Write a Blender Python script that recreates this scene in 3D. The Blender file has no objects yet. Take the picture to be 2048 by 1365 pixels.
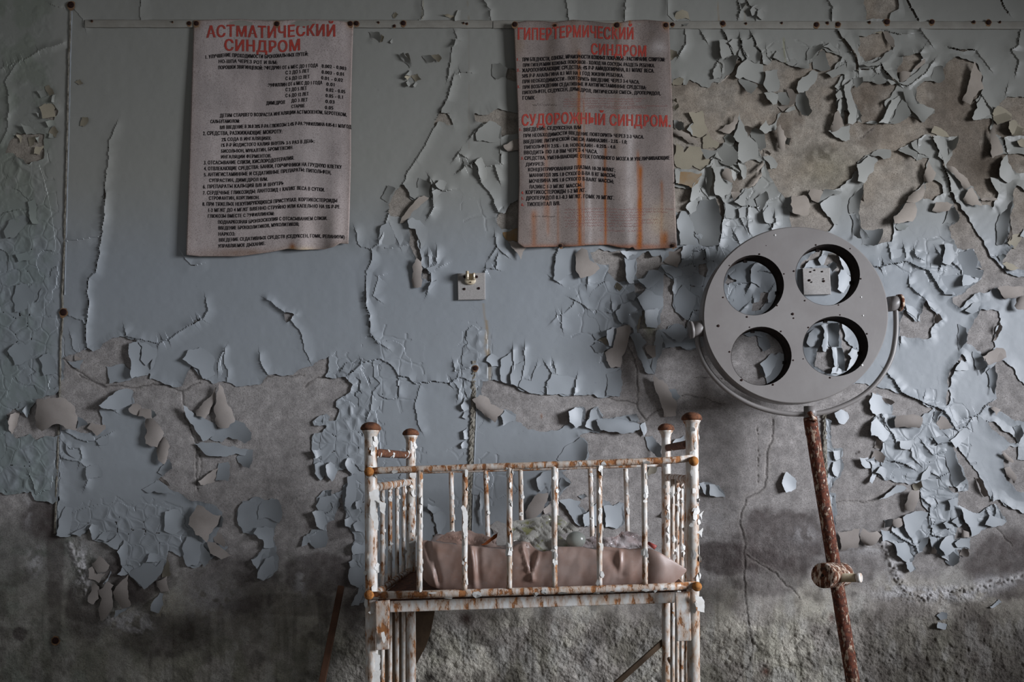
import bpy, bmesh, math, random
import numpy as np
from mathutils import Vector, Matrix
from mathutils.geometry import delaunay_2d_cdt

SC = bpy.context.scene
COL = SC.collection
random.seed(7)

# ------------------------------------------------------------------ camera, light, exposure
FPX = 1500.0            # focal length in pixels of the 2048 x 1365 frame
DW = 2.70               # distance camera - wall (the wall surface is the plane y = 0)
HOR = 936.0             # horizon row
CAMZ = 1.0
cam_d = bpy.data.cameras.new('camera')
cam = bpy.data.objects.new('camera', cam_d)
COL.objects.link(cam)
cam.location = (0, -DW, CAMZ)
cam.rotation_euler = (math.radians(90), 0, 0)
cam_d.sensor_width = 36.0
cam_d.lens = FPX / 2048.0 * 36.0
cam_d.shift_y = (HOR - 682.5) / 2048.0
cam_d.clip_start = 0.05
SC.camera = cam

world = bpy.data.worlds.new('world')
SC.world = world
world.use_nodes = True
world.node_tree.nodes['Background'].inputs[0].default_value = (0.52, 0.53, 0.56, 1)
world.node_tree.nodes['Background'].inputs[1].default_value = 0.27

ld = bpy.data.lights.new('window_daylight', 'AREA')
ld.shape = 'RECTANGLE'
ld.size, ld.size_y = 1.2, 1.3
ld.energy = 23.5
ld.spread = math.radians(56)
ld.color = (0.93, 0.965, 1.05)
lo = bpy.data.objects.new('window_daylight', ld)
COL.objects.link(lo)
lo.location = (4.2, -2.3, 1.85)
lo.rotation_euler = (Vector((-0.35, 0, 1.05)) - lo.location).to_track_quat('-Z', 'Y').to_euler()

SC.view_settings.view_transform = 'Standard'
SC.view_settings.look = 'None'
SC.view_settings.gamma = 1.0
SC.view_settings.use_curve_mapping = False
SC.view_settings.exposure = 0.46

# ------------------------------------------------------------------ helpers
def lin(c):
    return tuple(((v / 12.92) if v <= 0.04045 else ((v + 0.055) / 1.055) ** 2.4) for v in (x / 255.0 for x in c))

def Q(px, py, d):
    """a point seen at that pixel, d metres in front of the camera"""
    return Vector(((px - 1024.0) * d / FPX, d - DW, CAMZ + (HOR - py) * d / FPX))

def P(px, py, h=0.0):
    """a point h metres proud of the back wall"""
    return Q(px, py, DW - h)

TILES = {'A': (1340, 0, 5.0556), 'B': (1688, 0, 5.0556), 'C': (1340, 220, 5.0556), 'D': (1688, 220, 5.0556),
         'E': (1100, 470, 5.0556), 'F': (1748, 470, 5.0567), 'G': (1648, 700, 4.55), 'H': (1648, 950, 3.29),
         'I': (0, 0, 3.4125), 'J': (0, 380, 3.4125), 'K': (0, 750, 4.4025), 'L': (0, 1000, 3.74),
         'M': (380, 600, 4.55), 'N': (340, 900, 2.935), 'O': (690, 20, 4.55), 'P': (690, 300, 4.55),
         'Q': (700, 560, 4.55), 'R': (1050, 560, 4.55), 'S': (690, 800, 4.708), 'T': (1050, 800, 4.708),
         'U': (1360, 430, 3.25), 'V': (1380, 840, 2.6), 'W': (1580, 480, 8.53), 'X': (1580, 600, 6.825),
         'Y': (1360, 430, 6.204), 'Z': (0, 0, 1.0),
         'a': (340, 20, 5.12), 'b': (340, 260, 5.055), 'c': (1000, 20, 5.12), 'd': (1000, 240, 5.055)}

def T(tile, pts):
    ox, oy, s = TILES[tile]
    return [(ox + x / s, oy + y / s) for x, y in pts]

def link(name, me, mat=None, parent=None, loc=None):
    o = bpy.data.objects.new(name, me)
    COL.objects.link(o)
    if mat is not None:
        for m in (mat if isinstance(mat, (list, tuple)) else [mat]):
            me.materials.append(m)
    if loc is not None:
        o.location = loc
    if parent is not None:
        o.parent = parent
        o.matrix_parent_inverse = Matrix.Identity(4)
        o.location = Vector(o.location) - parent_world(parent)
    return o

def parent_world(p):
    v = Vector((0, 0, 0))
    while p is not None:
        v = v + Vector(p.location)
        p = p.parent
    return v

def mesh_of(name, verts, faces, smooth=False):
    me = bpy.data.meshes.new(name)
    me.from_pydata([tuple(v) for v in verts], [], faces)
    if smooth:
        me.polygons.foreach_set('use_smooth', [True] * len(me.polygons))
    me.update()
    return me

def centred(name, verts, faces, mat, parent=None, smooth=False):
    """one mesh object whose origin is at the middle of its vertices"""
    c = Vector((0, 0, 0))
    for v in verts:
        c += Vector(v)
    c /= max(1, len(verts))
    me = mesh_of(name, [Vector(v) - c for v in verts], faces, smooth)
    return link(name, me, mat, parent, c)

class MB:
    """collects vertices and faces for one mesh"""
    def __init__(s):
        s.v, s.f = [], []
    def add(s, v, f):
        b = len(s.v)
        s.v += [Vector(x) for x in v]
        s.f += [tuple(i + b for i in q) for q in f]
        return s
    def box(s, lo_, hi_):
        x0, y0, z0 = lo_
        x1, y1, z1 = hi_
        return s.add([(x0, y0, z0), (x1, y0, z0), (x1, y1, z0), (x0, y1, z0), (x0, y0, z1), (x1, y0, z1), (x1, y1, z1), (x0, y1, z1)],
                     [(0, 3, 2, 1), (4, 5, 6, 7), (0, 1, 5, 4), (1, 2, 6, 5), (2, 3, 7, 6), (3, 0, 4, 7)])
    def tube(s, pts, rad, n=14, caps=True, wob=0.0):
        pts = [Vector(p) for p in pts]
        rads = rad if isinstance(rad, (list, tuple)) else [rad] * len(pts)
        b = len(s.v)
        up = None
        for i, p in enumerate(pts):
            t = (pts[min(i + 1, len(pts) - 1)] - pts[max(i - 1, 0)]).normalized()
            if up is None:
                a = Vector((0, 0, 1)) if abs(t.z) < 0.8 else Vector((0, 1, 0))
                up = (a - t * a.dot(t)).normalized()
            else:
                up = (up - t * up.dot(t)).normalized()
            sd = t.cross(up)
            for k in range(n):
                a = 2 * math.pi * k / n
                r = rads[i] * (1 + wob * random.uniform(-1, 1))
                s.v.append(p + up * (math.cos(a) * r) + sd * (math.sin(a) * r))
        for i in range(len(pts) - 1):
            for k in range(n):
                k2 = (k + 1) % n
                s.f.append((b + i * n + k, b + i * n + k2, b + (i + 1) * n + k2, b + (i + 1) * n + k))
        if caps:
            s.f.append(tuple(b + k for k in range(n))[::-1])
            s.f.append(tuple(b + (len(pts) - 1) * n + k for k in range(n)))
        return s
    def line(s, a, b_, r, seg=8, n=14, wob=0.0):
        a, b_ = Vector(a), Vector(b_)
        return s.tube([a.lerp(b_, i / seg) for i in range(seg + 1)], r, n, True, wob)
    def ball(s, c, r, n=12, m=8, sq=(1, 1, 1)):
        c = Vector(c)
        b = len(s.v)
        for i in range(1, m):
            th = math.pi * i / m
            for k in range(n):
                ph = 2 * math.pi * k / n
                s.v.append(c + Vector((r * math.sin(th) * math.cos(ph) * sq[0], r * math.sin(th) * math.sin(ph) * sq[1], r * math.cos(th) * sq[2])))
        top, bot = len(s.v), len(s.v) + 1
        s.v += [c + Vector((0, 0, r * sq[2])), c - Vector((0, 0, r * sq[2]))]
        for i in range(m - 2):
            for k in range(n):
                k2 = (k + 1) % n
                s.f.append((b + i * n + k, b + (i + 1) * n + k, b + (i + 1) * n + k2, b + i * n + k2))
        for k in range(n):
            k2 = (k + 1) % n
            s.f.append((top, b + k, b + k2))
            s.f.append((bot, b + (m - 2) * n + k2, b + (m - 2) * n + k))
        return s
    def build(s, name, mat, parent=None, smooth=False):
        return centred(name, s.v, s.f, mat, parent, smooth)

def tag(o, label=None, cat=None, group=None, kind=None):
    for k, v in (('label', label), ('category', cat), ('group', group), ('kind', kind)):
        if v:
            o[k] = v
    return o

def empty(name, loc, label=None, cat=None, group=None, kind=None):
    o = bpy.data.objects.new(name, None)
    o.empty_display_size = 0.05
    COL.objects.link(o)
    o.location = loc
    return tag(o, label, cat, group, kind)

# numpy value noise
_rng = np.random.default_rng(11)
_LAT = _rng.random((256, 256))
def vnoise(x, y, s=0):
    x = np.asarray(x, float) + 37.3 * s
    y = np.asarray(y, float) + 91.7 * s
    xi, yi = np.floor(x).astype(int), np.floor(y).astype(int)
    fx, fy = x - xi, y - yi
    fx, fy = fx * fx * (3 - 2 * fx), fy * fy * (3 - 2 * fy)
    g = lambda a, b: _LAT[(yi + b) & 255, (xi + a) & 255]
    return (g(0, 0) * (1 - fx) + g(1, 0) * fx) * (1 - fy) + (g(0, 1) * (1 - fx) + g(1, 1) * fx) * fy
def fbm(x, y, s=0, o=4):
    r, a, t = 0.0, 1.0, 0.0
    for i in range(o):
        r = r + a * vnoise(x * 2 ** i, y * 2 ** i, s + 5 * i)
        t += a
        a *= 0.5
    return r / t
def sst(a, b, x):
    t = np.clip((x - a) / (b - a), 0, 1)
    return t * t * (3 - 2 * t)

# ------------------------------------------------------------------ materials
class MT:
    """small node builder"""
    def __init__(s, name, rough=0.7, spec=0.3, metal=0.0):
        s.m = bpy.data.materials.new(name)
        s.m.use_nodes = True
        s.nt = s.m.node_tree
        s.n, s.l = s.nt.nodes, s.nt.links
        s.b = s.n['Principled BSDF']
        s.b.inputs['Roughness'].default_value = rough
        s.b.inputs['Specular IOR Level'].default_value = spec
        s.b.inputs['Metallic'].default_value = metal
        s.g = s.n.new('ShaderNodeNewGeometry')
    def pos(s, scale=(1, 1, 1)):
        mp = s.n.new('ShaderNodeMapping')
        mp.inputs['Scale'].default_value = scale
        s.l.new(s.g.outputs['Position'], mp.inputs[0])
        return mp.outputs[0]
    def noise(s, scale, detail=4, rough=0.6, vec=None, dist=0.0):
        t = s.n.new('ShaderNodeTexNoise')
        t.inputs['Scale'].default_value = scale
        t.inputs['Detail'].default_value = detail
        t.inputs['Roughness'].default_value = rough
        t.inputs['Distortion'].default_value = dist
        s.l.new(vec if vec is not None else s.g.outputs['Position'], t.inputs['Vector'])
        return t.outputs['Fac']
    def ramp(s, fac, stops, interp='LINEAR'):
        r = s.n.new('ShaderNodeValToRGB')
        r.color_ramp.interpolation = interp
        e = r.color_ramp.elements
        while len(e) < len(stops):
            e.new(0.5)
        for q, (p, c) in zip(e, stops):
            q.position = p
            q.color = (c, c, c, 1) if isinstance(c, (int, float)) else (*lin(c), 1)
        s.l.new(fac, r.inputs[0])
        return r.outputs[0]
    def mix(s, fac, a, b, mode='MIX'):
        m = s.n.new('ShaderNodeMix')
        m.data_type = 'RGBA'
        m.blend_type = mode
        for inp, v in ((m.inputs[0], fac), (m.inputs[6], a), (m.inputs[7], b)):
            if isinstance(v, (int, float)):
                inp.default_value = v
            elif isinstance(v, tuple):
                inp.default_value = (*lin(v), 1)
            else:
                s.l.new(v, inp)
        return m.outputs[2]
    def math(s, op, a, b=0.0):
        m = s.n.new('ShaderNodeMath')
        m.operation = op
        for inp, v in ((m.inputs[0], a), (m.inputs[1], b)):
            if isinstance(v, (int, float)):
                inp.default_value = v
            else:
                s.l.new(v, inp)
        return m.outputs[0]
    def attr(s, name):
        a = s.n.new('ShaderNodeAttribute')
        a.attribute_name = name
        return a
    def rand(s):
        return s.n.new('ShaderNodeObjectInfo').outputs['Random']
    def color(s, c):
        if isinstance(c, tuple):
            s.b.inputs['Base Color'].default_value = (*lin(c), 1)
        else:
            s.l.new(c, s.b.inputs['Base Color'])
        return s
    def rough(s, r):
        s.l.new(r, s.b.inputs['Roughness'])
        return s
    def bump(s, h, dist=0.002, strength=1.0):
        b = s.n.new('ShaderNodeBump')
        b.inputs['Strength'].default_value = strength
        b.inputs['Distance'].default_value = dist
        s.l.new(h, b.inputs['Height'])
        s.l.new(b.outputs[0], s.b.inputs['Normal'])
        return s

BLUE = (146, 151, 155)
def paint_mat(name, base, dirty, grain=0.00018, rough=0.45, attr=False, vary=0.16):
    t = MT(name, rough, 0.35)
    n1 = t.noise(9.0, 5, 0.6)
    n2 = t.noise(420.0, 2, 0.5)
    c = t.mix(t.ramp(n1, [(0.42, 0.0), (0.72, 0.75)]), base, dirty)
    if attr:
        c = t.mix(1.0, c, t.attr('tint').outputs['Color'], 'MULTIPLY')
    else:
        v = t.math('ADD', t.math('MULTIPLY', t.rand(), vary), 1.0 - vary * 0.6)
        hsv = t.n.new('ShaderNodeHueSaturation')
        t.l.new(v, hsv.inputs['Value'])
        t.l.new(c, hsv.inputs['Color'])
        c = hsv.outputs[0]
    sp = t.ramp(t.noise(160.0, 2, 0.7), [(0.70, 0.0), (0.78, 0.5)])
    c = t.mix(sp, c, (96, 96, 92))
    t.color(c)
    t.bump(n2, grain, 0.6)
    return t.m

M = {}
M['coat'] = paint_mat('blue_grey_paint', BLUE, (144, 149, 152), attr=True)
M['b'] = paint_mat('blue_grey_flake', BLUE, (145, 150, 153), attr=True)
M['b_plain'] = paint_mat('blue_grey_ridge', BLUE, (145, 150, 153))
M['g'] = paint_mat('paint_back_beige', (160, 152, 146), (136, 128, 121), 0.0005, 0.85, True)
M['c'] = paint_mat('cream_undercoat', (156, 149, 134), (140, 135, 122), 0.0005, 0.8, True)
M['y'] = paint_mat('rust_stained_flake', (150, 112, 58), (146, 148, 144), 0.0004, 0.7, True)
M['d'] = paint_mat('paint_inside', (140, 146, 148), (120, 122, 120), 0.0003, 0.6, True)

def plaster_mat():
    t = MT('old_plaster', 0.92, 0.15)
    a = t.attr('tint')
    n1 = t.noise(30.0, 6, 0.65)
    n2 = t.noise(260.0, 3, 0.6)
    c = t.mix(t.ramp(n1, [(0.30, 0.0), (0.70, 1.0)]), (196, 196, 196), (255, 255, 255))
    c = t.mix(t.ramp(n2, [(0.32, 0.0), (0.50, 1.0)]), (178, 176, 174), c)
    c = t.mix(1.0, a.outputs['Color'], c, 'MULTIPLY')
    t.color(c)
    rgh = t.attr('rough').outputs['Fac']
    big = t.noise(120.0, 3, 0.55)
    h = t.math('ADD', t.math('MULTIPLY', big, rgh), t.math('MULTIPLY', n2, 0.10))
    t.bump(h, 0.006, 1.0)
    return t.m
M['plaster'] = plaster_mat()

def enamel_mat(name, lo_=0.50, hi_=0.58, white=(230, 229, 225), rust=(150, 92, 48), dark=(84, 50, 34), scale=38.0):
    t = MT(name, 0.5, 0.4)
    n1 = t.noise(scale, 6, 0.62, t.pos((1, 1, 0.38)))
    n2 = t.noise(90.0, 4, 0.6)
    r = t.mix(t.ramp(n2, [(0.40, 0.0), (0.62, 1.0)]), rust, dark)
    w = t.mix(t.ramp(t.noise(14.0, 4, 0.6), [(0.40, 0.0), (0.70, 0.8)]), white, (188, 180, 166))
    edge = t.ramp(n1, [(lo_ - 0.15, 0.0), (lo_, 0.65)])
    w = t.mix(edge, w, (182, 140, 100))
    msk = t.ramp(n1, [(lo_, 0.0), (hi_, 1.0)])
    t.color(t.mix(msk, w, r))
    t.rough(t.ramp(n1, [(lo_, 0.38), (hi_, 0.9)]))
    h = t.math('SUBTRACT', t.math('MULTIPLY', n2, 0.4), msk)
    t.bump(h, 0.0012, 0.9)
    return t.m
M['enamel'] = enamel_mat('chipped_white_enamel', 0.565, 0.615, rust=(176, 122, 78), dark=(120, 78, 50), scale=55)
M['enamel_rusty'] = enamel_mat('rust_streaked_enamel', 0.50, 0.57, rust=(176, 120, 74), dark=(124, 78, 46), scale=50)
M['rust'] = enamel_mat('brown_rust', 0.20, 0.24, dark=(70, 44, 34), rust=(120, 76, 50), scale=60)
M['rustorange'] = enamel_mat('orange_rust', 0.24, 0.30, dark=(134, 84, 40), rust=(190, 128, 66), scale=60)
M['pole'] = enamel_mat('rusted_pole', 0.41, 0.45, white=(176, 172, 164), rust=(112, 62, 44), dark=(66, 40, 32), scale=105)
M['knob'] = enamel_mat('speckled_chrome', 0.47, 0.52, white=(196, 194, 192), rust=(112, 64, 40), dark=(60, 38, 28), scale=85)

def plain(name, c, c2=None, rough=0.6, spec=0.3, scale=30.0, bump=0.0006, bs=90.0, metal=0.0):
    t = MT(name, rough, spec, metal)
    t.color(t.mix(t.ramp(t.noise(scale, 5, 0.6), [(0.35, 0.0), (0.68, 1.0)]), c, c2 or tuple(int(v * 0.84) for v in c)))
    t.bump(t.noise(bs, 4, 0.6), bump, 0.6)
    return t.m
M['lamp'] = plain('warm_grey_lamp_enamel', (130, 126, 123), (121, 116, 113), 0.42, 0.4, 8.0, 0.0002)
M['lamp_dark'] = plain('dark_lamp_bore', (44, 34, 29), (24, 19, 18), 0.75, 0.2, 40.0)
M['nail'] = plain('rusty_nail', (52, 30, 24), (28, 18, 16), 0.8, 0.2, 200.0)
M['nail_halo'] = plain('rust_halo', (140, 112, 86), (112, 84, 62), 0.9, 0.1, 120.0)
M['whitedot'] = plain('white_screw', (226, 224, 220), None, 0.4, 0.4)
M['wood_red'] = plain('reddish_wood', (98, 70, 54), (74, 52, 40), 0.7, 0.2, 16.0)
M['wood_dark'] = plain('dark_brown_wood', (84, 68, 52), (58, 46, 36), 0.75, 0.2, 12.0)
M['hook'] = plain('yellowed_plastic', (208, 196, 172), (190, 170, 136), 0.35, 0.5, 40.0, 0.0001)
M['tile'] = plain('speckled_mounting_block', (170, 166, 162), (150, 146, 142), 0.7, 0.25, 240.0)
M['trim'] = plain('painted_batten', (150, 147, 138), (138, 134, 125), 0.6, 0.25, 18.0, 0.0006)
M['groove'] = plain('crumbled_wood_strip', (150, 146, 136), (98, 92, 82), 0.95, 0.1, 70.0, 0.004, 120.0)
M['room'] = plain('room_plaster', (150, 148, 142), (132, 130, 124), 0.9, 0.1, 3.0)
M['floor'] = plain('dusty_floor', (110, 104, 96), (84, 78, 70), 0.9, 0.1, 5.0)
M['red_ink'] = plain('faded_red_paint', (176, 66, 56), (152, 78, 70), 0.8, 0.1, 60.0)
M['red_pen'] = plain('faint_red_pen', (168, 108, 102), None, 0.8, 0.1, 60.0)
M['ink'] = plain('black_ink', (24, 20, 22), (32, 28, 29), 0.8, 0.1, 90.0)
# ------------------------------------------------------------------ the peeled paint: what is left and what is bare
def seq(*parts):
    r = []
    for t, pts in parts:
        r += T(t, pts)
    return r

OPS = []            # ('-', polygon) bare plaster, ('+', polygon) paint that stayed
G_LOW = seq(
    ('Z', [(-80, 985), (30, 990), (62, 985), (72, 1003), (105, 1010), (114, 1000), (120, 870), (95, 872), (75, 880), (60, 868),
           (35, 880), (25, 870), (12, 830), (30, 820), (60, 830), (72, 800), (110, 790), (122, 770), (126, 717), (176, 698), (185, 704),
           (211, 685), (251, 673), (276, 682), (258, 690), (262, 725), (266, 757), (300, 747), (299, 759), (325, 766), (346, 774),
           (364, 772), (383, 732), (404, 757), (427, 769), (452, 763), (472, 774), (521, 768), (534, 752), (551, 748), (567, 753),
           (587, 750), (609, 736), (661, 710), (658, 735), (649, 754), (672, 756), (691, 754), (706, 769), (700, 785), (680, 795),
           (668, 811), (679, 824), (673, 843), (658, 842), (660, 835), (652, 828), (640, 833), (624, 844), (628, 852), (652, 853),
           (645, 864), (628, 867), (623, 877), (623, 892), (624, 907), (630, 920), (630, 948), (640, 961), (650, 951), (662, 963),
           (676, 943), (691, 937), (699, 951), (686, 975), (687, 1012), (691, 1036), (689, 1050), (699, 1057), (708, 1084),
           (703, 1094), (704, 1118), (698, 1127), (696, 1152), (701, 1169), (718, 1176), (703, 1212), (730, 1205), (760, 1160),
           (800, 1130), (870, 1120), (1000, 1120), (1062, 1060), (1099, 1002), (1122, 991), (1143, 966), (1125, 945), (1173, 923),
           (1177, 896), (1169, 876), (1158, 872), (1188, 866), (1267, 866), (1279, 855), (1273, 830), (1250, 832), (1207, 838),
           (1197, 813), (1182, 821), (1169, 851), (1170, 817), (1152, 815), (1137, 823), (1139, 847), (1115, 862), (1088, 864),
           (1050, 853), (1030, 843), (1032, 830), (1010, 819), (985, 835), (964, 805), (964, 762), (1001, 763), (1019, 770),
           (1041, 781), (1096, 790), (1138, 792), (1213, 794), (1239, 793), (1246, 771), (1241, 736), (1226, 738), (1220, 722),
           (1208, 706), (1228, 694), (1232, 668), (1242, 650), (1255, 648), (1262, 655), (1270, 668), (1278, 655), (1278, 640),
           (1284, 622), (1288, 620), (1290, 654), (1310, 656), (1320, 650), (1327, 616), (1327, 559), (1329, 543), (1337, 555),
           (1346, 559), (1347, 597), (1351, 624), (1363, 634), (1376, 641), (1372, 660), (1365, 650), (1351, 648), (1333, 658),
           (1320, 660), (1314, 664), (1312, 690), (1329, 695), (1361, 690), (1370, 698), (1383, 692), (1393, 696), (1430, 690),
           (1450, 672), (1540, 668), (1590, 690), (1575, 705), (1545, 712), (1525, 728), (1520, 745), (1535, 768), (1560, 790), (1600, 800), (1640, 795), (1660, 790),
           (1712, 766), (1749, 772), (1780, 779), (1806, 788), (1846, 807), (1889, 822), (1905, 887), (1950, 940), (1970, 985),
           (1985, 1005), (2000, 1000), (2012, 1015), (2030, 1020), (2060, 1030), (2150, 1030), (2150, 1480), (-80, 1480)]))
OPS.append(('-', G_LOW))
OPS.append(('+', seq(('Z', [(120, 862), (140, 858), (175, 868), (200, 865), (205, 835), (198, 812), (215, 795), (245, 780), (268, 784),
    (268, 808), (290, 835), (292, 890), (320, 900), (338, 930), (343, 938), (322, 955), (318, 960), (350, 985), (385, 1003),
    (425, 1010), (445, 1025), (440, 1050), (430, 1075), (455, 1095), (422, 1118), (398, 1135), (374, 1133), (369, 1115),
    (337, 1101), (334, 1112), (313, 1160), (289, 1179), (257, 1148), (242, 1131), (234, 1100), (209, 1087), (187, 1080),
    (179, 1057), (160, 1073), (144, 1071), (112, 1072), (120, 1000)]))))
OPS.append(('+', seq(('Z', [(476, 1016), (486, 1002), (510, 994), (531, 1002), (555, 999), (565, 1026), (551, 1053), (549, 1070),
    (555, 1111), (555, 1142), (527, 1162), (514, 1157), (517, 1142), (510, 1132), (502, 1120), (527, 1096), (526, 1080),
    (507, 1069), (486, 1067), (476, 1050)]))))
OPS.append(('+', seq(('Z', [(633, 995), (645, 983), (660, 980), (664, 990), (684, 982), (680, 1010), (668, 1040), (652, 1050),
    (655, 1065), (654, 1092), (632, 1098), (618, 1085), (604, 1093), (606, 1075), (618, 1068), (640, 1060), (630, 1045),
    (626, 1025), (638, 1020), (632, 1010)]))))
# V flap, the flaps behind the cot, bits right of it
OPS.append(('+', T('R', [(945, 500), (1045, 490), (1110, 570), (1070, 620), (1110, 720), (1180, 715), (1195, 650), (1190, 480), (1220, 450),
    (1290, 450), (1400, 400), (1460, 440), (1475, 520), (1540, 560), (1560, 620), (1460, 632), (1410, 605), (1280, 622), (1250, 640),
    (1195, 740), (1180, 860), (1090, 835), (1000, 600)])))
OPS.append(('+', T('T', [(320, 950), (450, 940), (520, 960), (510, 1000), (600, 1080), (650, 1000), (740, 950), (830, 1000), (890, 960),
    (940, 980), (930, 1180), (860, 1220), (760, 1200), (650, 1180), (560, 1200), (470, 1160), (410, 1050)])))
OPS.append(('+', T('V', [(45, 330), (150, 340), (185, 405), (105, 398), (70, 380), (45, 390)])))
# right hand patch
OPS.append(('+', seq(('G', [(440, 380), (520, 420), (620, 500), (620, 590), (660, 600), (880, 620), (900, 600), (1000, 540), (1085, 570),
    (1190, 710), (1220, 740), (1160, 830), (1180, 900), (1220, 1000), (1290, 1180), (1320, 1290), (1180, 1300), (1110, 1230)]),
    ('H', [(880, 90), (880, 200), (960, 240), (1020, 255), (1130, 190), (1200, 310), (1070, 345), (970, 410), (950, 330), (900, 260),
    (860, 430), (960, 420), (960, 485), (870, 490), (895, 560), (850, 605), (800, 550), (760, 530), (740, 410), (700, 400), (650, 500),
    (610, 520), (580, 580), (605, 620), (570, 640), (540, 570), (480, 530), (460, 460), (400, 430), (370, 360), (430, 400), (450, 330),
    (520, 290), (560, 260), (700, 270), (640, 160), (640, 60)]),
    ('G', [(560, 1190), (500, 1150), (470, 1120), (420, 1210), (440, 1050), (330, 980), (400, 1000), (430, 990), (540, 900), (560, 800),
    (430, 790), (430, 650), (480, 600), (415, 540), (410, 470)]))))
OPS.append(('+', seq(('G', [(10, 620), (75, 640), (60, 760), (90, 900), (170, 900), (175, 1080), (140, 1160), (60, 1300)]),
    ('H', [(75, 120), (80, 390), (40, 400), (25, 0)]))))
# the big bare field top right
OPS.append(('-', seq(('A', [(0, 860), (40, 800), (110, 780), (130, 860), (170, 870), (200, 810), (260, 840), (395, 885), (445, 830), (500, 830),
    (590, 760), (650, 660), (690, 590), (740, 620), (800, 600), (840, 640), (900, 640), (925, 600), (940, 640), (985, 660), (1040, 590),
    (1130, 630), (1240, 675), (1380, 690), (1440, 620), (1550, 490), (1640, 540), (1740, 580), (1660, 700), (1640, 720), (1760, 760),
    (1740, 880), (1680, 910), (1690, 1000), (1660, 1200), (1620, 1330)]),
    ('C', [(1640, 260), (1800, 320), (1830, 340), (1830, 690), (1720, 790), (1420, 900), (1520, 950), (1570, 1040), (1660, 1160), (1610, 1230),
    (1230, 1190), (1220, 1060), (1170, 910), (1100, 830), (1000, 620), (960, 500), (880, 400), (800, 250), (700, 150), (700, 40), (690, 30),
    (640, 200), (690, 290), (690, 380), (560, 330), (480, 400), (400, 550), (310, 610), (190, 600), (40, 600)]))))
OPS.append(('-', T('B', [(190, -40), (540, -40), (560, 90), (480, 130), (460, 205), (235, 200), (220, 100)])))
OPS.append(('-', T('B', [(150, 370), (390, 320), (500, 480), (380, 580), (220, 620), (150, 520)])))
OPS.append(('-', T('B', [(600, 580), (780, 540), (820, 590), (700, 700), (680, 780), (560, 840), (540, 700)])))
OPS.append(('-', T('B', [(90, 880), (200, 830), (260, 830), (400, 820), (430, 860), (540, 850), (490, 930), (410, 1040), (420, 1100), (350, 1240),
    (180, 1240), (170, 1170), (110, 1050), (60, 930)])))
OPS.append(('-', T('B', [(730, 880), (780, 840), (960, 830), (1010, 790), (1000, 690), (1110, 580), (1300, 620), (1390, 740), (1410, 900), (1330, 1040),
    (1350, 1090), (1300, 1190), (1360, 1210), (1500, 1180), (1480, 1300), (1470, 1365), (450, 1365), (440, 1240), (600, 1220), (680, 1170),
    (790, 1240), (920, 1150), (910, 1100), (800, 1090), (740, 1020)])))
OPS.append(('-', T('B', [(1660, 970), (1900, 1000), (1900, 1365), (1500, 1365), (1490, 1150), (1560, 1060)])))
OPS.append(('-', T('D', [(0, 0), (180, 130), (350, 140), (450, 140), (660, 60), (800, 120), (880, 70), (1300, 100), (1500, 90), (1450, 200), (1500, 220),
    (1500, 480), (1590, 450), (1660, 450), (1900, 470), (1900, 640), (1740, 640), (1700, 600), (1660, 560), (1590, 560), (1570, 680),
    (1480, 680), (1430, 640), (1500, 740), (1570, 850), (1500, 990), (1400, 950), (1290, 770), (1130, 600), (1040, 550), (1090, 460),
    (1160, 260), (1050, 280), (880, 230), (760, 290), (680, 330), (550, 400), (740, 510), (860, 490), (800, 740), (640, 920), (500, 1070),
    (490, 1340), (330, 1365), (180, 1200), (140, 1040), (210, 740), (350, 500), (280, 440), (130, 520), (150, 610), (0, 720)])))
OPS.append(('-', T('D', [(820, 750), (910, 710), (990, 760), (1000, 840), (900, 920), (800, 900)])))
OPS.append(('-', T('D', [(1075, 820), (1110, 960), (1170, 1100), (1060, 1200), (1150, 1400), (1440, 1400), (1290, 1140), (1180, 960)])))
OPS.append(('-', T('D', [(1720, 900), (1750, 760), (1900, 850), (1900, 1220), (1780, 1290), (1660, 1340), (1680, 1150)])))
OPS.append(('-', T('C', [(550, 590), (640, 740), (620, 830), (650, 920), (720, 840), (740, 790), (860, 770), (930, 650), (950, 520), (830, 500),
    (760, 540), (740, 700), (690, 640), (660, 700), (620, 600)])))
OPS.append(('-', T('C', [(455, 870), (520, 910), (550, 1090), (520, 1150), (510, 1100), (500, 980)])))
OPS.append(('-', T('C', [(30, 770), (220, 800), (210, 920), (160, 960), (150, 1020), (80, 1040), (30, 1000)])))
OPS.append(('-', T('F', [(770, 0), (1040, 0), (1120, 110), (1350, 390), (1600, 420), (1600, 640), (1420, 650), (1310, 650), (1250, 540), (1140, 590),
    (1020, 600), (880, 740), (800, 690), (790, 640), (920, 580), (1060, 470), (1110, 360), (1010, 140), (900, 160), (860, 130)])))
OPS.append(('-', T('F', [(1370, 0), (1600, 0), (1600, 370), (1400, 360), (1290, 290), (1340, 190), (1420, 120), (1350, 80)])))
OPS.append(('-', T('F', [(250, 890), (310, 750), (440, 880), (470, 800), (520, 640), (610, 770), (690, 850), (580, 940), (580, 1030), (430, 1050),
    (260, 1020)])))
OPS.append(('-', T('F', [(1080, 760), (1180, 750), (1260, 770), (1280, 850), (1200, 1080), (1230, 1140), (1100, 1230), (980, 1110), (940, 1090),
    (960, 960)])))
OPS.append(('-', T('F', [(1240, 1290), (1330, 1280), (1430, 1400), (1300, 1400)])))
OPS.append(('-', T('G', [(1560, 130), (1660, 110), (1780, 290), (1900, 380), (1900, 640), (1740, 650), (1600, 560), (1500, 500), (1570, 440), (1540, 300)])))
OPS.append(('-', T('G', [(1400, 595), (1450, 630), (1700, 850), (1760, 860), (1740, 800), (1500, 650)])))
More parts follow.
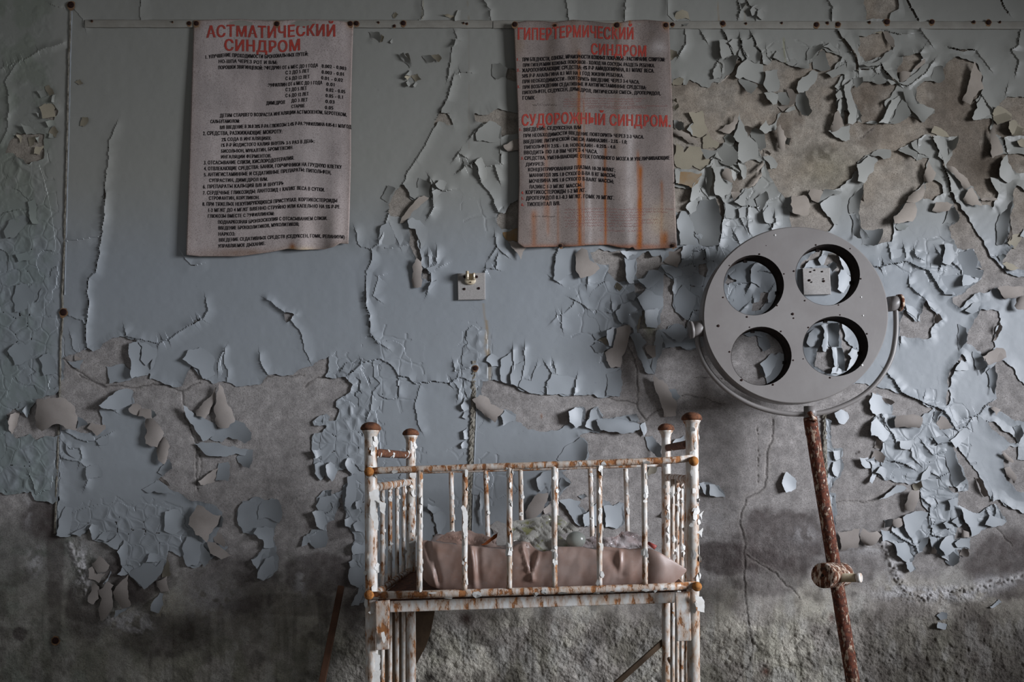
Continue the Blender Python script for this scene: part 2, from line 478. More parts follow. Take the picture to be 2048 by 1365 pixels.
OPS.append(('-', T('G', [(1620, 930), (1700, 880), (1770, 880), (1760, 1000), (1900, 1010), (1900, 1300), (1740, 1280), (1640, 1150)])))
OPS.append(('-', T('G', [(1160, 850), (1380, 1090), (1370, 1140), (1440, 1180), (1520, 1365), (1380, 1365)])))
OPS.append(('-', T('G', [(1250, 40), (1300, 110), (1250, 90), (1200, 190), (1150, 250), (1150, 450), (1100, 540), (1110, 440), (1140, 240), (1190, 130)])))
# between and beside the posters
OPS.append(('-', T('O', [(865, 930), (930, 945), (990, 1050), (930, 1040), (850, 1010), (835, 1020), (805, 1090), (830, 1000)])))
OPS.append(('-', T('O', [(1180, 945), (1300, 950), (1390, 900), (1640, 940), (1640, 1100), (1420, 1160), (1425, 1060), (1310, 1020), (1190, 1010)])))
OPS.append(('-', T('O', [(1480, 540), (1640, 550), (1640, 640), (1500, 640), (1465, 620)])))
OPS.append(('-', T('P', [(525, 315), (575, 350), (580, 430), (625, 465), (700, 420), (760, 440), (600, 570), (560, 640), (500, 610), (410, 605),
    (395, 580), (390, 500), (450, 380)])))
OPS.append(('-', T('P', [(590, 700), (640, 710), (665, 800), (690, 950), (690, 1080), (640, 970), (590, 860)])))
OPS.append(('-', T('P', [(690, 1080), (740, 1090), (770, 1130), (775, 1200), (695, 1170)])))
OPS.append(('-', T('P', [(1395, 580), (1440, 590), (1500, 490), (1680, 390), (1680, 720), (1430, 720), (1395, 690)])))
OPS.append(('-', T('E', [(460, 290), (590, 300), (590, 370), (700, 480), (780, 470), (770, 400), (750, 250), (720, 160), (500, 140), (400, 180)])))
OPS.append(('-', T('E', [(870, 240), (1000, 170), (1120, 200), (1130, 290), (1340, 120), (1330, 270), (1280, 330), (1200, 310), (1130, 290), (1100, 360),
    (1000, 360), (930, 460), (880, 450), (860, 400)])))
OPS.append(('-', T('E', [(850, 490), (900, 480), (980, 550), (900, 600), (860, 590)])))
OPS.append(('-', T('E', [(1510, 300), (1585, 280), (1595, 370), (1570, 430), (1510, 400)])))
OPS.append(('-', T('M', [(860, 120), (930, 118), (965, 135), (910, 180), (880, 205)])))
OPS.append(('-', T('S', [(775, 1020), (830, 1075), (830, 1120), (850, 1200), (870, 1310), (840, 1290), (815, 1140)])))
OPS.append(('-', T('S', [(-10, 640), (25, 650), (50, 715), (20, 780), (-10, 800)])))
OPS.append(('-', T('I', [(265, 730), (360, 700), (395, 760), (370, 840), (290, 810)])))
OPS.append(('-', T('I', [(110, 900), (300, 920), (300, 1080), (200, 1120), (90, 1050), (30, 1050)])))
# seen through the lamp bores
OPS.append(('-', T('W', [(150, 500), (200, 380), (360, 260), (580, 160), (480, 340), (370, 340), (300, 370), (240, 480)])))
OPS.append(('-', T('W', [(550, 290), (640, 230), (810, 200), (850, 330), (900, 430), (830, 560), (760, 520), (640, 440), (580, 430)])))
OPS.append(('-', T('X', [(430, 600), (560, 650), (580, 760), (620, 920), (560, 1010), (330, 910), (370, 700)])))
OPS.append(('-', T('X', [(660, 310), (710, 330), (740, 540), (820, 620), (850, 640), (970, 680), (960, 720), (850, 650), (790, 740), (840, 800),
    (770, 970), (740, 960), (740, 800), (710, 660)])))
OPS.append(('-', T('Y', [(550, 860), (590, 740), (720, 820), (620, 860)])))
OPS.append(('-', T('Y', [(1000, 970), (1095, 970), (1095, 1060), (1000, 1180), (890, 1200), (900, 1110), (980, 1080)])))

# cracks in the paint: (tile, width px, lifted mm, points)
CRACKS = [
    ('O', 2.2, 3, [(1000, 210), (1020, 260), (970, 340), (935, 600)]),
    ('O', 2.2, 3, [(985, 600), (930, 800), (880, 900), (830, 1020), (740, 1200), (650, 1365)]),
    ('O', 1.8, 2, [(985, 595), (1040, 570), (1120, 570)]),
    ('P', 2.2, 3, [(640, 90), (580, 180), (520, 310), (450, 440), (390, 590), (300, 860), (235, 900), (240, 1000), (190, 1100), (185, 1365)]),
    ('I', 2.0, 2.5, [(790, 850), (740, 960), (735, 1100), (715, 1250), (705, 1365)]),
    ('J', 2.4, 4, [(720, 20), (705, 200), (690, 310), (670, 460), (650, 560), (605, 600), (590, 690), (605, 760), (590, 900), (580, 930), (590, 1080), (630, 1105)]),
    ('J', 2.0, 2, [(470, 860), (560, 890), (580, 930)]),
    ('J', 1.6, 2, [(455, 350), (560, 335), (690, 315)]),
    ('J', 1.8, 1.5, [(480, 1000), (500, 1090), (550, 1130), (570, 1090)]),
    ('J', 1.8, 2, [(1250, 450), (1290, 500), (1300, 515), (1365, 508)]),
    ('J', 2.0, 3, [(1365, 880), (1280, 930), (1150, 1020), (1080, 1050), (960, 1020), (860, 1000), (850, 960)]),
    ('M', 2.0, 3, [(700, 0), (860, 120), (910, 180), (1010, 310), (1030, 450), (1080, 540)]),
    ('M', 2.0, 3, [(0, 230), (110, 180), (160, 90), (140, 0)]),
    ('M', 1.6, 2, [(1590, 0), (1630, 120), (1640, 320), (1730, 400)]),
    ('M', 1.6, 2, [(250, 640), (260, 540), (310, 450), (310, 590), (340, 640), (330, 740)]),
    ('M', 1.6, 3, [(630, 500), (650, 600), (690, 660)]),
    ('Q', 2.4, 4, [(0, 850), (100, 760), (270, 720), (350, 760), (410, 820), (430, 870), (530, 890), (590, 950), (780, 925), (900, 945), (980, 890), (1060, 910)]),
    ('Q', 1.6, 2, [(140, 0), (140, 240), (180, 320), (180, 480), (260, 580), (330, 620)]),
    ('Q', 1.6, 2, [(205, 760), (215, 880), (270, 945), (210, 1010), (190, 1140), (150, 1260)]),
    ('Q', 1.8, 2, [(630, 980), (585, 1130), (610, 1290), (640, 1365)]),
    ('Q', 1.6, 3, [(430, 870), (440, 1030)]),
    ('Q', 1.6, 3, [(940, 770), (955, 830), (1090, 800)]),
    ('Q', 1.6, 3, [(940, 930), (990, 1000), (980, 1060)]),
    ('Q', 1.8, 3, [(1480, 640), (1490, 780), (1465, 950)]), ('Q', 1.8, 3, [(1585, 620), (1590, 760), (1560, 900), (1530, 975)]),
    ('R', 1.6, 2, [(250, 370), (290, 330), (330, 320), (440, 220), (470, 150)]), ('R', 1.6, 3, [(440, 180), (490, 205), (555, 250)]),
    ('R', 1.4, 2, [(330, 320), (335, 430)]), ('R', 1.6, 3, [(195, 780), (240, 850), (280, 860), (265, 780)]), ('R', 2.0, 4, [(240, 860), (190, 970), (200, 1045)]),
    ('R', 1.6, 3, [(465, 900), (440, 1055)]), ('R', 1.6, 2, [(100, 790), (60, 920), (0, 900)]),
    ('P', 1.8, 3, [(1365, 800), (1380, 880), (1450, 950)]), ('P', 1.8, 3, [(1380, 880), (1320, 970)]),
    ('P', 2.2, 5, [(1050, 180), (1170, 110), (1215, 200), (1235, 300), (1330, 420), (1390, 570), (1440, 585)]),
    ('P', 2.0, 4, [(770, 270), (790, 340), (785, 400), (805, 520), (770, 580)]), ('P', 2.0, 4, [(785, 270), (820, 320), (850, 350), (890, 380), (940, 370)]),
    ('P', 1.8, 3, [(700, 1060), (770, 1110), (900, 1050)]), ('P', 1.6, 3, [(755, 960), (760, 1070), (830, 1030), (830, 920)]),
    ('P', 2.0, 4, [(775, 1120), (780, 1210), (750, 1290)]), ('P', 1.6, 3, [(1290, 155), (1420, 130), (1420, 40)]), ('P', 1.6, 3, [(1360, 140), (1395, 260)]),
    ('P', 1.6, 3, [(1000, 70), (1030, 30), (1080, 60)]), ('P', 1.4, 2, [(95, 740), (120, 860), (150, 890), (230, 905)]),
    ('P', 1.8, 2, [(340, 1140), (300, 1150), (270, 1260), (250, 1330), (300, 1365)]), ('P', 1.8, 3, [(1265, 1110), (1280, 1080), (1365, 1085), (1385, 960)]),
    ('P', 1.5, 2, [(400, 660), (440, 760), (495, 870)]), ('P', 1.5, 2, [(310, 885), (400, 900), (590, 860)]),
    ('O', 2.0, 4, [(1150, 1140), (1250, 1040), (1310, 1010)]), ('O', 1.6, 2, [(1410, 1250), (1415, 1330), (1425, 1365)]),
    ('A', 2.4, 4, [(150, 325), (155, 440), (90, 550)]), ('A', 3.2, 6, [(545, 330), (575, 410), (600, 470), (640, 560)]),
    ('A', 3.2, 6, [(710, 400), (720, 470), (770, 560)]), ('A', 3.4, 6, [(835, 370), (870, 470), (915, 520), (930, 600)]), ('A', 2.0, 3, [(970, 500), (980, 570), (1010, 600)]),
    ('A', 2.0, 3, [(320, 340), (350, 390)]), ('A', 4.5, 6, [(1700, 320), (1760, 420), (1820, 500)]), ('A', 2.0, 3, [(440, 690), (480, 620), (530, 650), (520, 720)]),
    ('B', 4.5, 6, [(0, 400), (60, 480), (120, 570), (140, 700)]), ('B', 2.6, 5, [(140, 710), (300, 690), (385, 640)]), ('B', 4.0, 6, [(375, 650), (430, 740), (550, 850)]),
    ('B', 2.2, 4, [(650, 860), (820, 740), (900, 620)]), ('B', 3.6, 4, [(1090, 485), (1160, 505), (1310, 505)]), ('B', 2.4, 3, [(1350, 530), (1420, 620), (1470, 690)]),
    ('B', 2.2, 3, [(780, 310), (820, 370), (875, 440)]), ('B', 4.5, 2, [(640, 0), (700, 110), (750, 200)]), ('B', 4.0, 2, [(1590, 0), (1630, 90), (1660, 130)]),
    ('B', 2.2, 3, [(1780, 320), (1760, 450), (1690, 500), (1770, 620), (1740, 720)]), ('B', 2.6, 5, [(1360, 930), (1420, 1010), (1490, 1100)]),
    ('B', 2.0, 4, [(450, 320), (560, 345), (640, 340)]), ('B', 1.8, 2, [(1650, 880), (1640, 920)]), ('B', 2.2, 4, [(610, 570), (720, 575), (790, 500)]),
    ('D', 4.0, 7, [(880, 240), (950, 390), (1000, 530), (1060, 700), (1075, 820)]), ('D', 3.0, 5, [(1560, 130), (1620, 300), (1640, 400)]),
    ('D', 2.4, 4, [(745, 300), (740, 380)]), ('C', 2.4, 4, [(470, 490), (540, 530), (600, 575), (690, 625)]), ('C', 2.6, 4, [(690, 980), (790, 970), (870, 985), (950, 950)]),
    ('C', 2.2, 4, [(790, 970), (780, 1060)]), ('C', 2.2, 4, [(940, 1000), (940, 1080), (970, 1120)]), ('C', 2.0, 3, [(545, 1105), (700, 1090), (720, 1020)]),
    ('C', 2.2, 4, [(1035, 1200), (1040, 1150), (1065, 1130), (1060, 1080)]), ('C', 1.6, 3, [(650, 1250), (690, 1330)]), ('C', 1.6, 3, [(780, 1130), (800, 1240)]),
    ('C', 1.8, 3, [(280, 860), (310, 800), (390, 900)]), ('C', 2.6, 5, [(520, 910), (545, 1000), (530, 1100), (515, 1250), (490, 1365)]),
    ('F', 2.4, 5, [(0, 320), (60, 330), (220, 290), (310, 265), (430, 320), (550, 365), (620, 470), (710, 610), (790, 610)]), ('F', 1.8, 3, [(305, 140), (320, 230), (310, 265)]),
    ('F', 1.8, 3, [(410, 170), (420, 220), (470, 245)]), ('F', 2.0, 4, [(650, 180), (690, 245), (665, 330)]), ('F', 1.6, 3, [(150, 130), (170, 250), (210, 290)]),
    ('F', 1.8, 4, [(800, 290), (885, 370), (890, 480)]), ('F', 1.8, 3, [(270, 1040), (265, 1080)]), ('F', 1.6, 3, [(350, 450), (355, 520), (450, 600)]),
    ('G', 2.6, 5, [(570, 210), (640, 280), (700, 390), (900, 480), (1095, 560), (1200, 720)]), ('G', 2.2, 4, [(1200, 720), (1290, 700), (1330, 640)]),
    ('G', 2.0, 4, [(895, 480), (905, 440)]), ('G', 2.0, 4, [(1430, 560), (1500, 490), (1390, 600), (1310, 620)]), ('G', 1.8, 3, [(980, 825), (1030, 860), (1160, 840), (1200, 790)]),
    ('G', 1.8, 4, [(1160, 830), (1130, 800)]), ('G', 2.2, 4, [(640, 1020), (700, 1030), (790, 1075)]), ('G', 1.8, 3, [(520, 580), (560, 680), (620, 760), (650, 830)]),
    ('G', 1.6, 3, [(900, 850), (990, 960), (1090, 930)]), ('G', 1.8, 3, [(990, 1130), (1050, 1160), (1110, 1130)]), ('G', 1.6, 3, [(790, 910), (800, 980), (850, 1030)]),
    ('H', 1.8, 4, [(630, 150), (700, 200), (690, 290)]), ('H', 1.8, 4, [(700, 290), (710, 400), (760, 410)]), ('H', 1.8, 4, [(440, 370), (520, 430), (600, 470)]),
    ('H', 1.8, 4, [(560, 330), (575, 420), (610, 500)]), ('H', 1.8, 4, [(1070, 240), (1110, 300), (1130, 250), (1110, 160)]), ('H', 1.6, 3, [(1200, 200), (1240, 240), (1316, 270)]),
    ('E', 2.2, 5, [(40, 330), (50, 240), (80, 140)]), ('E', 2.0, 4, [(35, 450), (70, 475)]), ('E', 1.6, 3, [(380, 450), (375, 490)]), ('E', 2.0, 4, [(1460, 165), (1560, 150)]),
    ('E', 1.6, 3, [(1380, 310), (1440, 290), (1470, 340), (1460, 280)]), ('E', 2.0, 4, [(1400, 865), (1440, 770), (1485, 765)]), ('E', 1.6, 3, [(620, 700), (640, 800), (600, 790)]),
    ('Y', 2.6, 6, [(950, 590), (900, 640), (870, 700), (885, 830), (850, 900)]), ('Y', 2.0, 4, [(750, 860), (870, 850)]), ('Y', 2.0, 4, [(740, 1200), (800, 1140)]), ('Y', 1.8, 4, [(920, 1110), (910, 1060)]),
    ('Y', 2.0, 4, [(1100, 970), (1130, 920)]), ('Y', 1.8, 3, [(940, 710), (1050, 700), (1140, 720)]), ('Y', 2.0, 4, [(740, 40), (780, 120)]), ('Y', 2.2, 5, [(1140, 180), (1145, 110), (1180, 90)]),
    ('I', 1.8, 1.5, [(0, 470), (130, 420), (260, 350), (430, 295)]), ('I', 1.8, 2, [(95, 450), (30, 560), (55, 650), (60, 750), (40, 900), (0, 980)]), ('I', 1.8, 1.5, [(510, 70), (560, 130), (575, 180)]),
    ('I', 1.5, 1.5, [(350, 30), (410, 50)]), ('I', 1.8, 1.5, [(960, 0), (950, 70), (960, 135)]), ('Z', 1.8, 1.5, [(1131, 0), (1135, 30), (1137, 42)]), ('Z', 1.6, 1.5, [(1251, 0), (1248, 40)]),
    ('Z', 1.6, 1.5, [(1334, 0), (1334, 30), (1344, 40)]), ('Z', 2.0, 2, [(966, 0), (980, 20), (982, 42)]), ('Z', 1.6, 1.5, [(844, 0), (846, 30), (835, 42)]),
    ('A', 2.6, 4, [(690, 30), (710, 100), (695, 150)]), ('A', 2.6, 5, [(780, 20), (800, 60), (880, 100), (870, 160)]), ('A', 2.0, 3, [(1605, 15), (1640, 70), (1635, 180)]),
    ('K', 1.6, 3, [(570, 500), (640, 540), (720, 580), (840, 590), (960, 520)]), ('K', 1.6, 3, [(580, 620), (620, 660), (700, 650), (720, 730), (700, 770), (560, 740)]),
    ('K', 1.6, 3, [(700, 765), (760, 820), (770, 930), (750, 980)]), ('K', 1.8, 3, [(880, 290), (960, 290), (990, 310)]), ('K', 1.6, 3, [(255, 880), (290, 960), (300, 1010)]),
]
# plates of curled alligator cracking: (cx, cy, rx, ry, cell px, strength)
SCALES = [(250, 1080, 150, 75, 26, 1.0), (700, 960, 70, 260, 24, 0.8), (50, 700, 75, 420, 30, 0.9), (1650, 880, 20, 240, 22, 0.6),
          (1470, 400, 140, 110, 30, 0.4), (1850, 900, 110, 120, 34, 0.7), (1900, 520, 160, 70, 32, 0.35), (1220, 620, 130, 160, 48, 0.35),
          (1400, 560, 70, 110, 26, 0.7), (780, 740, 90, 120, 40, 0.4), (950, 720, 40, 160, 28, 0.5), (880, 960, 220, 90, 38, 0.4),
          (1880, 1050, 120, 90, 26, 0.8), (1780, 300, 120, 100, 40, 0.4), (960, 430, 90, 60, 44, 0.3), (1640, 130, 200, 60, 44, 0.5)]
PLASTER_CRACKS = [
    ('V', 2.6, [(430, 0), (430, 100), (400, 170), (400, 300), (380, 360), (290, 410), (270, 470), (265, 560), (290, 650), (285, 720), (290, 950), (310, 1100), (325, 1200), (310, 1270), (230, 1365)]),
    ('V', 2.0, [(290, 700), (400, 770), (450, 800), (520, 870), (570, 935)]), ('V', 1.2, [(350, 40), (352, 330)]),
    ('R', 2.4, [(740, 1065), (900, 1100), (1015, 1130), (1040, 1200), (1100, 1280)]), ('R', 2.4, [(940, 600), (1000, 720), (1015, 860), (1020, 1120)]), ('R', 2.0, [(1105, 1275), (1160, 1220), (1250, 1175)]),
    ('R', 2.0, [(1420, 1060), (1500, 1050), (1620, 1070), (1700, 1110), (1820, 1130)]), ('R', 1.6, [(1550, 895), (1690, 890), (1820, 910)]),
    ('J', 2.4, [(430, 1150), (520, 1230), (620, 1300), (720, 1345)]), ('K', 2.6, [(700, 0), (800, 50), (920, 110), (1100, 105), (1230, 110), (1340, 80), (1480, 90), (1600, 140), (1760, 70)]),
    ('M', 2.4, [(420, 790), (520, 770), (640, 760), (700, 700), (790, 680), (860, 695), (1040, 690)]), ('M', 2.0, [(1045, 795), (1090, 750), (1145, 705), (1240, 710), (1300, 720), (1420, 690), (1500, 640)]),
    ('K', 2.2, [(1605, 150), (1615, 300)]), ('K', 2.0, [(1620, 330), (1680, 480), (1740, 640), (1740, 1030)]), ('N', 1.4, [(170, 0), (185, 120), (160, 240)]),
    ('G', 3.0, [(440, 1365), (600, 1270), (760, 1130), (900, 1070)]), ('H', 1.8, [(40, 180), (250, 185), (330, 165), (470, 60)]), ('H', 1.8, [(1125, 345), (1180, 400), (1240, 470)]),
    ('D', 1.6, [(160, 290), (300, 180)]), ('H', 1.4, [(930, 830), (930, 1100), (950, 1190)]), ('Z', 1.4, [(1056, 1240), (1055, 1300)]), ('Z', 1.4, [(1208, 1240), (1230, 1300), (1220, 1340)]),
]
# loose flakes: (tile, material, direction of the lifted edge in degrees, lift in mm, outline); capital letter = rolled over
FLAKES = [
 # left column and upper left
 ('I','c',0,5,[(305,590),(330,580),(370,640),(335,655)]), ('I','b',180,5,[(360,650),(385,640),(370,700),(350,695)]),
 ('I','c',200,7,[(265,730),(300,710),(410,705),(370,750),(380,800),(290,810)]), ('I','b',180,5,[(245,765),(270,775),(270,805)]),
 ('I','c',0,5,[(330,910),(370,860),(400,900),(380,940)]), ('I','c',200,5,[(110,920),(150,930),(140,980)]), ('I','c',0,5,[(190,940),(240,930),(230,990),(200,1000)]),
 ('I','c',200,5,[(240,1000),(310,990),(270,1060),(230,1050)]), ('I','b',180,5,[(240,940),(270,930),(265,980)]), ('I','b',180,4,[(335,905),(385,940),(330,940)]),
 ('I','b',180,5,[(310,830),(370,820),(385,850),(330,870)]), ('I','b',200,5,[(140,840),(190,860),(250,920),(180,920)]), ('I','b',180,4,[(250,620),(300,610),(320,660),(280,670)]),
 ('I','c',30,4,[(510,560),(545,540),(568,570),(540,580)]), ('I','c',0,4,[(545,860),(560,800),(600,800),(605,825),(575,865)]),
 ('J','b',200,5,[(25,280),(60,210),(160,170),(200,210),(150,270),(90,330),(40,330)]), ('J','b',200,6,[(105,440),(270,400),(240,460),(130,495)]),
 ('J','b',180,5,[(85,740),(110,650),(180,640),(230,710),(200,800),(100,835)]), ('J','b',200,5,[(190,80),(240,60),(265,230),(220,230),(195,160)]),
 ('J','b',180,5,[(265,1150),(330,1110),(375,1160),(370,1260),(300,1270)]), ('J','b',200,4,[(250,770),(285,670),(300,690),(265,760)]), ('J','b',180,5,[(50,1100),(100,1050),(200,1060),(230,1150),(100,1200)]),
 ('J','b',180,11,[(880,1050),(935,1040),(965,1080),(960,1160),(1000,1200),(1030,1240),(1010,1265),(900,1290),(895,1200),(880,1140)]),
 ('J','b',190,4,[(1030,1230),(1060,1110),(1000,1200),(960,1160),(970,1070),(940,1035),(1080,1050),(1060,1160)]),
 ('M','b',205,11,[(-70,540),(-20,460),(90,430),(180,480),(240,560),(230,680),(120,720),(95,680),(85,640),(0,590)]),
 ('J','b',270,6,[(725,1205),(850,1190),(895,1230),(890,1300),(745,1325)]), ('J','b',300,4,[(460,1170),(570,1155),(545,1230)]), ('J','g',270,3,[(510,1130),(570,1155),(510,1165)]),
 # left rolls
 ('K','G',20,20,[(330,215),(460,205),(530,195),(660,290),(685,370),(670,490),(520,435),(440,460),(370,500),(310,440),(305,370)]),
 ('K','g',160,12,[(75,480),(90,350),(180,330),(150,440),(110,530)]), ('K','b',180,7,[(195,320),(240,265),(265,320),(240,380)]),
 ('K','G',270,6,[(765,470),(810,420),(925,440),(930,480),(850,540)]), ('K','b',0,6,[(680,360),(760,410),(775,440),(675,475)]),
 ('K','b',170,12,[(870,270),(960,190),(1085,125),(1170,140),(1185,250),(1140,270),(1000,310),(890,290)]),
 ('K','G',280,10,[(1130,300),(1170,255),(1240,270),(1245,290),(1215,365),(1140,330)]), ('K','G',280,13,[(1230,285),(1330,305),(1340,385),(1290,385),(1215,365)]),
 ('K','d',0,6,[(1330,305),(1380,355),(1340,385),(1318,345)]), ('K','G',340,15,[(1285,390),(1340,385),(1445,520),(1385,640),(1320,625),(1280,605)]),
 ('K','G',340,13,[(1385,640),(1440,545),(1495,630),(1480,660),(1445,790),(1390,750)]), ('K','b',330,9,[(1445,790),(1490,740),(1515,830),(1440,890),(1390,860)]),
 ('K','g',45,6,[(1390,915),(1420,900),(1500,980),(1440,965)]), ('K','b',300,14,[(1390,920),(1460,970),(1545,1045),(1540,1060),(1300,1040),(1250,1010)]),
 ('K','b',190,4,[(580,620),(700,620),(720,700),(700,760),(590,680)]), ('K','b',190,4,[(755,820),(860,790),(900,900),(770,930)]), ('K','b',190,4,[(840,580),(960,530),(945,610),(870,620)]),
 ('M','G',20,17,[(240,880),(265,760),(300,800),(410,1090),(405,1115),(365,1135),(355,1160),(280,1170),(230,1130),(215,1000)]),
 ('M','G',330,13,[(45,1010),(160,900),(240,790),(235,880),(190,980),(140,1085),(60,1060)]),
 ('M','b',200,12,[(-60,960),(60,1060),(140,1085),(230,1130),(250,1180),(180,1260),(120,1290),(0,1120),(-40,1050)]),
 ('M','b',330,13,[(250,1180),(400,1090),(500,1130),(560,1210),(560,1270),(500,1310),(350,1250),(290,1300),(180,1265),(225,1200)]),
 ('M','b',250,9,[(35,1310),(180,1300),(330,1330),(400,1330),(540,1365),(500,1420),(420,1400),(300,1430),(130,1400)]), ('N','b',320,9,[(390,45),(440,0),(488,0),(486,60),(465,112),(400,75)]),
 ('N','b',330,10,[(285,80),(340,70),(352,90),(345,185),(265,180)]), ('N','g',135,7,[(165,185),(285,105),(262,190),(180,208)]),
 ('N','G',135,15,[(107,440),(160,325),(300,385),(260,460),(215,545),(150,500)]), ('N','b',0,9,[(300,385),(312,400),(305,455),(265,455)]), ('N','g',330,7,[(250,490),(270,465),(325,540),(322,575),(265,545)]),
 ('N','G',300,10,[(220,540),(265,545),(365,625),(300,645),(235,610)]), ('N','b',200,7,[(70,580),(100,510),(150,520),(190,550),(160,680),(100,685),(80,640)]), ('N','b',0,7,[(165,650),(190,550),(240,640),(200,690)]),
 ('N','b',0,9,[(515,370),(540,300),(630,290),(660,370),(640,430),(560,400),(515,410)]), ('N','b',200,5,[(400,440),(400,345),(430,310),(500,300),(520,400),(480,480),(430,490)]), ('N','b',200,9,[(490,490),(510,455),(610,460),(615,570),(550,575),(545,530)]),
 ('N','b',190,10,[(475,645),(550,575),(575,570),(510,700)]), ('N','b',190,10,[(510,755),(520,710),(560,640),(630,610),(630,710),(550,770)]),
 ('N','b',200,10,[(835,365),(900,360),(935,400),(905,475),(860,450)]), ('N','b',330,9,[(815,545),(810,500),(830,470),(870,465),(920,480),(930,520),(915,570),(850,580)]), ('N','b',200,6,[(772,570),(790,505),(810,505),(805,560)]),
 ('N','b',200,5,[(855,330),(880,280),(940,260),(950,300),(920,350),(870,355)]), ('N','b',0,7,[(915,240),(950,235),(945,270),(925,270)]),
 ('N','b',190,7,[(1068,570),(1090,545),(1140,560),(1140,610),(1075,620)]), ('N','b',190,7,[(1048,660),(1080,640),(1100,700),(1060,690)]), ('N','b',190,7,[(1045,740),(1060,690),(1140,700),(1140,790),(1110,812),(1060,790)]),
 ('N','b',180,8,[(1062,918),(1110,820),(1140,830),(1110,915)]), ('N','b',190,7,[(1025,330),(1040,160),(1100,140),(1090,290),(1060,370)]), ('N','b',190,7,[(1030,450),(1025,410),(1060,390),(1085,430),(1060,460)]),
 ('N','b',190,8,[(850,140),(850,85),(900,75),(915,100),(910,150),(885,182)]), ('N','b',190,8,[(915,90),(940,70),(985,90),(970,160),(950,188),(920,140)]), ('N','b',190,7,[(1030,95),(1040,50),(1090,60),(1095,130),(1070,150)]),
 ('N','b',200,8,[(833,0),(890,0),(900,30),(855,55)]),
 # lower left curls
 ('L','G',20,12,[(685,480),(740,420),(820,490),(790,540),(730,550)]), ('L','g',160,9,[(660,520),(690,500),(720,560),(790,550),(740,625),(700,600),(660,590)]),
 ('L','G',330,12,[(655,730),(700,620),(740,650),(740,740),(700,785),(655,760)]), ('L','G',10,15,[(735,680),(800,610),(850,640),(830,670),(840,720),(845,800),(770,910),(752,905),(735,830),(760,740)]),
 ('L','G',30,15,[(845,690),(880,640),(960,560),(960,740),(980,790),(915,815),(860,750)]), ('L','b',200,9,[(860,830),(950,810),(975,800),(880,870),(855,885)]), ('L','b',180,9,[(770,630),(830,530),(835,550),(790,640)]),
 ('L','G',10,11,[(1170,610),(1250,570),(1275,690),(1200,690),(1172,650)]), ('L','b',180,9,[(1125,830),(1150,750),(1195,695),(1225,705),(1220,790),(1190,850),(1150,840)]), ('L','c',0,6,[(1215,540),(1250,430),(1280,560),(1250,580),(1212,582)]), ('L','c',0,6,[(1185,855),(1222,795),(1200,880)]),
 ('L','b',200,7,[(425,270),(440,200),(490,50),(550,70),(540,160),(530,270)]), ('L','b',200,7,[(535,255),(600,220),(660,180),(640,240),(600,278)]), ('L','b',220,7,[(780,325),(870,260),(920,300),(880,375)]), ('L','b',220,6,[(720,300),(770,240),(830,230),(790,320)]),
 ('L','b',180,9,[(875,390),(930,300),(960,320),(965,480),(905,490)]), ('L','b',290,10,[(960,555),(1000,520),(1080,470),(1170,500),(1250,430),(1170,600),(1080,672)]), ('L','b',190,6,[(665,215),(690,180),(740,190),(735,300),(690,300)]),
 ('L','b',190,7,[(1225,230),(1235,90),(1330,70),(1380,130),(1350,230),(1300,260)]), ('L','b',190,7,[(875,560),(920,500),(960,500),(960,555),(905,570)]), ('L','b',190,6,[(1090,470),(1120,400),(1200,420),(1190,470)]),
 # between the posters
 ('O','c',0,4,[(310,295),(330,220),(355,240),(340,290)]), ('O','b',0,9,[(215,200),(310,200),(312,300),(240,250)]), ('O','b',45,10,[(500,400),(530,385),(605,510),(590,530)]), ('O','b',45,9,[(545,400),(575,390),(610,490),(600,500)]),
 ('O','b',180,9,[(550,590),(590,545),(620,560),(600,600)]), ('O','c',0,6,[(600,600),(660,580),(695,630),(640,655)]), ('O','c',180,7,[(540,610),(560,590),(600,600),(570,640)]), ('O','b',200,7,[(555,660),(575,640),(600,670),(580,700)]), ('O','b',200,7,[(620,690),(645,655),(665,670),(640,705)]),
 ('O','c',0,4,[(780,415),(850,400),(880,440),(850,475),(830,460)]), ('O','b',0,9,[(700,420),(780,410),(830,455),(760,480)]), ('O','c',0,5,[(430,50),(460,15),(485,40),(450,80)]), ('O','c',90,6,[(880,40),(990,50),(990,70),(920,60)]),
 ('O','b',180,6,[(1000,100),(1000,60),(1030,0),(1060,0),(1050,100)]), ('O','b',180,6,[(990,330),(1005,255),(1060,280),(1020,310)]), ('O','b',180,4,[(410,290),(430,260),(440,300),(420,305)]),
 ('O','G',90,15,[(1440,1235),(1500,1200),(1600,1170),(1640,1170),(1640,1260),(1480,1290)]), ('O','b',0,15,[(1340,490),(1410,480),(1480,530),(1460,610),(1390,635),(1340,600)]),
 ('O','b',150,8,[(1190,1120),(1250,1060),(1310,1010),(1420,1060),(1430,1180),(1300,1200),(1200,1190)]), ('O','b',180,6,[(875,935),(930,810),(1000,840),(960,940)]),
 ('P','G',45,11,[(497,670),(560,560),(640,460),(720,415),(765,435),(690,500),(610,570),(540,660)]), ('P','b',180,12,[(570,640),(610,615),(680,640),(760,720),(740,800),(690,900),(665,800),(640,720),(580,705)]),
 ('P','b',0,10,[(670,255),(740,280),(780,320),(775,430),(700,420),(650,420)]), ('P','b',180,7,[(790,380),(860,350),(890,380),(830,460),(800,520)]), ('P','b',180,7,[(820,310),(860,270),(930,300),(900,370),(850,350)]), ('P','b',150,4,[(305,800),(330,690),(390,660),(450,760),(495,870),(340,890),(300,860)]),
